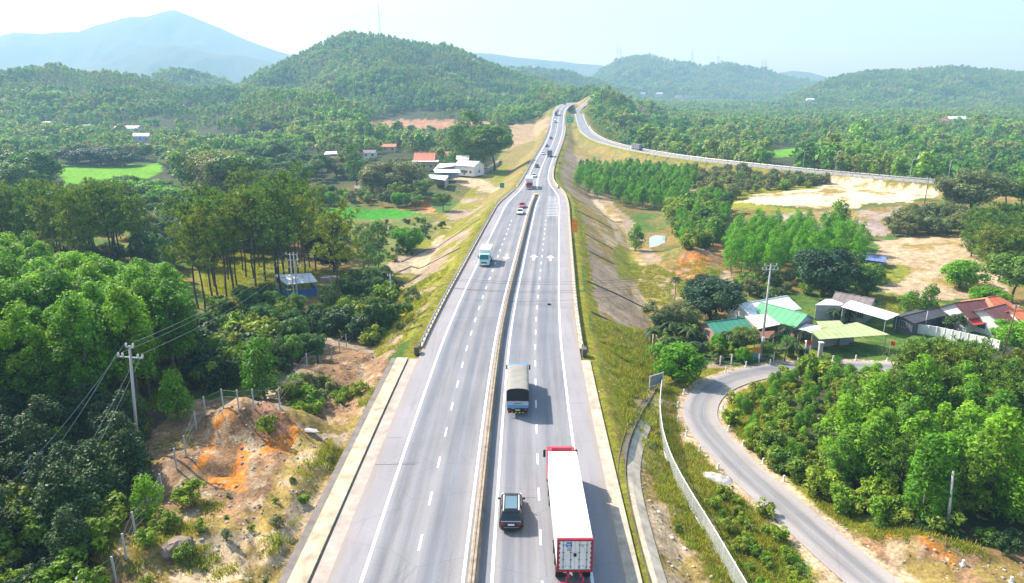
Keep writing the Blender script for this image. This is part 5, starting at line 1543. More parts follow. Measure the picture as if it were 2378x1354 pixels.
def car(label, cat, body, L=4.5, W=1.82, H=1.5, roof_mat=None, suv=False, rails=False, sunroof=False, van=False, group=None, detail=True):
    e = empty('car' if not van else 'van', (0, 0, 0), 0, label, cat, group)
    l, w = L / 2, W / 2
    belt = H * 0.62
    S = [(-l, w * .80, .42, belt * .86, .12), (-l + .10, w * .95, .30, belt * .98, .14), (-l + .7, w, .24, belt, .16), (0, w, .22, belt, .16), (l - 1.35, w * .99, .22, belt * .97, .16), (l - .55, w * .96, .24, belt * .84, .18), (l - .12, w * .86, .30, belt * .70, .16), (l, w * .70, .40, belt * .60, .1)]
    m = MB(); m.rings([rrect(hw, z0, z1, r, y) for y, hw, z0, z1, r in S]); m.build('body', body, e, True)
    yb0, yb1 = (-l + (.12 if suv else .55), l - (1.15 if not van else .5)); yt0, yt1 = (-l + (.5 if suv else 1.15), l - (2.0 if not van else .95))
    def ring(y0, y1, hw, z, r=.16):
        p = []
        for cx, cy, a0 in ((hw - r, y1 - r, 0), (-hw + r, y1 - r, 90), (-hw + r, y0 + r, 180), (hw - r, y0 + r, 270)):
            for k in range(4):
                a = R(a0 + 30 * k); p.append((cx + r * math.cos(a), cy + r * math.sin(a), z))
        return p
    top = H - .07
    def lerp_ring(t, grow=0.0):
        return ring(yb0 + (yt0 - yb0) * t - grow, yb1 + (yt1 - yb1) * t + grow, (w * .93) * (1 - t) + w * .74 * t + grow, belt - .03 + (top - belt + .03) * t)
    MB().rings([lerp_ring(0), lerp_ring(1)]).build('cabin_glass', M_CARGLASS, e)
    ro = MB().rings([lerp_ring(.90, .02), lerp_ring(1.0, .025), [(x * .97, y * .985, H) for x, y, z in lerp_ring(1.0, .0)]]).build('roof', roof_mat or body, e, True)
    pm = MB()
    for t0, t1 in ((0.0, 1.0),):
        a, b = lerp_ring(0, .012), lerp_ring(1, .012)
        for i in (1, 6, 9, 14):
            pm.tube([a[i], b[i]], .045, 4)
        for s in (-1, 1):
            y = (yb0 + yb1) / 2; pm.tube([(s * (w * .93 + .005), y, belt), (s * (w * .74 + .005), (yt0 + yt1) / 2, top)], .05, 4)
    pm.build('pillars', body, e)
    if rails:
        for s in (-1, 1):
            MB().box(s * w * .66 - .035, s * w * .66 + .035, yt0 + .1, yt1 + .1, H + .003, H + .06, .02).build('roof_rail', surf('white_rail', (.85, .85, .85), .3, spec=.5), ro)
    if sunroof:
        MB().box(-w * .52, w * .52, yt0 + .35, yt1 - .05, H + .002, H + .02, .01).build('sunroof', surf('tinted_glass', (.10, .17, .20), .08, spec=.9), ro)
    for x in (-w + .08, w - .08):
        for y in (-l + .85, l - .85): wheel(e, x, y, .35 if suv else .32)
    if detail:
        for s in (-1, 1):
            x0, x1 = sorted((s * w * .55, s * w * .90))
            MB().box(x0, x1, -l - .012, -l + .16, belt * .70, belt * .86, .03).build('tail_light', M_TAIL, e)
            MB().box(x0, x1, l - .22, l - .055, belt * .55, belt * .68, .03).build('headlight', M_HEAD, e)
            xa, xb = sorted((s * (w + .01), s * (w + .22)))
            MB().box(xa, xb, yt1 + .42, yt1 + .56, belt, belt + .16, .04).build('mirror', body, e)
        MB().box(-w * .8, w * .8, -l - .05, -l + .1, .30, .52, .05).build('bumper', M_BLACKP, e)
        MB().box(-.26, .26, -l - .03, -l - .006, belt * .66, belt * .66 + .15).build('number_plate', M_PLATE, e)
        MB().box(-w * .5, w * .5, l - .02, l + .02, .40, .56, .02).build('grille', M_BLACKP, e)
    return e

def on_road(e, y, off, back=False):
    p, ang = h_at(y, off, 0.008)
    p2, _ = h_at(y + 3, off, 0.008)
    e.location = p
    e.rotation_euler = (math.atan2(p2.z - p.z, 3.0) * (-1 if back else 1), 0, ang + (math.pi if back else 0) - 0) if True else None
    # h_at's angle is that of the side vector; forward is +y of the object
    return e

def tyre_pair(e, x, y, r=.5, w=.30):
    return wheel(e, x, y, r, w, 20)

# the black SUV
s = car('black sport utility car with white roof rails in the nearest right lane', 'car', paint('black', (.012, .014, .018)), 4.65, 1.88, 1.68, suv=True, rails=True, sunroof=True)
s.location = (-0.05, 49.4, .008); s.rotation_euler = (0, 0, R(-0.6))
MB().box(-.62, .62, -2.36, -2.30, .46, .53, .02).build('bumper_trim', M_RIM, s)
MB().box(-.80, .80, -2.305, -2.20, .985, 1.03, .02).build('tailgate_trim', surf('chrome_trim', (.6, .6, .62), .15, .9), s)

# the container truck
def container_truck():
    e = empty('container_truck', (0, 0, 0), 0, 'long white container on a red semi-trailer truck, nearest vehicle', 'truck')
    red = paint('truck_red', (.50, .02, .05)); wht = surf('container_white', (.78, .755, .71), .6, grime=.28, scale=.7, streak=(1.6, .35, 1)); wr = surf('container_white_side', (.78, .75, .70), .55, grime=.2, scale=.8)
    L, hw, z0, z1 = 12.1, 1.22, 1.42, 4.02
    m = MB().box(-hw, hw, 0, L, z0, z1)
    # corrugated sides
    n = 44
    for sx in (-1, 1):
        for i in range(n):
            y = .25 + (L - .5) * i / n
            x0, x1 = sorted((sx * (hw + .002), sx * (hw + .035)))
            m.box(x0, x1, y, y + .14, z0 + .18, z1 - .12)
    for i in range(22):
        y = .3 + (L - .6) * i / 22; m.box(-hw + .12, hw - .12, y, y + .25, z1 + .001, z1 + .014)
    c = m.build('container', wht, e)
    fr = MB()
    for x0, x1, za, zb in ((-hw - .05, -hw + .10, z0 - .04, z1 + .06), (hw - .10, hw + .05, z0 - .04, z1 + .06)): fr.box(x0, x1, -.09, .12, za, zb)
    fr.box(-hw + .10, hw - .10, -.09, .12, z1 - .10, z1 + .06); fr.box(-hw + .10, hw - .10, -.09, .12, z0 - .04, z0 + .14)
    fr.build('rear_frame', surf('frame_red', (.36, .03, .045), .6, grime=.2), c)
    for k, sx in enumerate((-1, 1)):
        xa, xb = sorted((sx * .012, sx * (hw - .105)))
        d = MB().box(xa, xb, -.06, -.004, z0 + .15, z1 - .11, .01)
        d = d.build('rear_door', wr, c)
        for q in (.30, .82):
            MB().tube([(sx * q, -.095, z0 + .10), (sx * q, -.095, z1 - .08)], .022, 6).build('lock_rod', surf('rod_grey', (.30, .30, .30), .5, .4), d)
        bm_ = MB()
        for z in (z0 + .35, z0 + .95, z0 + 1.55, z0 + 2.15):
            for q in (.30, .82): bm_.box(sx * q - .07, sx * q + .07, -.085, -.062, z, z + .05)
        bm_.build('rod_bracket', M_BLACKP, d)
        hn = MB()
        for z in np.linspace(z0 + .3, z1 - .35, 6): hn.box(min(sx * (hw - .16), sx * (hw - .02)), max(sx * (hw - .16), sx * (hw - .02)), -.10, -.065, z, z + .12)
        hn.build('hinge', surf('hinge_red', (.25, .02, .03), .6), d)
        tx = MB()
        for i, (q, z, w_) in enumerate(((.55, z1 - .45, .34), (.55, z1 - .58, .22), (.42, z0 + .42, .10), (.62, z0 + .42, .14))):
            for j in range(int(w_ / .06)): tx.box(sx * q - w_ / 2 + j * .06, sx * q - w_ / 2 + j * .06 + .035, -.066, -.0605, z, z + .07)
        tx.build('lettering', M_BLACKP, d)
    st = MB().box(-.62, -.22, -.070, -.0605, z1 - .62, z1 - .18).build('sticker', surf('sticker_blue', (.10, .22, .62), .5), c)
    tx = MB()
    for j in range(3): tx.box(-.54 + j * .09, -.48 + j * .09, -.076, -.0705, z1 - .42, z1 - .34)
    tx.box(-.50, -.34, -.076, -.0705, z1 - .56, z1 - .51); tx.build('lettering', M_PLATE, st)
    MB().box(-.58, -.26, -.068, -.0605, z1 - .92, z1 - .68).build('notice', surf('notice_grey', (.42, .40, .30), .6), c)
    MB().box(-.10, .10, -.12, -.064, z0 + 1.25, z0 + 1.5).build('latch', M_BLACKP, c)
    # trailer
    t = MB()
    for x in (-.45, .45): t.box(x - .08, x + .08, -.25, L + .3, 1.05, 1.37)
    for i in range(9): t.box(-1.15, 1.15, .3 + i * 1.45, .42 + i * 1.45, 1.2, 1.373)
    t.build('trailer_frame', red, e)
    bm_ = MB().box(-1.2, 1.2, -.42, -.26, .48, .66)
    for x in (-.6, .6): bm_.box(x - .05, x + .05, -.36, -.28, .663, 1.2)
    bm_.build('rear_bumper', red, e)
    for sx in (-1, 1):
        MB().box(min(sx * .75, sx * 1.12), max(sx * .75, sx * 1.12), -.47, -.424, .50, .63, .01).build('tail_light', M_TAIL, e)
        for y in (1.3, 2.6, 3.9): tyre_pair(e, sx * .98, y, .5, .55)
        for y in (10.2, 11.5, 14.0): tyre_pair(e, sx * (.98 if y < 13 else 1.05), y, .5, .5 if y < 13 else .3)
    # cab
    cy0, cy1 = L + .40, L + 2.45
    S = [(cy0, 1.22, .85, 3.45, .12), (cy0 + .5, 1.24, .62, 3.62, .16), (cy1 - .55, 1.24, .55, 3.45, .18), (cy1 - .12, 1.2, .55, 2.6, .2), (cy1, 1.1, .6, 2.1, .2)]
    m = MB(); m.rings([rrect(h, a, b, r, y) for y, h, a, b, r in S]); cb = m.build('cab', red, e, True)
    MB().rings([[(-.95, cy0 + .2, 3.6), (.95, cy0 + .2, 3.6), (.95, cy1 - .9, 3.5), (-.95, cy1 - .9, 3.5)], [(-.85, cy0 + .25, 3.98), (.85, cy0 + .25, 3.98), (.8, cy1 - 1.2, 3.62), (-.8, cy1 - 1.2, 3.62)]]).build('wind_deflector', red, cb)
    MB().box(-1.08, 1.08, cy1 - .40, cy1 - .085, 2.2, 3.0, .05).build('windscreen', M_CARGLASS, cb)
    for sx in (-1, 1):
        xa, xb = sorted((sx * 1.23, sx * 1.252)); MB().box(xa, xb, cy0 + .75, cy1 - .6, 2.1, 2.95).build('side_window', M_CARGLASS, cb)
        xa, xb = sorted((sx * 1.32, sx * 1.54)); mr = MB().box(xa, xb, cy1 - .55, cy1 - .38, 2.35, 3.05, .04).build('mirror', M_BLACKP, cb)
        MB().tube([(sx * 1.2, cy1 - .5, 3.0), (sx * 1.43, cy1 - .47, 3.03)], .03, 5).build('mirror_arm', M_BLACKP, mr)
    MB().box(-1.0, 1.0, cy1 - .05, cy1 + .03, .7, 1.9, .05).build('grille', M_BLACKP, cb)
    MB().box(-.5, .5, L + .08, L + .38, .9, 2.4).build('chassis_gear', M_BLACKP, e)
    for sx in (-1, 1):
        xa, xb = sorted((sx * .62, sx * 1.18)); MB().box(xa, xb, L - 3.6, L - 2.2, .55, 1.0, .08).build('fuel_tank', M_RIM, e)
    return e
ct = container_truck(); ct.location = (4.42, 40.8, .008); ct.rotation_euler = (0, 0, R(0.3))

# the covered lorry in the left lane of the right carriageway
def covered_truck(label, blue, tarp, dark, L=6.9, hw=1.16, top=3.25):
    e = empty('covered_truck', (0, 0, 0), 0, label, 'truck')
    m = MB().box(-hw, hw, 0, L, 1.0, 1.16).box(-hw, -hw + .07, 0, L, 1.16, 2.0).box(hw - .07, hw, 0, L, 1.16, 2.0)
    for i in range(8): m.box(-hw - .03, -hw, .1 + i * L / 8.3, .2 + i * L / 8.3, 1.0, 2.0); m.box(hw, hw + .03, .1 + i * L / 8.3, .2 + i * L / 8.3, 1.0, 2.0)
    bed = m.build('cargo_bed', blue, e)
    tg = MB().box(-hw + .02, hw - .02, -.09, -.01, 1.0, 1.80, .02).build('tailgate', surf('tailgate_grey', (.42, .46, .52), .5, grime=.2), bed)
    MB().box(-hw + .03, hw - .03, -.12, -.092, 1.0, 1.34).build('blue_band', blue, tg)
    tx = MB()
    for j in range(7): tx.box(-.42 + j * .12, -.35 + j * .12, -.10, -.0905, 1.50, 1.62)
    tx.build('lettering', M_BLACKP, tg)
    # ribbed tarpaulin over hoops
    rings = []; n = 46
    for i in range(n + 1):
        y = L * i / n; b = .05 * (1 if i % 4 == 0 else (.35 if i % 2 == 0 else 0.0)) - .03
        sag = -.03 * math.sin(i * 1.7)
        p = [(-hw - .03, y, 1.72), (-hw - .03 + b * .3, y, top - .32 + sag)]
        for k in range(9):
            a = math.pi * (1 - k / 8); p.append((math.cos(a) * (hw - .02), y, top - .22 + math.sin(a) * (.24 + b) + sag))
        p += [(hw + .03 - b * .3, y, top - .32 + sag), (hw + .03, y, 1.72)]
        rings.append(p)
    m = MB(); m.rings(rings, False); m.build('tarpaulin', tarp, e, True)
    cr = [(p[0], p[1] - .015, p[2]) for p in rings[0]]
    MB().add([(x * 1.01, -.03 - .03 * (k % 2), z + .01) for k, (x, y, z) in enumerate(cr)], [tuple(range(len(cr)))]).build('rear_flap', dark, e)
    cr = [(p[0], p[1] + .01, p[2]) for p in rings[-1]]
    MB().add(cr, [tuple(range(len(cr)))[::-1]]).build('front_sheet', tarp, e)
    ch = MB()
    for x in (-.4, .4): ch.box(x - .07, x + .07, -.1, L + 1.9, .68, .98)
    ch.build('chassis', M_BLACKP, e)
    bp = MB().box(-1.05, 1.05, -.22, -.12, .48, .62); b = bp.build('rear_bumper', M_BLACKP, e)
    for x in (-.6, -.2, .2, .6): MB().box(x - .09, x + .09, -.245, -.222, .5, .6).build('reflector', surf('yellow_reflector', (.7, .5, .08), .4), b)
    MB().box(-.25, .25, -.17, -.125, .72, .86).build('number_plate', surf('yellow_plate', (.65, .55, .10), .5), e)
    for sx in (-1, 1):
        MB().box(min(sx * .7, sx * 1.05), max(sx * .7, sx * 1.05), -.16, -.10, .74, .92, .02).build('tail_light', M_TAIL, e)
        for y in (1.5, 2.75): tyre_pair(e, sx * .92, y, .48, .5)
        tyre_pair(e, sx * .98, L + 1.0, .48, .28)
    S = [(L + .12, 1.1, .75, 2.72, .14), (L + .5, 1.14, .6, 2.85, .18), (L + 1.5, 1.14, .55, 2.75, .2), (L + 1.95, 1.1, .55, 1.9, .18), (L + 2.1, 1.0, .6, 1.5, .15)]
    m = MB(); m.rings([rrect(h, a, b_, r, y) for y, h, a, b_, r in S]); cb = m.build('cab', blue, e, True)
    MB().box(-.98, .98, L + 1.62, L + 1.93, 1.75, 2.5, .06).build('windscreen', M_CARGLASS, cb)
    for sx in (-1, 1):
        xa, xb = sorted((sx * 1.28, sx * 1.45)); mr = MB().box(xa, xb, L + 1.5, L + 1.62, 1.9, 2.5, .03).build('mirror', M_BLACKP, cb)
        MB().tube([(sx * 1.1, L + 1.5, 2.5), (sx * 1.38, L + 1.56, 2.52)], .025, 5).build('mirror_arm', M_BLACKP, mr)
    return e
tarp = surf('tarp_cream', (.27, .262, .225), .85, grime=.2, scale=.9); dk = surf('tarp_dark', (.025, .024, .03), .8, grime=.3)
lt = covered_truck('lorry with pale ribbed tarpaulin and blue tailgate ahead of the black car', paint('lorry_blue', (.07, .27, .50)), tarp, dk)
lt.location = (0.62, 67.6, .008); lt.rotation_euler = (0, 0, R(-0.9))

# box lorries that come towards the camera or stand far off
def box_truck(label, cab, box, L=5.2, hw=1.12, top=3.2, cat='truck', screen=None, trailer=False):
    e = empty('box_truck', (0, 0, 0), 0, label, cat)
    b = MB().box(-hw, hw, -L, -.12, .95, top, .03).build('cargo_box', box, e)
    MB().box(-hw + .12, hw - .12, -L - .02, -L - .002, 1.05, top - .1).build('rear_door', box, b)
    ch = MB()
    for x in (-.4, .4): ch.box(x - .07, x + .07, -L, 1.6, .62, .93)
    ch.build('chassis', M_BLACKP, e)
    h = min(2.55, top - .35)
    S = [(0, 1.02, .7, h - .08, .12), (.35, 1.06, .5, h, .16), (1.15, 1.06, .45, h - .12, .18), (1.62, 1.03, .45, 1.55, .16), (1.78, .95, .5, 1.2, .12)]
    m = MB(); m.rings([rrect(w_, a, b_, r, y) for y, w_, a, b_, r in S]); cb = m.build('cab', cab, e, True)
    MB().add([(-.92, 1.685, 1.52), (.92, 1.685, 1.52), (.86, 1.23, h - .14), (-.86, 1.23, h - .14), (-.92, 1.60, 1.48), (.92, 1.60, 1.48), (.86, 1.15, h - .18), (-.86, 1.15, h - .18)],
             [(0, 1, 2, 3), (7, 6, 5, 4), (0, 4, 5, 1), (1, 5, 6, 2), (2, 6, 7, 3), (3, 7, 4, 0)]).build('windscreen', screen or M_CARGLASS, cb)
    MB().box(-.6, .6, 1.74, 1.80, .72, .98, .02).build('grille', M_BLACKP, cb)
    MB().box(-1.02, 1.02, 1.66, 1.84, .42, .62, .04).build('bumper', box, cb)
    for s_ in (-1, 1):
        MB().box(min(s_ * .68, s_ * .95), max(s_ * .68, s_ * .95), 1.74, 1.81, .74, .94, .02).build('headlight', M_HEAD, cb)
        xa, xb = sorted((s_ * 1.14, s_ * 1.32)); MB().box(xa, xb, 1.2, 1.32, 1.7, 2.25, .03).build('mirror', M_BLACKP, cb)
        tyre_pair(e, s_ * .9, .75, .42, .25)
        for y in ((-L + 1.1,) if not trailer else (-L + 1.0, -L + 2.1)): tyre_pair(e, s_ * .88, y, .42, .45)
    return e
def put(e, y, off, back=False):
    p, ang = h_at(y, off, .008); q, _ = h_at(y + 4, off, .008)
    d = (q - p)
    rz = math.atan2(-d.x, d.y); pitch = math.atan2(d.z, math.hypot(d.x, d.y))
    e.location = p; e.rotation_euler = (pitch if not back else -pitch, 0, rz + (math.pi if back else 0))
    return e
W_BOX = surf('box_white', (.80, .80, .79), .5, grime=.1)
put(box_truck('white box lorry with teal front coming towards the camera', surf('cab_teal', (.42, .70, .66), .35, spec=.5), W_BOX, 5.0, screen=surf('green_screen', (.02, .16, .12), .1, spec=.8)), 134.8, -6.7, True)
put(car('pink car following the white car on the left carriageway', 'car', paint('pink', (.48, .10, .16))), 207, -3.0, True)
put(car('white car just ahead of the pink car on the left carriageway', 'car', paint('white', (.78, .78, .77))), 195.5, -2.9, True)
put(box_truck('tall red lorry with white cargo box approaching where the road narrows', paint('lorry_red', (.45, .04, .06)), W_BOX, 9.0, 1.25, 3.9, trailer=True), 247.5, -2.9, True)
put(car('white car overtaking beside the red lorry', 'car', paint('pearl', (.70, .75, .80))), 284, -1.7, True)
put(car('dark grey car alone on the narrow stretch before the red lorry', 'car', paint('dark_grey', (.05, .05, .055))), 321, -2.0, True)
put(box_truck('dark box lorry driving away up the narrow stretch', paint('lorry_grey', (.15, .16, .18)), surf('box_dark', (.16, .16, .19), .6, grime=.2), 6.5, 1.2, 3.6), 379, 2.0)
put(car('white car passing the dark box lorry', 'car', paint('ivory', (.76, .75, .72))), 389, -2.0, True)
put(car('dark car second behind the white car by the lorry', 'car', paint('graphite', (.06, .065, .08))), 441, -2.4, True)
put(car('dark car farther up, before the climb', 'car', paint('navy', (.05, .06, .10))), 487, -2.2, True)
put(car('white van on the climb below the green sign', 'van', paint('van_white', (.80, .80, .80)), 5.4, 1.95, 2.1, van=True, suv=True), 577, -2.2, True)
put(box_truck('brownish lorry high on the climb behind the white van', paint('lorry_brown', (.28, .10, .09)), surf('box_brown', (.30, .16, .14), .6, grime=.2), 7.0, 1.2, 3.5), 614, -2.1, True)
put(car('dark car at the top of the climb near the bend', 'car', paint('slate', (.08, .08, .09))), 702, -2.1, True)
put(car('dark car just below the top of the climb', 'car', paint('coal', (.06, .06, .06))), 640, -1.9, True)
# lorry on the branch road
bt = box_truck('lorry with white cab and grey cargo box on the branch road', paint('cab_white', (.80, .80, .80)), surf('box_grey', (.18, .17, .20), .7, grime=.2), 9.0, 1.25, 3.7, trailer=True)
pa, pb = Vector(plane(1470, 348.5, .2)), Vector(plane(1505, 353.5, .2))
bt.location = (pa.x, pa.y + .6, .3); d = pa - pb; bt.rotation_euler = (0, 0, math.atan2(-d.x, d.y))
# a dark object on the carriageway
p = plane(1275, 708); o = MB().rings([[(math.cos(a) * r * 1.3, math.sin(a) * r, z) for a in np.linspace(0, 6.283, 9)[:-1]] for r, z in ((.16, .0), (.26, .08), (.2, .2), (.06, .25))]).build('rubbish_bag', M_BLACKP, None, True)
o.location = (p[0], p[1], .01); tag(o, 'small black bag lying alone on the right carriageway', 'bag')

# ================================================================ median barrier, guard rails
mb = HIGHWAY[:int(np.searchsorted(_HY, 228))]
e = empty('median_barrier', (float(mb[20, 1]), float(mb[20, 0]), 0), 0, 'long concrete median barrier between the carriageways', 'barrier')
def rail_profile(Pl, prof, off, name, mat, parent, org):
    nx, ny = frame_at(Pl)
    m = MB(); rings = []
    for i in range(len(Pl)):
        rings.append([(Pl[i, 1] + nx[i] * (off + o) - org[0], Pl[i, 0] + ny[i] * (off + o) - org[1], Pl[i, 2] + z - org[2]) for o, z in prof])
    m.rings(rings); return m.build(name, mat, parent)
org = tuple(e.location)
JERSEY = [(-.30, -.05), (-.28, .12), (-.14, .32), (-.09, .86), (.09, .86), (.14, .32), (.28, .12), (.30, -.05)]
WALL = [(-.36, -.05), (-.32, .14), (-.20, .34), (-.17, .84), (-.04, .84), (-.02, .78), (.02, .78), (.04, .84), (.17, .84), (.20, .34), (.32, .14), (.36, -.05)]
rail_profile(mb, [(o * 1.1, z) for o, z in WALL], -.30, 'wall', M_CONC2, e, org)
p, _ = h_at(229.2, 0)
n = empty('crash_cushion', tuple(p), 0, 'yellow striped nose at the far end of the median barrier', 'barrier')
MB().box(-.7, .7, -.6, .6, 0, 1.0, .15).build('drum', surf('yellow_drum', (.75, .65, .15), .5), n); MB().box(-.72, .72, -.62, -.605, .35, .65).build('band', M_BLACKP, n)

def guard_rail(Pl, off_fn, label, step, inward):
    nx, ny = frame_at(Pl)
    off = off_fn(Pl)
    e = empty('guard_rail', (float(Pl[0, 1]), float(Pl[0, 0]), float(Pl[0, 2])), 0, label, 'guard rail')
    org = np.array(e.location)
    pts = np.stack([Pl[:, 1] + nx * off, Pl[:, 0] + ny * off, Pl[:, 2]], 1) - org
    s = np.r_[0, np.cumsum(np.linalg.norm(np.diff(pts[:, :2], axis=0), axis=1))]
    prof = [(0, .44), (.07 * inward, .50), (0, .58), (0, .62), (.07 * inward, .70), (0, .78), (-.03 * inward, .78), (-.03 * inward, .44)]
    m = MB(); rings = []
    for i in range(len(pts)): rings.append([(pts[i, 0] + nx[i] * o, pts[i, 1] + ny[i] * o, pts[i, 2] + z) for o, z in prof])
    m.rings(rings); m.build('rail', surf('rail_zinc', (.62, .60, .57), .5, .2, grime=.2), e)
    kerb = MB(); rings = [[(pts[i, 0] + nx[i] * o, pts[i, 1] + ny[i] * o, pts[i, 2] + z) for o, z in ((-.32 , -.2), (-.32, .16), (.28, .16), (.28, -.2))] for i in range(len(pts))]
    kerb.rings(rings); kerb.build('kerb', M_CONC, e)
    pm = MB().box(-.09, .09, -.09, .09, .0, .80).mesh('post', surf('rail_post', (.20, .18, .19), .6))
    k = 0
    for q in np.arange(0, s[-1], step):
        if k >= 98: break
        x, y, z = (np.interp(q, s, pts[:, i]) for i in range(3))
        o = bpy.data.objects.new('post', pm); COL.objects.link(o); o.parent = e; o.location = (x, y, z); k += 1
    return e
i0, i1, i2 = (int(np.searchsorted(_HY, v)) for v in (86, 250, 560))
guard_rail(HIGHWAY[i0:i1], lambda p: -p[:, 3] - .35, 'steel guard rail with dark posts along the left edge of the highway', 1.9, 1)
guard_rail(HIGHWAY[i0:i1], lambda p: p[:, 3] + .35, 'steel guard rail with dark posts along the right edge of the highway', 1.9, -1)
guard_rail(HIGHWAY[i1:i2], lambda p: -p[:, 3] - .35, 'far guard rail left of the narrow highway stretch', 4.0, 1)
guard_rail(HIGHWAY[i1:i2], lambda p: p[:, 3] + .35, 'far guard rail right of the narrow highway stretch', 4.0, -1)
kb = np.argsort(BRANCH[:, 0])
BR = BRANCH[(BRANCH[:, 0] < 560)]
guard_rail(BR, lambda p: np.full(len(p), 4.7), 'guard rail on the near side of the branch road', 4.0, -1)
guard_rail(BR, lambda p: np.full(len(p), -4.7), 'guard rail on the far side of the branch road', 4.0, 1)
p, _ = h_at(86, 11.3); o = MB().box(-.3, .3, -.6, .6, -.1, 1.0, .06).build('end_block', M_DARKCONC); o.location = p; tag(o, 'dark concrete block at the near end of the right guard rail', 'block')
p, _ = h_at(86, -11.3); o = MB().box(-.3, .3, -.6, .6, -.1, 1.0, .06).build('end_block', M_DARKCONC); o.location = p; tag(o, 'concrete block at the near end of the left guard rail', 'block')

# ================================================================ poles, wires, lamps, masts
M_POLE = surf('concrete_pole', (.46, .45, .43), .9, grime=.2, scale=1.5)
M_INSUL = surf('insulator', (.62, .60, .57), .4)
M_WIRE = surf('wire', (.30, .30, .31), .6, grime=.02)
M_WIRED = surf('dark_wire', (.05, .05, .06), .6, grime=.02)
def utility_pole(foot, top_px, label, arms, r=.16, name='utility_pole', mat=None, twin=False, lean=0.0):
    """foot: photo point of the base; top_px: photo row of the top; arms: (below top, half length, insulators)"""
    p = P(*foot); t = at_depth(foot[0], top_px, p.y); H = t[2] - p.z
    e = empty(name, tuple(p), 0, label, 'pole')
    xs = (-.32, .32) if twin else (0,)
    for x in xs: MB().tube([(x, 0, -.8), (x, 0, H)], r, 9, r * .62).build('shaft', mat or M_POLE, e, True)
    tips = []
    for dz, hl, ins in arms:
        a = MB().box(-hl, hl, -.05, .05, H - dz - .05, H - dz + .05).build('cross_arm', M_STEEL, e)
        for q in ins:
            m = MB()
            for j, rr in enumerate((.05, .10, .05, .10, .05)): m.cyl((q * hl, 0, H - dz + .10 + j * .07), rr, .06, 'z', 8)
            m.build('insulator', M_INSUL, a)
            tips.append(Vector((p.x + q * hl, p.y, p.z + H - dz + .46)))
    if lean:
        e.rotation_euler = (0, R(lean), 0); Mr = Matrix.Rotation(R(lean), 3, 'Y')
        tips = [p + Mr @ (q - p) for q in tips]
    return e, tips, H
P1, T1, _ = utility_pole((321, 1046), 802, 'concrete utility pole with two cross arms by the near plantation', [(.15, .35, (-.9, .9)), (1.15, 1.15, (-.95, -.6, .6, .95))], lean=4.5)
P2, T2, _ = utility_pole((690, 726), 588, 'twin concrete utility pole with transformer gear in front of the blue shed', [(.25, 1.1, (-.9, .3, .95)), (1.3, 1.2, (-.9, .9)), (2.6, 1.5, (-.95, .95))], twin=True)
for dz in (.6, 1.3, 2.0):
    m = MB()
    for j in range(3): m.cyl((.95, -.12, _ - dz + j * .16 - .16), .13, .12, 'z', 8)
    m.build('fuse_cutout', M_INSUL, P2)
P3, T3, _ = utility_pole((1766, 834), 614, 'tall concrete utility pole standing in the hamlet garden', [(.25, .95, (-.95, 0, .95)), (.85, 1.2, (-.95, -.5, .5, .95))], r=.20)
MB().box(-.22, .22, -.42, -.2, 3.1, 3.8, .03).build('meter_box', M_WALLW, P3)
P4, T4, _ = utility_pole((2198, 1243), 1094, 'bare concrete pole without arms at the edge of the right plantation', [], r=.15, lean=-5)
P5, T5, _ = utility_pole((2328, 830), 708, 'dark wooden pole leaning slightly before the white gabled house', [(.4, .4, (-.8, .8))], r=.12, mat=M_WOOD)
P5.rotation_euler = (0, R(3), 0)
P6, T6, _ = utility_pole((2146, 478), 412, 'dark pole standing on the sandy field', [(.3, .6, (-.9, .9))], r=.16, mat=M_WOOD)
P7, T7, _ = utility_pole((2146, 772), 722, 'thin pale pole behind the white boundary wall', [], r=.10)
P8, T8, _ = utility_pole((910, 712), 636, 'pale concrete pole half hidden at the foot of the left embankment', [(.4, .6, (-.8, .8))], r=.2)
P9, T9, _ = utility_pole((1143, 402), 362, 'slim lamp post beside the yard wall of the villa', [], r=.10)
def wire(a, b, sag, r=.018, n=18):
    pts = [Vector(a).lerp(Vector(b), i / n) - Vector((0, 0, sag * 4 * (i / n) * (1 - i / n))) for i in range(n + 1)]
    return pts
def wires(name, pairs, sag, label, mat, r=.018):
    for (a, b), sg in zip(pairs, sag if isinstance(sag, (list, tuple)) else [sag] * len(pairs)):
        m = MB().tube(wire(a, b, sg), r, 4); o = m.build(name, mat)
        tag(o, label, 'power line', label)
# from the near pole out of the frame at the lower left
ends = [Vector(at_depth(-120, 1262, 40)), Vector(at_depth(-90, 1310, 40)), Vector(at_depth(-60, 1450, 38)), Vector(at_depth(-30, 1475, 38))]
wires('power_line', list(zip([T1[0], T1[2], T1[4], T1[5]], ends)), .9, 'pale wire slanting from the near utility pole to the lower left corner', M_WIRE, .022)
wires('power_line', [(T1[1], T2[0]), (T1[3], T2[3]), (T1[5], T2[4])], 1.3, 'wire strung between the near pole and the twin pole over the bushes', M_WIRE, .018)
wires('power_line', [(T2[1], T3[0]), (T2[2], T3[1]), (T2[3], T3[3]), (T2[4], T3[5]), (T2[5], T3[6])], [4.2, 4.6, 5.0, 5.3, 6.2], 'dark wire spanning the highway from the twin pole to the hamlet', M_WIRED, .02)
fr = Vector(at_depth(2480, 1248, 50)); wires('power_line', [(P(2285, 1168) + Vector((0, 0, 3.0)), fr)], .8, 'single thin wire at the lower right edge', M_WIRE)

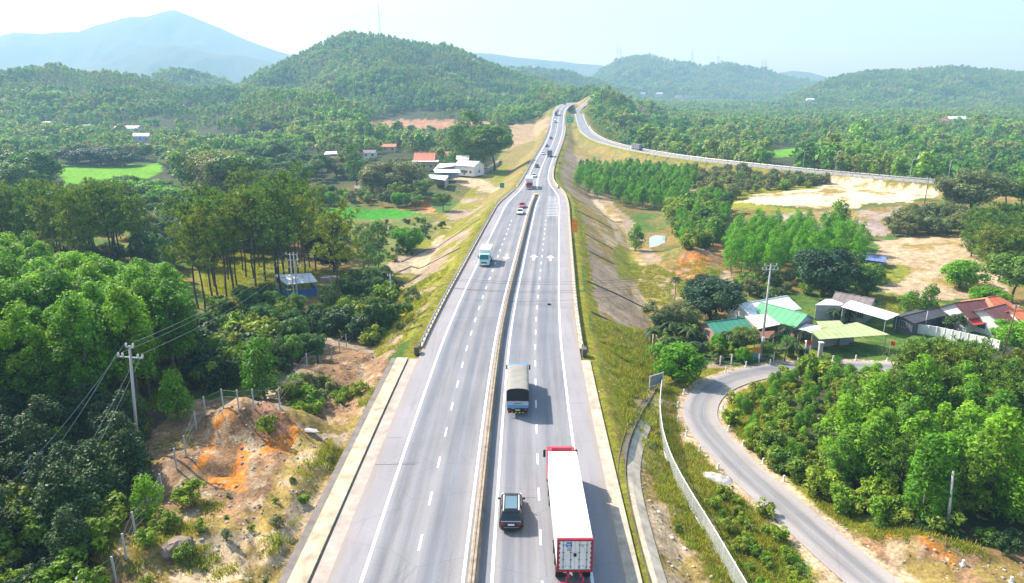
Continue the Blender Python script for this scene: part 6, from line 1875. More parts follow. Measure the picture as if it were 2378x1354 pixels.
def street_lamp(y_idx, off, h, label, group):
    pass
lamp_px = [(1393, 322, 294), (1409, 328, 296), (1432, 334, 305), (1456, 340, 312), (1546, 357, 315), (1678, 376, 334), (1716, 378, 334), (1864, 395, 350), (1939, 402, 350), (2112, 418, 368), (2200, 424, 370)]
for i, (u, vb, vt) in enumerate(lamp_px):
    b = Vector(plane(u, vb, 0.0)); t = at_depth(u, vt, b.y); H = t[2]
    e = empty('street_lamp', (b.x, b.y, -.3), 0, 'tall thin street lamp lining the branch road', 'street lamp', 'street lamps of the branch road')
    MB().tube([(0, 0, -.5), (0, 0, H * .9), (.15, -.1, H), (1.1, -.7, H + .15)], .10, 6, .06).build('pole', M_STEEL, e)
    MB().box(.9, 1.7, -1.05, -.62, H + .12, H + .26, .04).build('lamp_head', M_STEEL, e)

def lattice_mast(u, v_base, v_top, D, label, w=3.0, arms=(), name='radio_mast', cat='mast', mat=None):
    b = Vector(at_depth(u, v_base, D)); t = at_depth(u, v_top, D); g = min(b.z, hz(b.x, D) + 2); H = t[2] - g
    e = empty(name, (b.x, D, g), 0, label, cat)
    m = MB(); r = w * .05
    def c(k, z): 
        f = 1 - .85 * z / H; return (w * f * (1 if k in (0, 1) else -1) / 2, w * f * (1 if k in (0, 3) else -1) / 2, z)
    for k in range(4): m.tube([c(k, 0), c(k, H)], r, 4, r * .6)
    n = 9
    for i in range(n):
        z0, z1 = H * i / n, H * (i + 1) / n
        for k in range(4): m.tube([c(k, z0), c((k + 1) % 4, z1)], r * .6, 3)
    m.build('lattice', mat or M_STEEL, e)
    for f, l in arms: MB().box(-l, l, -r, r, H * f - r, H * f + r).build('cross_arm', mat or M_STEEL, e)
    if not arms: MB().tube([(0, 0, H), (0, 0, H * 1.04)], r, 4).build('antenna', mat or M_STEEL, e)
    return e
lattice_mast(882, 74, 10, 1180, 'tall radio mast on the summit of the wooded hill', 2.6, mat=surf('mast_grey', (.16, .18, .2), .6))
for (u, vb, vt, lb) in [(1433, 146, 106, 'pylon left of its twin above the left shoulder of the blue hill'), (1440, 146, 112, 'lower pylon right of its twin on the left shoulder of the blue hill'), (1606, 156, 114, 'tallest pylon behind the saddle of the blue hill'), (1667, 152, 128, 'faint pylon on the second top of the blue hill'), (1769, 168, 137, 'left pylon of the pair on the right flank of the blue hill'), (1776, 170, 140, 'right pylon of the pair on the right flank of the blue hill')]:
    lattice_mast(u, vb, vt, 2720, lb, 6.0, ((.72, 8), (.84, 7), (.95, 5)), 'power_pylon', 'pylon', surf('pylon_grey', (.4, .42, .45), .6))

# ================================================================ signs
M_ORANGE = surf('orange_sign', (.90, .22, .01), .5, grime=.08)
M_GREENS = surf('green_sign', (.02, .42, .14), .5, grime=.08)
M_BLUES = surf('blue_sign', (.02, .22, .36), .5, grime=.08)
p, _ = h_at(163, 12.1)
e = empty('warning_sign', (p.x, p.y, p.z), 0, 'tall orange warning board standing on the right verge', 'sign')
MB().box(-.62, .62, -.03, .03, 1.3, 4.4, .05).build('panel', M_ORANGE, e)
for z in (2.1, 3.6):
    m = MB().add([(0, -.036, z - .42), (.42, -.036, z), (0, -.036, z + .42), (-.42, -.036, z), (0, -.031, z - .42), (.42, -.031, z), (0, -.031, z + .42), (-.42, -.031, z)], [(0, 1, 2, 3), (0, 4, 5, 1), (1, 5, 6, 2), (2, 6, 7, 3), (3, 7, 4, 0)])
    m.build('diamond', surf('yellow_diamond', (.95, .40, .02), .5), e)
    MB().box(-.05, .05, -.042, -.0365, z - .2, z + .2).build('symbol', surf('sign_red', (.7, .06, .01), .5), e)
for x in (-.3, .3): MB().tube([(x, .05, -.5), (x, .05, 1.5)], .05, 6).build('post', M_STEEL, e)
p, _ = h_at(560, 8.6)
e = empty('direction_sign', (p.x + 1.5, p.y, p.z - .3), 0, 'green direction sign on the grass between the two roads', 'sign')
MB().box(-2.6, 2.6, -.06, .06, 2.6, 7.0, .1).build('panel', M_GREENS, e)
m = MB()
for i, (x, z, w_) in enumerate(((-1.5, 5.6, 1.2), (.4, 5.6, 1.4), (-1.2, 4.2, 2.0))): m.box(x, x + w_, -.075, -.062, z, z + .45)
m.build('lettering', M_PLATE, e)
for x in (-1.6, 1.6): MB().tube([(x, .15, -1), (x, .15, 6.6)], .12, 6).build('post', M_STEEL, e)
p = P(1166, 442); e = empty('road_sign', tuple(p), 0, 'small dark blue road sign on the left verge by the narrowing', 'sign')
MB().box(-.85, .85, -.04, .04, 1.0, 2.9, .08).build('panel', M_BLUES, e); MB().box(-.4, .4, -.05, -.0405, 1.5, 2.4).build('symbol', surf('sign_teal', (.05, .35, .42), .5), e)
MB().tube([(0, .08, -.3), (0, .08, 2.6)], .05, 6).build('post', M_STEEL, e)
p, _ = h_at(308, 6.6); e = empty('speed_sign', tuple(p), 0, 'round white sign with red rim on the right where the road narrows', 'sign')
MB().cyl((0, 0, 2.7), .55, .05, 'y', 20).build('rim', surf('sign_rim', (.6, .05, .04), .5), e); MB().cyl((0, -.03, 2.7), .42, .03, 'y', 20).build('panel', M_PLATE, e)
MB().tube([(0, .08, -.5), (0, .08, 2.7)], .05, 6).build('post', M_STEEL, e)

# ================================================================ chain link fence, gate panel, marker posts
M_NET = bpy.data.materials.new('wire_net'); M_NET.use_nodes = True
nt = M_NET.node_tree; nt.nodes.clear(); out = nt.nodes.new('ShaderNodeOutputMaterial')
b = N(nt, 'ShaderNodeBsdfPrincipled', Roughness=.5, Metallic=.1); b.inputs['Base Color'].default_value = (.55, .58, .58, 1)
tr = nt.nodes.new('ShaderNodeBsdfTransparent'); mx = nt.nodes.new('ShaderNodeMixShader')
tc = nt.nodes.new('ShaderNodeTexCoord'); vals = []
for ang in (45, -45):
    mp = nt.nodes.new('ShaderNodeMapping'); mp.inputs['Rotation'].default_value = (0, 0, R(ang)); nt.links.new(tc.outputs['UV'], mp.inputs['Vector'])
    w = N(nt, 'ShaderNodeTexWave', wave_type='BANDS', bands_direction='X', Scale=5.2); nt.links.new(mp.outputs[0], w.inputs['Vector'])
    gt = N(nt, 'ShaderNodeMath', operation='GREATER_THAN'); gt.inputs[1].default_value = .80; nt.links.new(w.outputs['Fac'], gt.inputs[0]); vals.append(gt)
mxx = N(nt, 'ShaderNodeMath', operation='MAXIMUM'); nt.links.new(vals[0].outputs[0], mxx.inputs[0]); nt.links.new(vals[1].outputs[0], mxx.inputs[1])
nt.links.new(mxx.outputs[0], mx.inputs[0]); nt.links.new(tr.outputs[0], mx.inputs[1]); nt.links.new(b.outputs[0], mx.inputs[2]); nt.links.new(mx.outputs[0], out.inputs['Surface'])
fpx = [(1537, 900), (1533, 930), (1531, 965), (1534, 1005), (1541, 1045), (1556, 1090), (1577, 1135), (1602, 1180), (1632, 1230), (1664, 1285), (1698, 1345), (1735, 1410), (1780, 1490)]
fp = interp_line([(q.y, q.x, q.z, 0, 0) for q in [P(*c) for c in fpx]], .6)
fs = np.r_[0, np.cumsum(np.hypot(np.diff(fp[:, 0]), np.diff(fp[:, 1])))]
fe = empty('wire_fence', (float(fp[0, 1]), float(fp[0, 0]), float(fp[0, 2])), 0, 'grey wire mesh fence curving along the right verge', 'fence')
fo = np.array(fe.location); n = len(fp)
V = []; Fh = 1.75
for i in range(n): V.append((fp[i, 1] - fo[0], fp[i, 0] - fo[1], fp[i, 2] - fo[2] + .03)); V.append((fp[i, 1] - fo[0], fp[i, 0] - fo[1], fp[i, 2] - fo[2] + Fh))
me = mesh_np('mesh_panel', V, [(2 * i, 2 * i + 2, 2 * i + 3, 2 * i + 1) for i in range(n - 1)], M_NET)
uv = me.uv_layers.new(name='UVMap'); d = []
for i in range(n - 1): d += [fs[i], 0, fs[i + 1], 0, fs[i + 1], Fh, fs[i], Fh]
uv.data.foreach_set('uv', np.array(d, np.float32))
o = bpy.data.objects.new('mesh_panel', me); COL.objects.link(o); o.parent = fe
M_RAILW = surf('fence_rail', (.70, .70, .68), .5, .1)
MB().tube([V[2 * i + 1] for i in range(n)], .045, 5).build('top_rail', M_RAILW, fe); MB().tube([(V[2 * i][0], V[2 * i][1], V[2 * i][2] + .05) for i in range(n)], .05, 5).build('bottom_rail', M_RAILW, fe)
for q in np.arange(0, fs[-1], 2.5):
    x, y, z = (np.interp(q, fs, fp[:, k]) for k in (1, 0, 2))
    MB().tube([(x - fo[0] + .04, y - fo[1], z - fo[2] - .4), (x - fo[0] + .04, y - fo[1], z - fo[2] + Fh + .05)], .05, 5).build('post', M_RAILW, fe)
a, b_ = P(1508, 903), P(1536, 905); e = empty('gate_panel', tuple(a), math.atan2(b_.y - a.y, b_.x - a.x), 'square framed mesh panel closing the upper end of the wire fence', 'gate')
w_ = (b_ - a).length
MB().box(0, w_, -.03, .03, 1.75, 1.85).box(0, w_, -.03, .03, .25, .35).box(-.06, .04, -.04, .04, -.3, 1.9).box(w_ - .04, w_ + .06, -.04, .04, -.3, 1.9).build('frame', M_RAILW, e)
MB().box(.05, w_ - .05, -.012, .012, .36, 1.74).build('panel', surf('gate_grey', (.22, .26, .26), .6, grime=.3), e)

def marker(u, v, label, group, h=.7, w=.10):
    p = P(u, v); e = empty('marker_post', tuple(p), 0, label, 'post', group)
    MB().box(-w, w, -w * .8, w * .8, -.2, h, .03).build('shaft', M_WALLW, e); MB().box(-w - .08, w + .08, -w * .8 - .08, w * .8 + .08, -.2, .08, .02).build('foot', M_WALLW, e)
for (u, v) in [(1588, 915), (1574, 945), (1574, 978), (1594, 1012), (1625, 1048), (1668, 1090)]: marker(u, v, 'short white marker post on the outer side of the lane bend', 'marker posts on the outer side of the bend')
for (u, v) in [(1680, 965), (1678, 950), (1692, 1000), (1726, 1035), (1772, 1077), (1820, 1118)]: marker(u, v, 'short white marker post on the inner side of the lane bend', 'marker posts on the inner side of the bend')
for (u, v) in [(1685, 865), (1732, 852), (1788, 848), (1852, 842), (1934, 838), (1987, 837), (2060, 838)]: marker(u, v, 'white marker post between the lane and the hamlet gardens', 'marker posts by the hamlet', .9)
for (u, v, lb) in [(2236, 1312, 'white stone marker on the bare earth at lower right'), (2348, 1352, 'white stone marker at the bottom right corner')]: marker(u, v, lb, None, .5, .10)

# fence posts above the left cut, with strands of wire
lp = [(118, 1440), (190, 1404), (270, 1352), (294, 1298), (316, 1246), (350, 1206), (378, 1152), (411, 1090), (433, 1060), (457, 1000), (478, 965), (519, 948), (555, 952), (590, 948), (650, 948), (714, 856), (743, 842), (771, 838), (789, 818), (805, 806), (833, 786), (846, 780)]
pts = [P(*c) for c in lp]
fe = empty('post_fence', tuple(pts[0]), 0, 'wire fence on thin concrete posts above the left cut', 'fence')
for q in pts:
    o = MB().box(-.055, .055, -.055, .055, -.4, 2.1).build('post', M_POLE, fe); o.location = q - pts[0]
for z in (.7, 1.3, 1.95):
    MB().tube([q - pts[0] + Vector((0, 0, z)) for q in pts], .008, 3).build('wire', M_WIRE, fe)

# garden fence by the hamlet lane
pts = [P(*c) for c in [(1620, 850), (1672, 848), (1698, 846), (1728, 842), (1762, 842), (1796, 838)]]
fe = empty('garden_fence', tuple(pts[0]), 0, 'low pale post fence in front of the hamlet garden', 'fence')
for q in pts:
    o = MB().box(-.07, .07, -.07, .07, -.3, 1.5).build('post', M_WALLW, fe); o.location = q - pts[0]
for z in (.5, 1.2): MB().tube([q - pts[0] + Vector((0, 0, z)) for q in pts], .02, 4).build('rail', M_WALLG, fe)

# boulder, gravel heap, small stones
def rock(u, v, sx, sy, sz, seed, mat, name, label, cat, group=None):
    g = np.random.default_rng(seed); p = P(u, v); m = MB(); n, k = 11, 7; rings = []
    for j in range(k):
        t = j / (k - 1); r = math.sin(math.pi * (.12 + .80 * t)) ** .6; z = (t - .25) * sz * 1.3
        rings.append([(math.cos(a) * r * sx * (1 + g.normal() * .10), math.sin(a) * r * sy * (1 + g.normal() * .10), z + g.normal() * .05 * sz) for a in np.linspace(0, 6.283, n + 1)[:-1]])
    m.rings(rings); o = m.build(name, mat); o.location = p; o.rotation_euler = (0, .15, g.random() * 6); return tag(o, label, cat, group)
M_ROCK = surf('brown_rock', (.26, .19, .15), .95, grime=.45, scale=2.0, bump=.5)
rock(412, 1278, 1.15, .9, .95, 3, M_ROCK, 'boulder', 'brown boulder sitting on the earth bank at lower left', 'boulder')
def heap(u, v, rx, ry, h, seed, name, label):
    g = np.random.default_rng(seed); p = P(u, v); m = MB(); n = 26
    xs = np.linspace(-1, 1, n); X, Y = np.meshgrid(xs, xs); ang = np.arctan2(Y, X)
    rr = np.hypot(X, Y) * (1 + .25 * (fbm(X * 2 + 9, Y * 2, seed, 2) - .5) * 2)
    Z = h * np.clip(1 - rr ** 1.4, 0, 1) * (.55 + .9 * fbm(X * 3, Y * 3, seed + 1, 2)) + np.where(rr < 1, g.random(X.shape) * .10, 0) - .08
    V = np.stack([X * rx, Y * ry, Z], -1).reshape(-1, 3)
    me = mesh_np(name, V, [(a * n + b, a * n + b + 1, a * n + n + b + 1, a * n + n + b) for a in range(n - 1) for b in range(n - 1)], surf('white_gravel', (.50, .47, .44), .95, spec=.1, grime=.5, scale=7, bump=.8))
    o = bpy.data.objects.new(name, me); COL.objects.link(o); o.location = p; o.rotation_euler = (0, 0, -.5); return tag(o, label, 'heap')
heap(1662, 1112, 1.9, 1.2, .55, 7, 'gravel_heap', 'heap of white gravel beside the lane bend')
rock(715, 1000, 1.5, .35, .25, 9, surf('grey_rock', (.38, .36, .36), .95, grime=.3, scale=3), 'flat_stone', 'long grey stone lying on top of the left cut', 'stone')
heap(1836, 872, 1.7, 1.0, .4, 11, 'rubble_heap', 'low pile of pale rubble at the lane edge before the garden')
for i, (u, v) in enumerate([(930, 662), (936, 663), (985, 698), (1376, 655), (1640, 1060), (1560, 1250), (1590, 1275), (1530, 1190)]):
    rock(u, v, .2, .16, .15, 20 + i, surf('pale_stone', (.62, .56, .48), .95, grime=.3), 'stone', 'small pale stone lying on the verge grass', 'stone', 'pale stones on the verges')
# ================================================================ planting
HOUSES_XY = globals().get("HOUSES_XY", [])
# ---- left: the dark acacia plantation and what grows at its foot
G('plantation', 'acacia', [(-260,720),(0,700),(200,735),(370,790),(432,850),(440,905),(330,955),(250,980),(150,1000),(-260,1010)], 3.1, 10.0, 13.5,
  'slim acacia packed in the dark plantation left of the near carriageway', 'acacias of the dark plantation', 11)
G('plantation_edge', 'acacia', [(-460,1010),(-130,1020),(-130,1180),(-140,1440),(-460,1440)], 3.0, 11.5, 14.0,
  'slim acacia at the left frame edge shading the bushes below it', 'acacias at the left frame edge', 12)
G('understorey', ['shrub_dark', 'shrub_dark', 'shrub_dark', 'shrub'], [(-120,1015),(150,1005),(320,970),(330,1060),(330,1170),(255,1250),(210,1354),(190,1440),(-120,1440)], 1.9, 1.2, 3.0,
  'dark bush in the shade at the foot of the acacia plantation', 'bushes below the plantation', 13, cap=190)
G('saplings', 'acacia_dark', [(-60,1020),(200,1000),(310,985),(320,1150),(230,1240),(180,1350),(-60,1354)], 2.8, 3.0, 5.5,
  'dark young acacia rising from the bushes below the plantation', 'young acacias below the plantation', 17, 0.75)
at_px('shrub', 150, 1372, 1290, 'bright green bush lowest at the bottom edge, left of the earth bank')
at_px('shrub', 348, 1268, 1225, 'round yellow-green bush on the earth bank just left of the boulder')
at_px('shrub', 425, 1298, 1262, 'low dark green bush just below the boulder')
at_px('shrub', 440, 1170, 1118, 'small leafy bush on the earth bank below the orange hollow', None)
at_px('acacia_young', 350, 1205, 1115, 'thin bright sapling beside a fence post above the boulder')
at_px('shrub', 388, 1232, 1182, 'yellowish bush on the earth bank between the sapling and the boulder')
at_px('shrub', 340, 1362, 1335, 'low bush at the bottom edge of the bare earth bank')
at_px('shrub_olive', 645, 1222, 1195, 'grassy tuft bush alone on the pale lower cut slope')
at_px('shrub', 625, 1000, 960, 'small bush on the shoulder behind the orange mound')
G('cut_bushes', ['shrub', 'shrub_olive', 'shrub'], [(650,930),(700,880),(790,880),(840,905),(830,945),(740,960),(680,955)], 2.2, 1.3, 2.6,
  'yellow-green bush on the cut above the left drain', 'bushes on the cut above the left drain', 19)
G('cut_tufts', ['shrub_olive', 'shrub', 'shrub_olive'], [(330,1190),(420,1110),(560,1150),(700,1090),(800,1000),(850,930),(880,905),(720,1190),(620,1354),(280,1354)], 2.6, 0.35, 1.0,
  {'shrub_olive': 'dry tuft dotted over the bare left cut', 'shrub': 'small green tuft dotted over the bare left cut'}, {'shrub_olive': 'dry tufts on the left cut', 'shrub': 'green tufts on the left cut'}, 21, 0.7)
G('ridge_bushes', ['shrub_dark', 'shrub', 'broad'], [(440,800),(560,760),(650,780),(740,800),(750,840),(640,880),(540,920),(470,915),(450,860)], 2.8, 2.2, 6.0,
  {'shrub_dark': 'dark bush in the thicket between the utility poles and the earth bank', 'shrub': 'bright bush in the thicket between the utility poles and the earth bank', 'broad': 'small leafy tree in the thicket behind the earth bank'},
  {'shrub_dark': 'dark bushes of the left thicket', 'shrub': 'bright bushes of the left thicket', 'broad': 'small trees of the left thicket'}, 23)
at_px('acacia_young', 615, 925, 795, 'bright green sapling standing up from the thicket behind the earth bank')
at_px('acacia_young', 415, 975, 868, 'leafy young tree just right of the near utility pole')
G('valley_bushes', ['shrub', 'broad', 'shrub_dark', 'broad'], [(470,740),(600,690),(640,690),(745,700),(900,640),(915,690),(905,760),(880,800),(780,790),(660,770),(560,750)], 2.9, 1.8, 5.2,
  {'shrub': 'light green bush on the low ground beside the blue shed', 'shrub_dark': 'dark bush on the low ground beside the blue shed', 'broad': 'small rounded tree on the low ground near the blue shed'},
  {'shrub': 'light bushes near the blue shed', 'shrub_dark': 'dark bushes near the blue shed', 'broad': 'small trees near the blue shed'}, 29)
G('slope_bushes', ['shrub', 'shrub_olive'], [(905,690),(950,665),(985,690),(950,760),(900,810),(870,790)], 3.0, 0.8, 2.0,
  'low bush dotted on the left embankment grass', 'bushes on the left embankment', 31, 0.6)

# ---- pines with tall bare trunks
for (u, vb, vt, lb) in [(335, 655, 452, 'broad crowned pine with a forked trunk right of the bright acacia tops'), (460, 716, 470, 'tall pine with a bare leaning trunk, first of the row by the plantation edge'),
        (478, 740, 492, 'slim dark trunked pine directly right of the first pine of the row'), (498, 712, 462, 'pine with thin crown behind the slim dark trunked pine'),
        (790, 752, 488, 'lone tall pine with orange tinted crown right of the blue shed'), (682, 668, 398, 'tall pine with yellowing crown behind the twin utility pole'),
        (655, 690, 430, 'pine whose straight trunk stands at the left corner of the blue shed')]:
    at_px('pine', u, vb, vt, lb)
G('pine_row', 'pine', [(470,700),(500,650),(545,630),(600,615),(690,600),(735,580),(750,640),(690,665),(635,680),(560,705)], 5.4, 17, 21.5,
  'tall bare trunked pine in the row in front of the sunny clearing', 'pines of the row by the clearing', 37)
G('pine_left', 'pine', [(-160,600),(60,590),(320,600),(335,640),(200,680),(60,660),(-160,660)], 6.0, 17, 20.5,
  'olive crowned pine behind the bright acacia tops', 'pines behind the acacia plantation', 41)
for (u, vb, vt) in [(570, 560, 395), (600, 556, 402)]:
    at_px('pine', u, vb, vt, 'yellow-topped pine standing alone between the rice field and the pine row', 'yellow-topped pines')
at_px('pine_low', 100, 985, 815, 'bushy dark pine among the shaded trunks of the plantation')

# ---- left middle distance
for (u, vb, vt, k, lb, w) in [
   (85, 452, 338, 'broad', 'big dark broadleaf tree left of the bright rice field', 1.5), (35, 470, 372, 'broad', 'dark broadleaf tree at the left edge beside the rice field', 1.4),
   (560, 470, 340, 'broad', 'dense dark tree right of the rice field', 1.5), (470, 455, 330, 'broad', 'dark rounded tree at the right end of the rice field', 1.5), (520, 470, 350, 'broad_olive', 'greyish olive tree between the two dark trees by the rice field', 1.2),
   (235, 385, 342, 'broad_dark', 'low dark clump of tree above the rice field', 2.0), (180, 383, 348, 'broad_dark', 'dark tree beside the low clump above the rice field', 1.8), (290, 386, 350, 'broad_dark', 'dark tree right of the low clump above the rice field', 1.8),
   (1090, 392, 258, 'eucalyptus', 'tallest loose crowned tree left of the highway beside the red earth field', 1.3), (1060, 398, 290, 'eucalyptus', 'tall tree just left of the tallest one by the red earth field', 1.3), (1148, 395, 300, 'broad', 'round green tree nearest the highway beside the tall trees', 1.4), (1120, 398, 315, 'broad', 'broad tree between the tall trees and the white villa', 1.4),
   (830, 440, 335, 'eucalyptus', 'tall green tree left of the temple', 1.3), (900, 452, 372, 'broad_olive', 'wide olive tree in front of the temple', 1.8), (955, 455, 385, 'broad_olive', 'olive tree right of the wide one in front of the temple', 1.4), (870, 455, 392, 'broad_olive', 'olive tree left of the wide one in front of the temple', 1.3),
   (980, 460, 410, 'broad', 'dark small tree below the white carport', 1.3), (1030, 490, 445, 'broad', 'small dark tree on the field corner above the orange bank', 1.2),
   (880, 640, 515, 'eucalyptus', 'tall dense tree at the foot of the left embankment', 1.05), (858, 632, 535, 'eucalyptus', 'dark slim tree hidden behind the tall dense tree at the embankment', 1.0), (845, 622, 520, 'eucalyptus', 'dark tree left of the two trees at the embankment foot', 1.0),
   (952, 582, 530, 'broad_bright', 'small round light green tree alone below the left embankment', 1.25), (1027, 530, 512, 'shrub_dark', 'tiny dark bush on the grassy left embankment', 1.0),
   (715, 345, 305, 'broad_dark', 'dark round tree above the brown farmhouses', 1.4), (640, 395, 330, 'broad', 'tree left of the brown farmhouses', 1.5), (610, 400, 335, 'broad', 'tree second left of the brown farmhouses', 1.5),
   (955, 312, 292, 'broad', 'left round tree standing before the red earth field', 1.5), (1003, 314, 294, 'broad', 'right round tree standing before the red earth field', 1.5)]:
    at_px(k, u, vb, vt, lb, None, w)
G('field_grove', ['broad_bright', 'broad'], [(205,480),(240,462),(330,452),(400,462),(440,478),(430,498),(300,500),(215,498)], 6.5, 6, 9,
  {'broad_bright': 'bright green tree in the rounded grove below the rice field', 'broad': 'darker tree in the rounded grove below the rice field'}, {'broad_bright': 'bright trees of the grove below the rice field', 'broad': 'darker trees of the grove below the rice field'}, 43, wide=1.3)
G('garden_trees', ['broad', 'broad_olive', 'broad_bright', 'shrub'], [(745,478),(760,440),(870,460),(950,462),(985,472),(960,492),(850,482)], 6.0, 2.5, 6.0,
  {'broad': 'dark garden tree behind the green field strip', 'broad_olive': 'olive garden tree behind the green field strip', 'broad_bright': 'bright garden tree behind the green field strip', 'shrub': 'garden bush behind the green field strip'},
  {'broad': 'dark garden trees', 'broad_olive': 'olive garden trees', 'broad_bright': 'bright garden trees', 'shrub': 'garden bushes'}, 47)
G('left_mid', ['broad', 'broad', 'broad_olive'], [(-200,520),(60,480),(190,470),(215,505),(430,505),(470,475),(540,480),(640,470),(730,450),(760,480),(735,540),(640,560),(430,560),(300,560),(0,570),(-200,580)], 8.0, 4.5, 7.5,
  {'broad': 'green tree in the belt between the pines and the rice field', 'broad_olive': 'olive tree in the belt between the pines and the rice field'}, {'broad': 'green trees of the belt', 'broad_olive': 'olive trees of the belt'}, 53, wide=1.2)
G('pine_floor', ['broad', 'shrub_dark', 'broad_olive'], [(-150,690),(60,675),(200,690),(330,650),(330,600),(60,590),(-150,610)], 5.0, 2.5, 5.0,
  {'broad': 'low green tree under the pines behind the plantation', 'shrub_dark': 'dark bush under the pines behind the plantation', 'broad_olive': 'low olive tree under the pines behind the plantation'}, {'broad': 'low trees under the pines', 'shrub_dark': 'dark bushes under the pines', 'broad_olive': 'olive trees under the pines'}, 54)
G('pine_backing', ['broad', 'eucalyptus', 'broad_dark'], [(330,610),(480,560),(560,545),(700,560),(800,575),(840,600),(780,640),(745,600),(690,590),(600,600),(480,620),(400,660),(330,650)], 5.2, 6.0, 10.0,
  {'broad': 'green tree closing the gap behind the row of pines', 'eucalyptus': 'tall loose tree closing the gap behind the row of pines', 'broad_dark': 'dark tree closing the gap behind the row of pines'}, {'broad': 'green trees behind the pine row', 'eucalyptus': 'tall trees behind the pine row', 'broad_dark': 'dark trees behind the pine row'}, 57, 0.7)
G('left_far_mid', ['broad', 'broad_olive', 'broad'], [(-150,470),(20,400),(130,375),(140,345),(380,350),(390,390),(470,400),(640,380),(690,395),(840,380),(850,410),(760,430),(640,440),(480,440),(400,430),(380,376),(130,376),(130,450),(0,480)], 10.5, 7, 11,
  {'broad': 'dark tree among the houses and fields beyond the rice field', 'broad_olive': 'greyish tree among the houses and fields beyond the rice field'}, {'broad': 'dark trees beyond the rice field', 'broad_olive': 'greyish trees beyond the rice field'}, 59, wide=1.3, cap=120)

# ---- right: grove below the branch road
G('branch_grove', ['acacia_bright', 'acacia'], [(1345,424),(1345,400),(1420,392),(1520,396),(1590,410),(1620,430),(1600,470),(1560,492),(1500,490),(1440,484),(1390,462),(1340,440)], 4.9, 6.0, 8.5,
  {'acacia_bright': 'bright acacia in the square grove below the branch road', 'acacia': 'darker acacia in the square grove below the branch road'}, {'acacia_bright': 'bright acacias below the branch road', 'acacia': 'darker acacias below the branch road'}, 61, cap=230)
G('branch_bank', ['shrub', 'shrub_olive', 'broad_olive'], [(1600,400),(1700,402),(1800,412),(1920,420),(1900,436),(1760,446),(1680,470),(1640,480),(1620,440)], 5.5, 2.5, 6,
  {'shrub': 'green bush on the bank between the branch road and the sandy field', 'shrub_olive': 'olive bush on the bank between the branch road and the sandy field', 'broad_olive': 'olive tree on the bank between the branch road and the sandy field'},
  {'shrub': 'green bushes on the bank', 'shrub_olive': 'olive bushes on the bank', 'broad_olive': 'olive trees on the bank'}, 67)
G('pond_trees', ['acacia_bright', 'broad', 'shrub'], [(1560,500),(1600,478),(1660,470),(1690,500),(1680,540),(1660,565),(1620,580),(1590,590),(1570,560)], 4.4, 4, 8,
  {'acacia_bright': 'bright slim tree on the bank right of the pond', 'broad': 'dark tree on the bank right of the pond', 'shrub': 'bush on the bank right of the pond'}, {'acacia_bright': 'slim trees right of the pond', 'broad': 'dark trees right of the pond', 'shrub': 'bushes right of the pond'}, 71)
at_px('acacia_young', 1475, 582, 525, 'single slim green tree left of the pond')
G('bright_grove', 'acacia_bright', [(1668,610),(1690,570),(1760,545),(1880,545),(1990,575),(2022,600),(2010,625),(1940,632),(1860,640),(1780,655),(1700,645)], 4.3, 6.5, 9.0,
  'vivid green acacia in the dense grove behind the hamlet', 'acacias of the dense grove', 73)
G('scrub_right', ['broad_olive', 'shrub_olive', 'broad_olive'], [(2050,548),(2060,520),(2130,500),(2220,505),(2250,530),(2235,548),(2130,556)], 4.8, 4, 7,
  {'broad_olive': 'grey-olive tree in the scrub above the stony clearing', 'shrub_olive': 'grey-olive bush in the scrub above the stony clearing'}, {'broad_olive': 'olive trees above the clearing', 'shrub_olive': 'olive bushes above the clearing'}, 79)
at_px('acacia_young', 1943, 545, 472, 'slender bright tree in front of the stony bank')
G('edge_pines', 'pine_low', [(2240,600),(2260,555),(2330,540),(2450,560),(2450,610),(2330,640),(2270,630)], 4.6, 7, 10,
  'olive pine in the stand at the right edge above the cleared field', 'pines at the right edge', 83, wide=1.15)
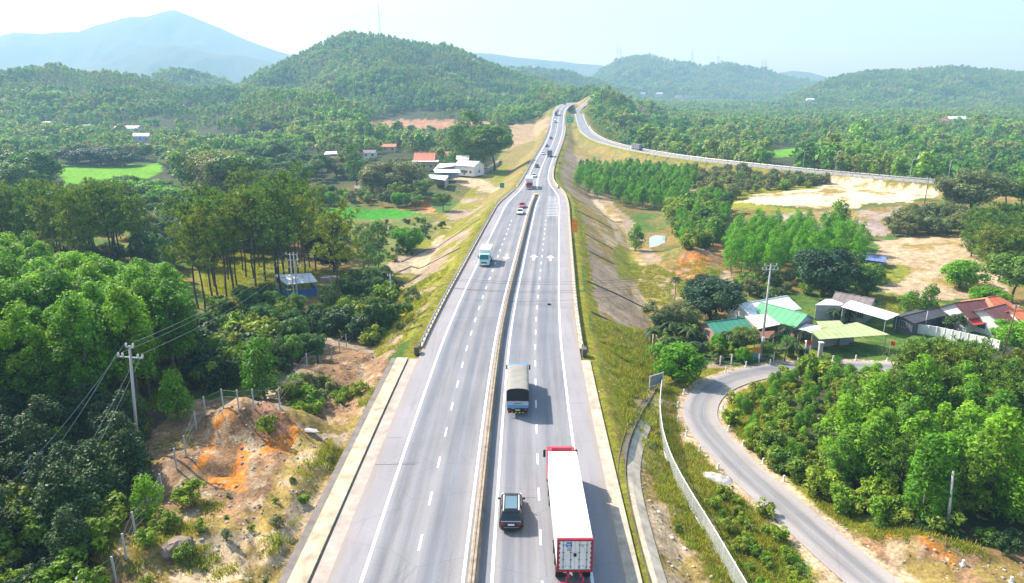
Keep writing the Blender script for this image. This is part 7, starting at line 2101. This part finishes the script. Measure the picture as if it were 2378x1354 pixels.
for (u, vb, vt, k, lb, w) in [
   (1906, 690, 585, 'broad_dark', 'tall dark rounded tree just behind the hamlet roofs', 1.2), (2012, 692, 612, 'broad', 'green tree right of the tall dark one behind the hamlet', 1.1), (1650, 742, 655, 'broad_dark', 'large nearly black tree left of the green roofed house', 1.5), (1625, 700, 640, 'broad_dark', 'smaller dark tree behind the nearly black tree', 1.2),
   (1570, 885, 800, 'broad_bright', 'round bright green tree beside the fence gate', 1.25), (2228, 668, 608, 'broad_bright', 'single round green tree on the cleared field', 1.4), (2350, 705, 588, 'broad', 'big green tree at the right edge behind the orange roof', 1.4), (2290, 712, 668, 'broad_bright', 'low round tree touching the orange roof', 1.5),
   (2345, 810, 752, 'broad_bright', 'bright bushy tree beside the dark wooden pole', 1.4), (2380, 820, 755, 'broad_bright', 'bright bushy tree at the right edge beyond the dark wooden pole', 1.4), (2255, 492, 390, 'broad_olive', 'large olive tree at the right end of the sandy field', 1.5), (2215, 490, 410, 'broad_olive', 'olive tree left of the large one by the sandy field', 1.2), (2330, 490, 410, 'broad', 'tree at the right edge behind the sandy field', 1.4), (2370, 500, 420, 'broad', 'tree farthest right behind the sandy field', 1.4),
   (1725, 820, 752, 'broad', 'garden tree hiding the front of the green roofed house', 1.3), (1690, 815, 765, 'shrub', 'tall garden bush left of the house with the flag', 1.0), (1540, 780, 705, 'broad_olive', 'greyish tree behind the banana plants', 1.1), (1580, 775, 700, 'broad_olive', 'greyish tree left of the nearly black one', 1.1),
   (2105, 745, 680, 'acacia_young', 'thin two toned sapling right of the white canopy', 1.0), (2152, 745, 668, 'acacia_young', 'thin brownish sapling behind the white wall', 0.8), (2215, 770, 725, 'shrub_dark', 'dark tall bush in front of the brown roofed house', 1.0), (2330, 790, 760, 'shrub', 'bush under the window of the white house', 1.0), (2270, 765, 742, 'shrub_olive', 'yellowish bush between the two white gables', 1.0)]:
    at_px(k, u, vb, vt, lb, None, w)
for (u, vb, vt, lb) in [(1566, 705, 640, 'palm standing alone on the slope foot above the banana plants'), (1668, 720, 650, 'short palm behind the nearly black tree'), (1822, 838, 752, 'areca palm in the garden before the green roofed house'), (1852, 838, 762, 'second areca palm beside the gate pillar'), (1800, 836, 770, 'low palm left of the areca palm in the garden')]:
    at_px('palm', u, vb, vt, lb)
for (u, vb, vt) in [(1530, 770, 725), (1550, 790, 735), (1520, 800, 752), (1580, 790, 740), (1555, 820, 770), (1600, 800, 750), (1535, 755, 715), (1785, 700, 668), (1810, 692, 664), (1765, 690, 660), (1935, 745, 712), (1965, 748, 715)]:
    near = u < 1700
    lb = 'broad leaved banana plant at the foot of the right embankment' if near else ('banana plant behind the green and white roofs' if u < 1900 else 'banana plant under the eaves of the white canopy')
    gp = 'bananas by the embankment' if near else ('bananas behind the roofs' if u < 1900 else 'bananas under the canopy')
    at_px('banana', u, vb, vt, lb, gp)
G('hamlet_bushes', ['shrub', 'shrub_dark', 'shrub_olive'], [(1525,830),(1545,740),(1600,715),(1620,760),(1640,800),(1625,840),(1580,890),(1540,880)], 2.6, 1.5, 3.2,
  {'shrub': 'green bush in the corner between embankment and hamlet', 'shrub_dark': 'dark bush in the corner between embankment and hamlet', 'shrub_olive': 'olive bush in the corner between embankment and hamlet'},
  {'shrub': 'green bushes by the hamlet', 'shrub_dark': 'dark bushes by the hamlet', 'shrub_olive': 'olive bushes by the hamlet'}, 89)
G('behind_hamlet', ['shrub', 'broad_olive', 'shrub_dark'], [(1690,690),(1720,660),(1850,655),(1980,640),(2030,640),(2020,690),(1930,690),(1860,685),(1760,690)], 3.8, 2.0, 4.5,
  {'shrub': 'leafy bush between the dense grove and the hamlet roofs', 'broad_olive': 'olive tree between the dense grove and the hamlet roofs', 'shrub_dark': 'dark bush between the dense grove and the hamlet roofs'},
  {'shrub': 'leafy bushes behind the hamlet', 'broad_olive': 'olive trees behind the hamlet', 'shrub_dark': 'dark bushes behind the hamlet'}, 97)
G('garden_front', ['shrub', 'shrub_olive', 'shrub_dark'], [(1640,835),(1700,812),(1790,812),(1870,818),(1880,832),(1780,842),(1690,850)], 2.2, 0.8, 2.2,
  {'shrub': 'green garden bush behind the roadside posts', 'shrub_olive': 'olive garden bush behind the roadside posts', 'shrub_dark': 'dark garden bush behind the roadside posts'}, {'shrub': 'green garden bushes by the lane', 'shrub_olive': 'olive garden bushes by the lane', 'shrub_dark': 'dark garden bushes by the lane'}, 101, 0.8)
G('yard_bushes', ['shrub_dark', 'shrub'], [(1900,812),(1990,808),(2060,812),(2055,826),(1900,826)], 2.2, 0.9, 1.8, {'shrub_dark': 'dark potted bush in the shade of the yellow-green canopy', 'shrub': 'green bush in the yard under the yellow-green canopy'}, {'shrub_dark': 'dark bushes under the canopy', 'shrub': 'green bushes under the canopy'}, 103, 0.7)

# ---- right, near: young plantation inside the bend of the lane
G('bend_low', ['shrub', 'acacia_young'], [(1705,930),(1770,892),(1850,875),(1880,900),(1960,960),(1990,1010),(1960,1110),(1880,1120),(1800,1070),(1730,1020),(1690,985)], 2.1, 1.3, 2.6,
  {'shrub': 'low bright bush inside the bend of the lane', 'acacia_young': 'knee high young acacia inside the bend of the lane'}, {'shrub': 'low bushes inside the bend', 'acacia_young': 'young acacias inside the bend'}, 107, 0.9)
G('bend_mid', ['acacia_young', 'acacia_young', 'shrub'], [(1850,872),(1990,880),(2060,900),(2080,960),(1995,1000),(1960,950),(1890,890)], 2.4, 2.4, 4.0,
  {'acacia_young': 'young acacia at the back of the bend below the yard', 'shrub': 'green bush at the back of the bend below the yard'}, {'acacia_young': 'young acacias at the back of the bend', 'shrub': 'bushes at the back of the bend'}, 109, 0.85)
G('bend_tall', ['acacia_low', 'acacia_low', 'acacia_low', 'pine_low', 'acacia_young'], [(1900,1130),(1990,1010),(2080,970),(2180,960),(2300,960),(2460,960),(2460,1230),(2330,1235),(2200,1225),(2080,1190),(1980,1165)], 3.0, 4.2, 7.8,
  {'acacia_low': 'leafy acacia in the tall plantation right of the lane', 'acacia_young': 'lower acacia in the tall plantation right of the lane', 'pine_low': 'olive pine mixed into the tall plantation right of the lane'}, {'acacia_low': 'acacias right of the lane', 'acacia_young': 'lower acacias right of the lane', 'pine_low': 'pines mixed into the plantation right of the lane'}, 113)
G('bend_front', ['acacia_young', 'shrub', 'shrub'], [(1740,1045),(1800,1092),(1900,1160),(2000,1205),(2110,1235),(2200,1246),(2210,1215),(2080,1175),(1960,1115),(1860,1055),(1780,1005)], 1.7, 1.3, 3.0,
  {'acacia_young': 'young acacia along the front edge of the plantation by the lane', 'shrub': 'bush along the front edge of the plantation by the lane'}, {'acacia_young': 'young acacias at the front edge', 'shrub': 'bushes at the front edge'}, 117, 0.9)
G('yard_trees', ['broad', 'broad_bright', 'banana', 'shrub'], [(1640,838),(1690,800),(1760,795),(1860,800),(1880,832),(1760,845)], 3.0, 2.2, 4.2,
  {'broad': 'small dark garden tree between lane and green roofs', 'broad_bright': 'small bright garden tree between lane and green roofs', 'banana': 'banana plant in the garden between lane and green roofs', 'shrub': 'tall garden bush between lane and green roofs'}, {'broad': 'dark garden trees by the lane', 'broad_bright': 'bright garden trees by the lane', 'banana': 'bananas by the lane', 'shrub': 'tall garden bushes by the lane'}, 119, 0.7)
G('wall_trees', ['broad', 'shrub', 'broad_bright'], [(2060,755),(2110,740),(2200,750),(2240,775),(2180,775),(2110,765)], 3.2, 1.8, 3.6,
  {'broad': 'small tree between the white canopy and the dark shed', 'shrub': 'bush between the white canopy and the dark shed', 'broad_bright': 'bright small tree between the white canopy and the dark shed'}, {'broad': 'small trees by the dark shed', 'shrub': 'bushes by the dark shed', 'broad_bright': 'bright trees by the dark shed'}, 121, 0.6)
G('villa_trees', ['broad', 'broad_olive', 'shrub'], [(850,400),(960,392),(990,398),(985,440),(940,470),(870,470)], 6.5, 4, 8,
  {'broad': 'dark tree in front of the temple', 'broad_olive': 'olive tree in the group before the temple', 'shrub': 'bush in the group before the temple'}, {'broad': 'dark trees before the temple', 'broad_olive': 'olive trees before the temple', 'shrub': 'bushes before the temple'}, 123, 0.7)
G('foot_bushes', ['shrub', 'shrub_olive', 'shrub_dark'], [(760,530),(900,520),(1000,505),(1020,540),(960,600),(930,640),(900,600),(830,580)], 4.2, 0.9, 2.2,
  {'shrub': 'green bush on the meadow below the left embankment', 'shrub_olive': 'olive bush on the meadow below the left embankment', 'shrub_dark': 'dark bush on the meadow below the left embankment'}, {'shrub': 'green bushes on the meadow', 'shrub_olive': 'olive bushes on the meadow', 'shrub_dark': 'dark bushes on the meadow'}, 125, 0.6)
at_px('acacia_low', 2135, 1215, 1022, 'front acacia standing proud at the edge of the plantation near the bare pole')
at_px('acacia_low', 2290, 1190, 962, 'tallest acacia in the plantation right of the lane')
at_px('acacia_low', 2120, 1010, 842, 'round topped acacia between the lane bend and the pines')
G('bend_pines', 'pine_low', [(2085,915),(2160,895),(2300,895),(2460,905),(2460,1010),(2300,1020),(2180,1005),(2090,965)], 3.0, 5.5, 8.0,
  'feathery olive pine in the stand below the white wall', 'pines below the white wall', 127, wide=1.1)
G('pole_bushes', ['shrub', 'shrub_dark'], [(2110,1240),(2180,1230),(2240,1245),(2330,1265),(2420,1280),(2420,1300),(2330,1290),(2230,1262)], 2.2, 0.9, 1.8,
  {'shrub': 'green bush around the foot of the bare pole', 'shrub_dark': 'dark bush around the foot of the bare pole'}, {'shrub': 'green bushes by the bare pole', 'shrub_dark': 'dark bushes by the bare pole'}, 131, 0.8)
G('fence_bushes', ['shrub', 'shrub'], [(1635,1130),(1690,1150),(1760,1210),(1820,1260),(1880,1320),(1900,1400),(1790,1400),(1730,1330),(1670,1220)], 1.5, 0.6, 1.5,
  'low bright bush between the wire fence and the lane', 'bushes between fence and lane', 137, 0.85)
at_px('shrub', 1776, 1198, 1162, 'rounded bush at the lane edge above the low bright bushes')
G('verge_bushes', ['shrub_olive', 'shrub'], [(1500,960),(1525,960),(1545,1060),(1600,1140),(1590,1200),(1640,1330),(1600,1354),(1560,1250),(1500,1100)], 2.6, 0.4, 0.9,
  {'shrub_olive': 'dry tuft on the earth strip inside the wire fence', 'shrub': 'green tuft on the earth strip inside the wire fence'}, {'shrub_olive': 'dry tufts inside the fence', 'shrub': 'green tufts inside the fence'}, 139, 0.55)
print('CENSUS', CENSUS, sum(CENSUS.values()), len(PLANTED), flush=True)

# the 300 largest of a kind stand as objects of their own, the rest make one object
LIMIT = 290
REST = []
by_name = {}
for r in PLANTED: by_name.setdefault(PR[r['kind']][0]['name'], []).append(r)
for nm, lst in by_name.items():
    lst.sort(key=lambda r: -r['size'])
    for r in lst[:LIMIT]:
        w = r['wide']
        plant(PR[r['kind']][r['k']], (r['x'], r['y'], r['z']), r['rz'], r['s'] * w, r['label'], r['group'], 1.0 / w)
    REST += lst[LIMIT:]
print('REST', len(REST), {k: len(v) for k, v in by_name.items()})

# ================================================================ stuff: far forest, grass
def gn_scatter(name, pts, sc, rot, idx, col, label, cat_kind='stuff'):
    me = bpy.data.meshes.new(name)
    n = len(pts); me.vertices.add(n); me.vertices.foreach_set('co', np.asarray(pts, np.float32).ravel())
    for nm, val, ty in (('size', sc, 'FLOAT'), ('spin', rot, 'FLOAT'), ('which', idx, 'INT')):
        a = me.attributes.new(nm, ty, 'POINT'); a.data.foreach_set('value', np.asarray(val, np.int32 if ty == 'INT' else np.float32))
    o = bpy.data.objects.new(name, me); COL.objects.link(o)
    ng = bpy.data.node_groups.new(name, 'GeometryNodeTree')
    ng.interface.new_socket('Geometry', in_out='INPUT', socket_type='NodeSocketGeometry')
    ng.interface.new_socket('Geometry', in_out='OUTPUT', socket_type='NodeSocketGeometry')
    gi = ng.nodes.new('NodeGroupInput'); go = ng.nodes.new('NodeGroupOutput')
    ci = ng.nodes.new('GeometryNodeCollectionInfo'); ci.inputs['Collection'].default_value = col
    ci.inputs['Separate Children'].default_value = True; ci.inputs['Reset Children'].default_value = True
    ip = ng.nodes.new('GeometryNodeInstanceOnPoints'); ip.inputs['Pick Instance'].default_value = True
    def attr(nm, ty):
        a = ng.nodes.new('GeometryNodeInputNamedAttribute'); a.data_type = ty; a.inputs['Name'].default_value = nm; return a
    s, r, w = attr('size', 'FLOAT'), attr('spin', 'FLOAT'), attr('which', 'INT')
    cx = ng.nodes.new('ShaderNodeCombineXYZ')
    L = ng.links.new
    L(gi.outputs[0], ip.inputs['Points']); L(ci.outputs[0], ip.inputs['Instance'])
    L(w.outputs['Attribute'], ip.inputs['Instance Index']); L(r.outputs['Attribute'], cx.inputs[2]); L(cx.outputs[0], ip.inputs['Rotation'])
    L(s.outputs['Attribute'], ip.inputs['Scale']); L(ip.outputs[0], go.inputs[0])
    md = o.modifiers.new('scatter', 'NODES'); md.node_group = ng
    return tag(o, label, None, kind=cat_kind)

def source(name, meshes):
    c = bpy.data.collections.new(name)
    for i, me in enumerate(meshes):
        o = bpy.data.objects.new(f'{name}_{i:02d}', me); c.objects.link(o)
    return c

def far_crown(seed, kind):
    g = np.random.default_rng(seed)
    if kind == 'round':
        C, Rr = ellipsoid_clumps(13, 5.2, 2.3, 2.6, 1.25, g, 0.4, 0.3); V = leaves(C, Rr, 15, 1.25, 0.85, g, up=0.5, jitter=0.6)
    elif kind == 'slim':
        C, Rr = ellipsoid_clumps(11, 5.2, 1.3, 4.0, 0.95, g, 0.3, 0.3); V = leaves(C, Rr, 15, 1.0, 0.6, g, up=0.5, jitter=0.6)
    else:
        C, Rr = ellipsoid_clumps(12, 4.6, 2.0, 2.0, 1.0, g, 0.4, 0.3); V = leaves(C, Rr, 15, 1.1, 0.6, g, up=0.6, jitter=0.8)
    me = leaf_mesh('forest_crown', [V], L_FAR)
    return me
SRC_FAR = source('forest_crowns', [far_crown(600 + i, ('round', 'slim', 'round', 'tuft', 'round', 'slim')[i % 6]) for i in range(12)])

def lower(px, k):
    vm = sum(p[1] for p in px) / len(px)
    return [(u, v + (k if v > vm else 0)) for u, v in px]
CLEAR = [poly_xy(lower(z[2], 34 if z[0] in (C_RICE, C_RICE2) else 16)) for z in ZONES if (z[0] in (C_RICE, C_RICE2, C_RED, C_SAND) and min(p[1] for p in z[2]) > 260) or (z[0] is C_PALE and min(p[1] for p in z[2]) < 460) or z[2][0] in ((1150, 300), (1180, 350))]
CLEAR.append(poly_xy([(1788, 342), (1905, 342), (1912, 394), (1780, 391)]))
def forest_points():
    g = np.random.default_rng(5)
    out = []
    for (y0, y1, sp) in ((150, 420, 5.4), (420, 800, 5.6), (800, 1300, 5.2), (1300, 2100, 6.9), (2100, 3200, 10.0)):
        ys = np.arange(y0, y1, sp * 0.9)
        for j, y in enumerate(ys):
            hw = 60 + 0.84 * y
            xs = np.arange(-hw, hw, sp) + (j % 2) * sp / 2
            out.append(np.stack([xs, np.full_like(xs, y), np.full_like(xs, sp)], 1))
    A = np.concatenate(out)
    A[:, :2] += g.normal(size=(len(A), 2)) * A[:, 2:3] * 0.3
    X, Y = A[:, 0], A[:, 1]
    keep = np.ones(len(A), bool)
    for Pl, reach, mgn in ((HIGHWAY, 80, 9), (BRANCH, 60, 7)):
        d, z, hw, side = line_dist(X, Y, Pl, reach)
        m = d < hw + np.where(Y < 520, np.where(Pl is HIGHWAY, 30, 10), mgn)
        keep &= ~m
    for poly in CLEAR: keep &= ~in_poly(X, Y, poly)
    for (bx, by, br) in HOUSES_XY:
        # keep houses and the sight line in front of them clear
        keep &= np.hypot(X - bx, Y - by) > br
        f = (Y < by) & (Y > by - 3.0 * br) & (np.abs(X - bx * Y / max(by, 1)) < br * 0.8)
        keep &= ~f
    # nearer ground belongs to the trees placed one by one
    uz = 1189 + CAM_F * X / (Y * CP + (CAM_H + 5) * SP)
    hx = np.interp(Y, HIGHWAY[:, 0], HIGHWAY[:, 1], right=60)
    near_lim = np.where(X < hx, np.where(X < -50, 430, 330), np.where((X > BRX(Y)) | (Y > 815), 0, 1e9))
    keep &= Y > near_lim
    dens = fbm(X / 70, Y / 70, 91, 3)
    keep &= dens > np.where(Y > 900, 0.2, 0.27)
    keep &= g.random(len(A)) < np.where(Y < 900, 0.93, 0.97)
    X, Y, SPC = X[keep], Y[keep], A[keep, 2]
    Z = hfun(X, Y)
    ok = Z < 420
    X, Y, Z, SPC = X[ok], Y[ok], Z[ok], SPC[ok]
    patch = fbm(X / 90, Y / 90, 95, 2)
    kind = g.integers(0, 12, len(X))
    plantation = patch > 0.54
    kind = np.where(plantation, np.array([1, 5, 7, 11])[g.integers(0, 4, len(X))], kind)
    s = (0.62 + 0.7 * g.random(len(X)) ** 1.5) * SPC / 4.5 * (0.65 + 0.8 * fbm(X / 50, Y / 50, 97, 2))
    s = np.where(plantation, s * 0.82, s)
    s = np.where(~plantation & (g.random(len(X)) < 0.06) & (Y < 700), s * 1.4, s)
    return np.stack([X, Y, Z - 0.6 * s], 1), s, g.random(len(X)) * 6.28, kind
def BRX(Y):
    """x of the branch road at station y"""
    k = np.argsort(BRANCH[:, 0])
    return np.interp(Y, BRANCH[k, 0], BRANCH[k, 1], left=320) + 9
pts, s, r, k = forest_points()
print('FOREST', len(pts))
gn_scatter('forest', pts, s, r, k, SRC_FAR, 'far-off green forest over the plain and hills')

# trees of the near kinds past the three hundred
meshes, slot = [], {}
for kd, prs in PR.items():
    for k, pr in enumerate(prs):
        slot[(kd, k)] = (len(meshes), len(meshes) + 1); meshes += [pr['crown'], pr['trunk']]
if REST:
    pp, ss, rr, kk = [], [], [], []
    for r in REST:
        for q in slot[(r['kind'], r['k'])]:
            pp.append((r['x'], r['y'], r['z'])); ss.append(r['s'] * r['wide'] ** 0.5); rr.append(r['rz']); kk.append(q)
    c = bpy.data.collections.new('woodland_sources')
    for i, me in enumerate(meshes): c.objects.link(bpy.data.objects.new(f'woodland_{i:03d}', me))
    gn_scatter('woodland', pp, ss, rr, kk, c, 'dense mass of further trees and bushes among the nearer ones')

# grass and weeds on verges, slopes and bare ground close by
def tuft(seed, n=46, h=0.34, spread=0.3):
    g = np.random.default_rng(seed)
    base = np.c_[g.normal(size=(n, 2)) * spread, np.zeros(n)]
    d = np.c_[g.normal(size=(n, 2)) * 0.45, np.ones(n)]; d /= np.linalg.norm(d, axis=1)[:, None]
    side = np.c_[-d[:, 1], d[:, 0], np.zeros(n)] + g.normal(size=(n, 3)) * 0.4; side /= np.linalg.norm(side, axis=1)[:, None]
    L = h * (0.6 + 0.7 * g.random(n))[:, None]; W = 0.028
    V = np.stack([base - side * W, base + side * W, base + d * L + side * W * 0.4, base + d * L - side * W * 0.4], 1).reshape(-1, 3)
    return leaf_mesh('grass_tuft', [(V, np.arange(n * 4).reshape(-1, 4), g.random(n))], L_GRASS)
SRC_GRASS = source('grass_tufts', [tuft(700 + i) for i in range(6)])
GRASSY = [[(905,690),(1000,640),(1060,610),(1150,480),(1180,455),(1150,500),(1060,640),(1000,740),(960,815),(880,830),(860,760)], [(1335,470),(1345,470),(1380,700),(1400,830),(1440,960),(1450,1080),(1420,1070),(1380,860),(1355,700)],
 [(1380,740),(1500,770),(1520,880),(1470,980),(1440,1090),(1410,960)], [(1480,960),(1530,905),(1560,890),(1610,930),(1600,1010),(1690,1110),(1800,1220),(1900,1354),(1640,1354),(1560,1200),(1500,1100)],
 [(1690,960),(1720,905),(1820,872),(1840,880),(1760,1075),(1700,1040)], [(560,1180),(700,1090),(860,900),(880,910),(700,1200),(600,1354),(300,1354),(400,1150)], [(1780,1110),(1900,1160),(2050,1230),(2300,1280),(2300,1300),(2050,1260),(1900,1190)],
 [(2050,690),(2110,690),(2230,720),(2150,770),(2070,750)], [(1550,625),(1640,600),(1690,660),(1740,690),(1600,720),(1500,700),(1440,600),(1500,610)], [(470,560),(640,540),(700,620),(860,640),(900,700),(700,700),(480,720)],
 [(0,870),(430,850),(440,930),(340,960),(330,1150),(240,1354),(0,1354)]]
gx, gy = [], []
gg = np.random.default_rng(77)
for i, px in enumerate(GRASSY):
    poly = poly_xy(px); sp = 0.40 if poly[:, 1].mean() < 95 else 0.62
    X, Y, Z = scatter(poly, sp, 900 + i, 0.9, 0.75)
    m = fbm(X / 2.5, Y / 2.5, 99, 3) > (0.52 if i in (5, 10) else 0.40)
    gx.append(X[m]); gy.append(Y[m])
gx = np.concatenate(gx); gy = np.concatenate(gy)
print('GRASS', len(gx))
gn_scatter('grass', np.stack([gx, gy, hfun(gx, gy) - 0.03], 1), 0.6 + 0.7 * gg.random(len(gx)), gg.random(len(gx)) * 6.28, gg.integers(0, 6, len(gx)), SRC_GRASS, 'yellowing grass and weeds on the verges and slopes')

# loose stones on the bare earth
def pebble(seed):
    g = np.random.default_rng(seed); m = MB(); rings = []
    for j in range(4):
        r = (.55, 1, .85, .35)[j]; rings.append([(math.cos(a) * r * (1 + g.normal() * .18), math.sin(a) * r * .8 * (1 + g.normal() * .18), (-.4, .05, .45, .7)[j] + g.normal() * .07) for a in np.linspace(0, 6.283, 8)[:-1]])
    m.rings(rings); return m.mesh('pebble', PEB[seed % 3])
PEB = [surf('pebble_pale', (.46, .38, .29), .95, spec=.1, grime=.4, scale=3), surf('pebble_brown', (.24, .15, .09), .95, spec=.1, grime=.4, scale=3), surf('pebble_grey', (.30, .27, .24), .95, spec=.1, grime=.4, scale=3)]
c = bpy.data.collections.new('pebbles')
for i in range(6): c.objects.link(bpy.data.objects.new(f'pebble_{i}', pebble(i)))
rx, ry = [], []
for i, px in enumerate([[(330,1050),(430,930),(650,930),(760,810),(920,790),(900,850),(700,1200),(600,1390),(250,1390),(300,1200)], [(1480,930),(1515,915),(1505,1010),(1600,1200),(1680,1390),(1540,1390),(1480,1180)], [(1900,1190),(2050,1250),(2250,1280),(2400,1290),(2400,1390),(2220,1380),(2060,1310)], [(1570,900),(1600,930),(1600,1010),(1720,1140),(1640,1100),(1560,1000)], [(1550,625),(1640,590),(1680,600),(1640,650),(1570,655)]]):
    X, Y, Z = scatter(poly_xy(px), .42, 950 + i, 1.0, .55)
    m = fbm(X / 3, Y / 3, 102, 3) > .47
    rx.append(X[m]); ry.append(Y[m])
rx, ry = np.concatenate(rx), np.concatenate(ry)
gn_scatter('rubble', np.stack([rx, ry, hfun(rx, ry)], 1), .03 + .16 * gg.random(len(rx)) ** 3, gg.random(len(rx)) * 6.28, gg.integers(0, 6, len(rx)), c, 'loose stones and clods on the bare earth')
# ================================================================ the air
hm, nt, out = _new('haze')
pv = nt.nodes.new('ShaderNodeVolumePrincipled')
pv.inputs['Color'].default_value = (0.41, 0.75, 1.0, 1)
pv.inputs['Absorption Color'].default_value = (0.22, 0.22, 0.22, 1)
pv.inputs['Density'].default_value = HAZE
pv.inputs['Anisotropy'].default_value = 0.1
nt.links.new(pv.outputs[0], out.inputs['Volume'])
hb = MB().box(-6000, 6000, -300, 6300, -90, 640)
tag(hb.build('haze', hm), 'pale blue haze over the far hills', 'haze', kind='stuff')
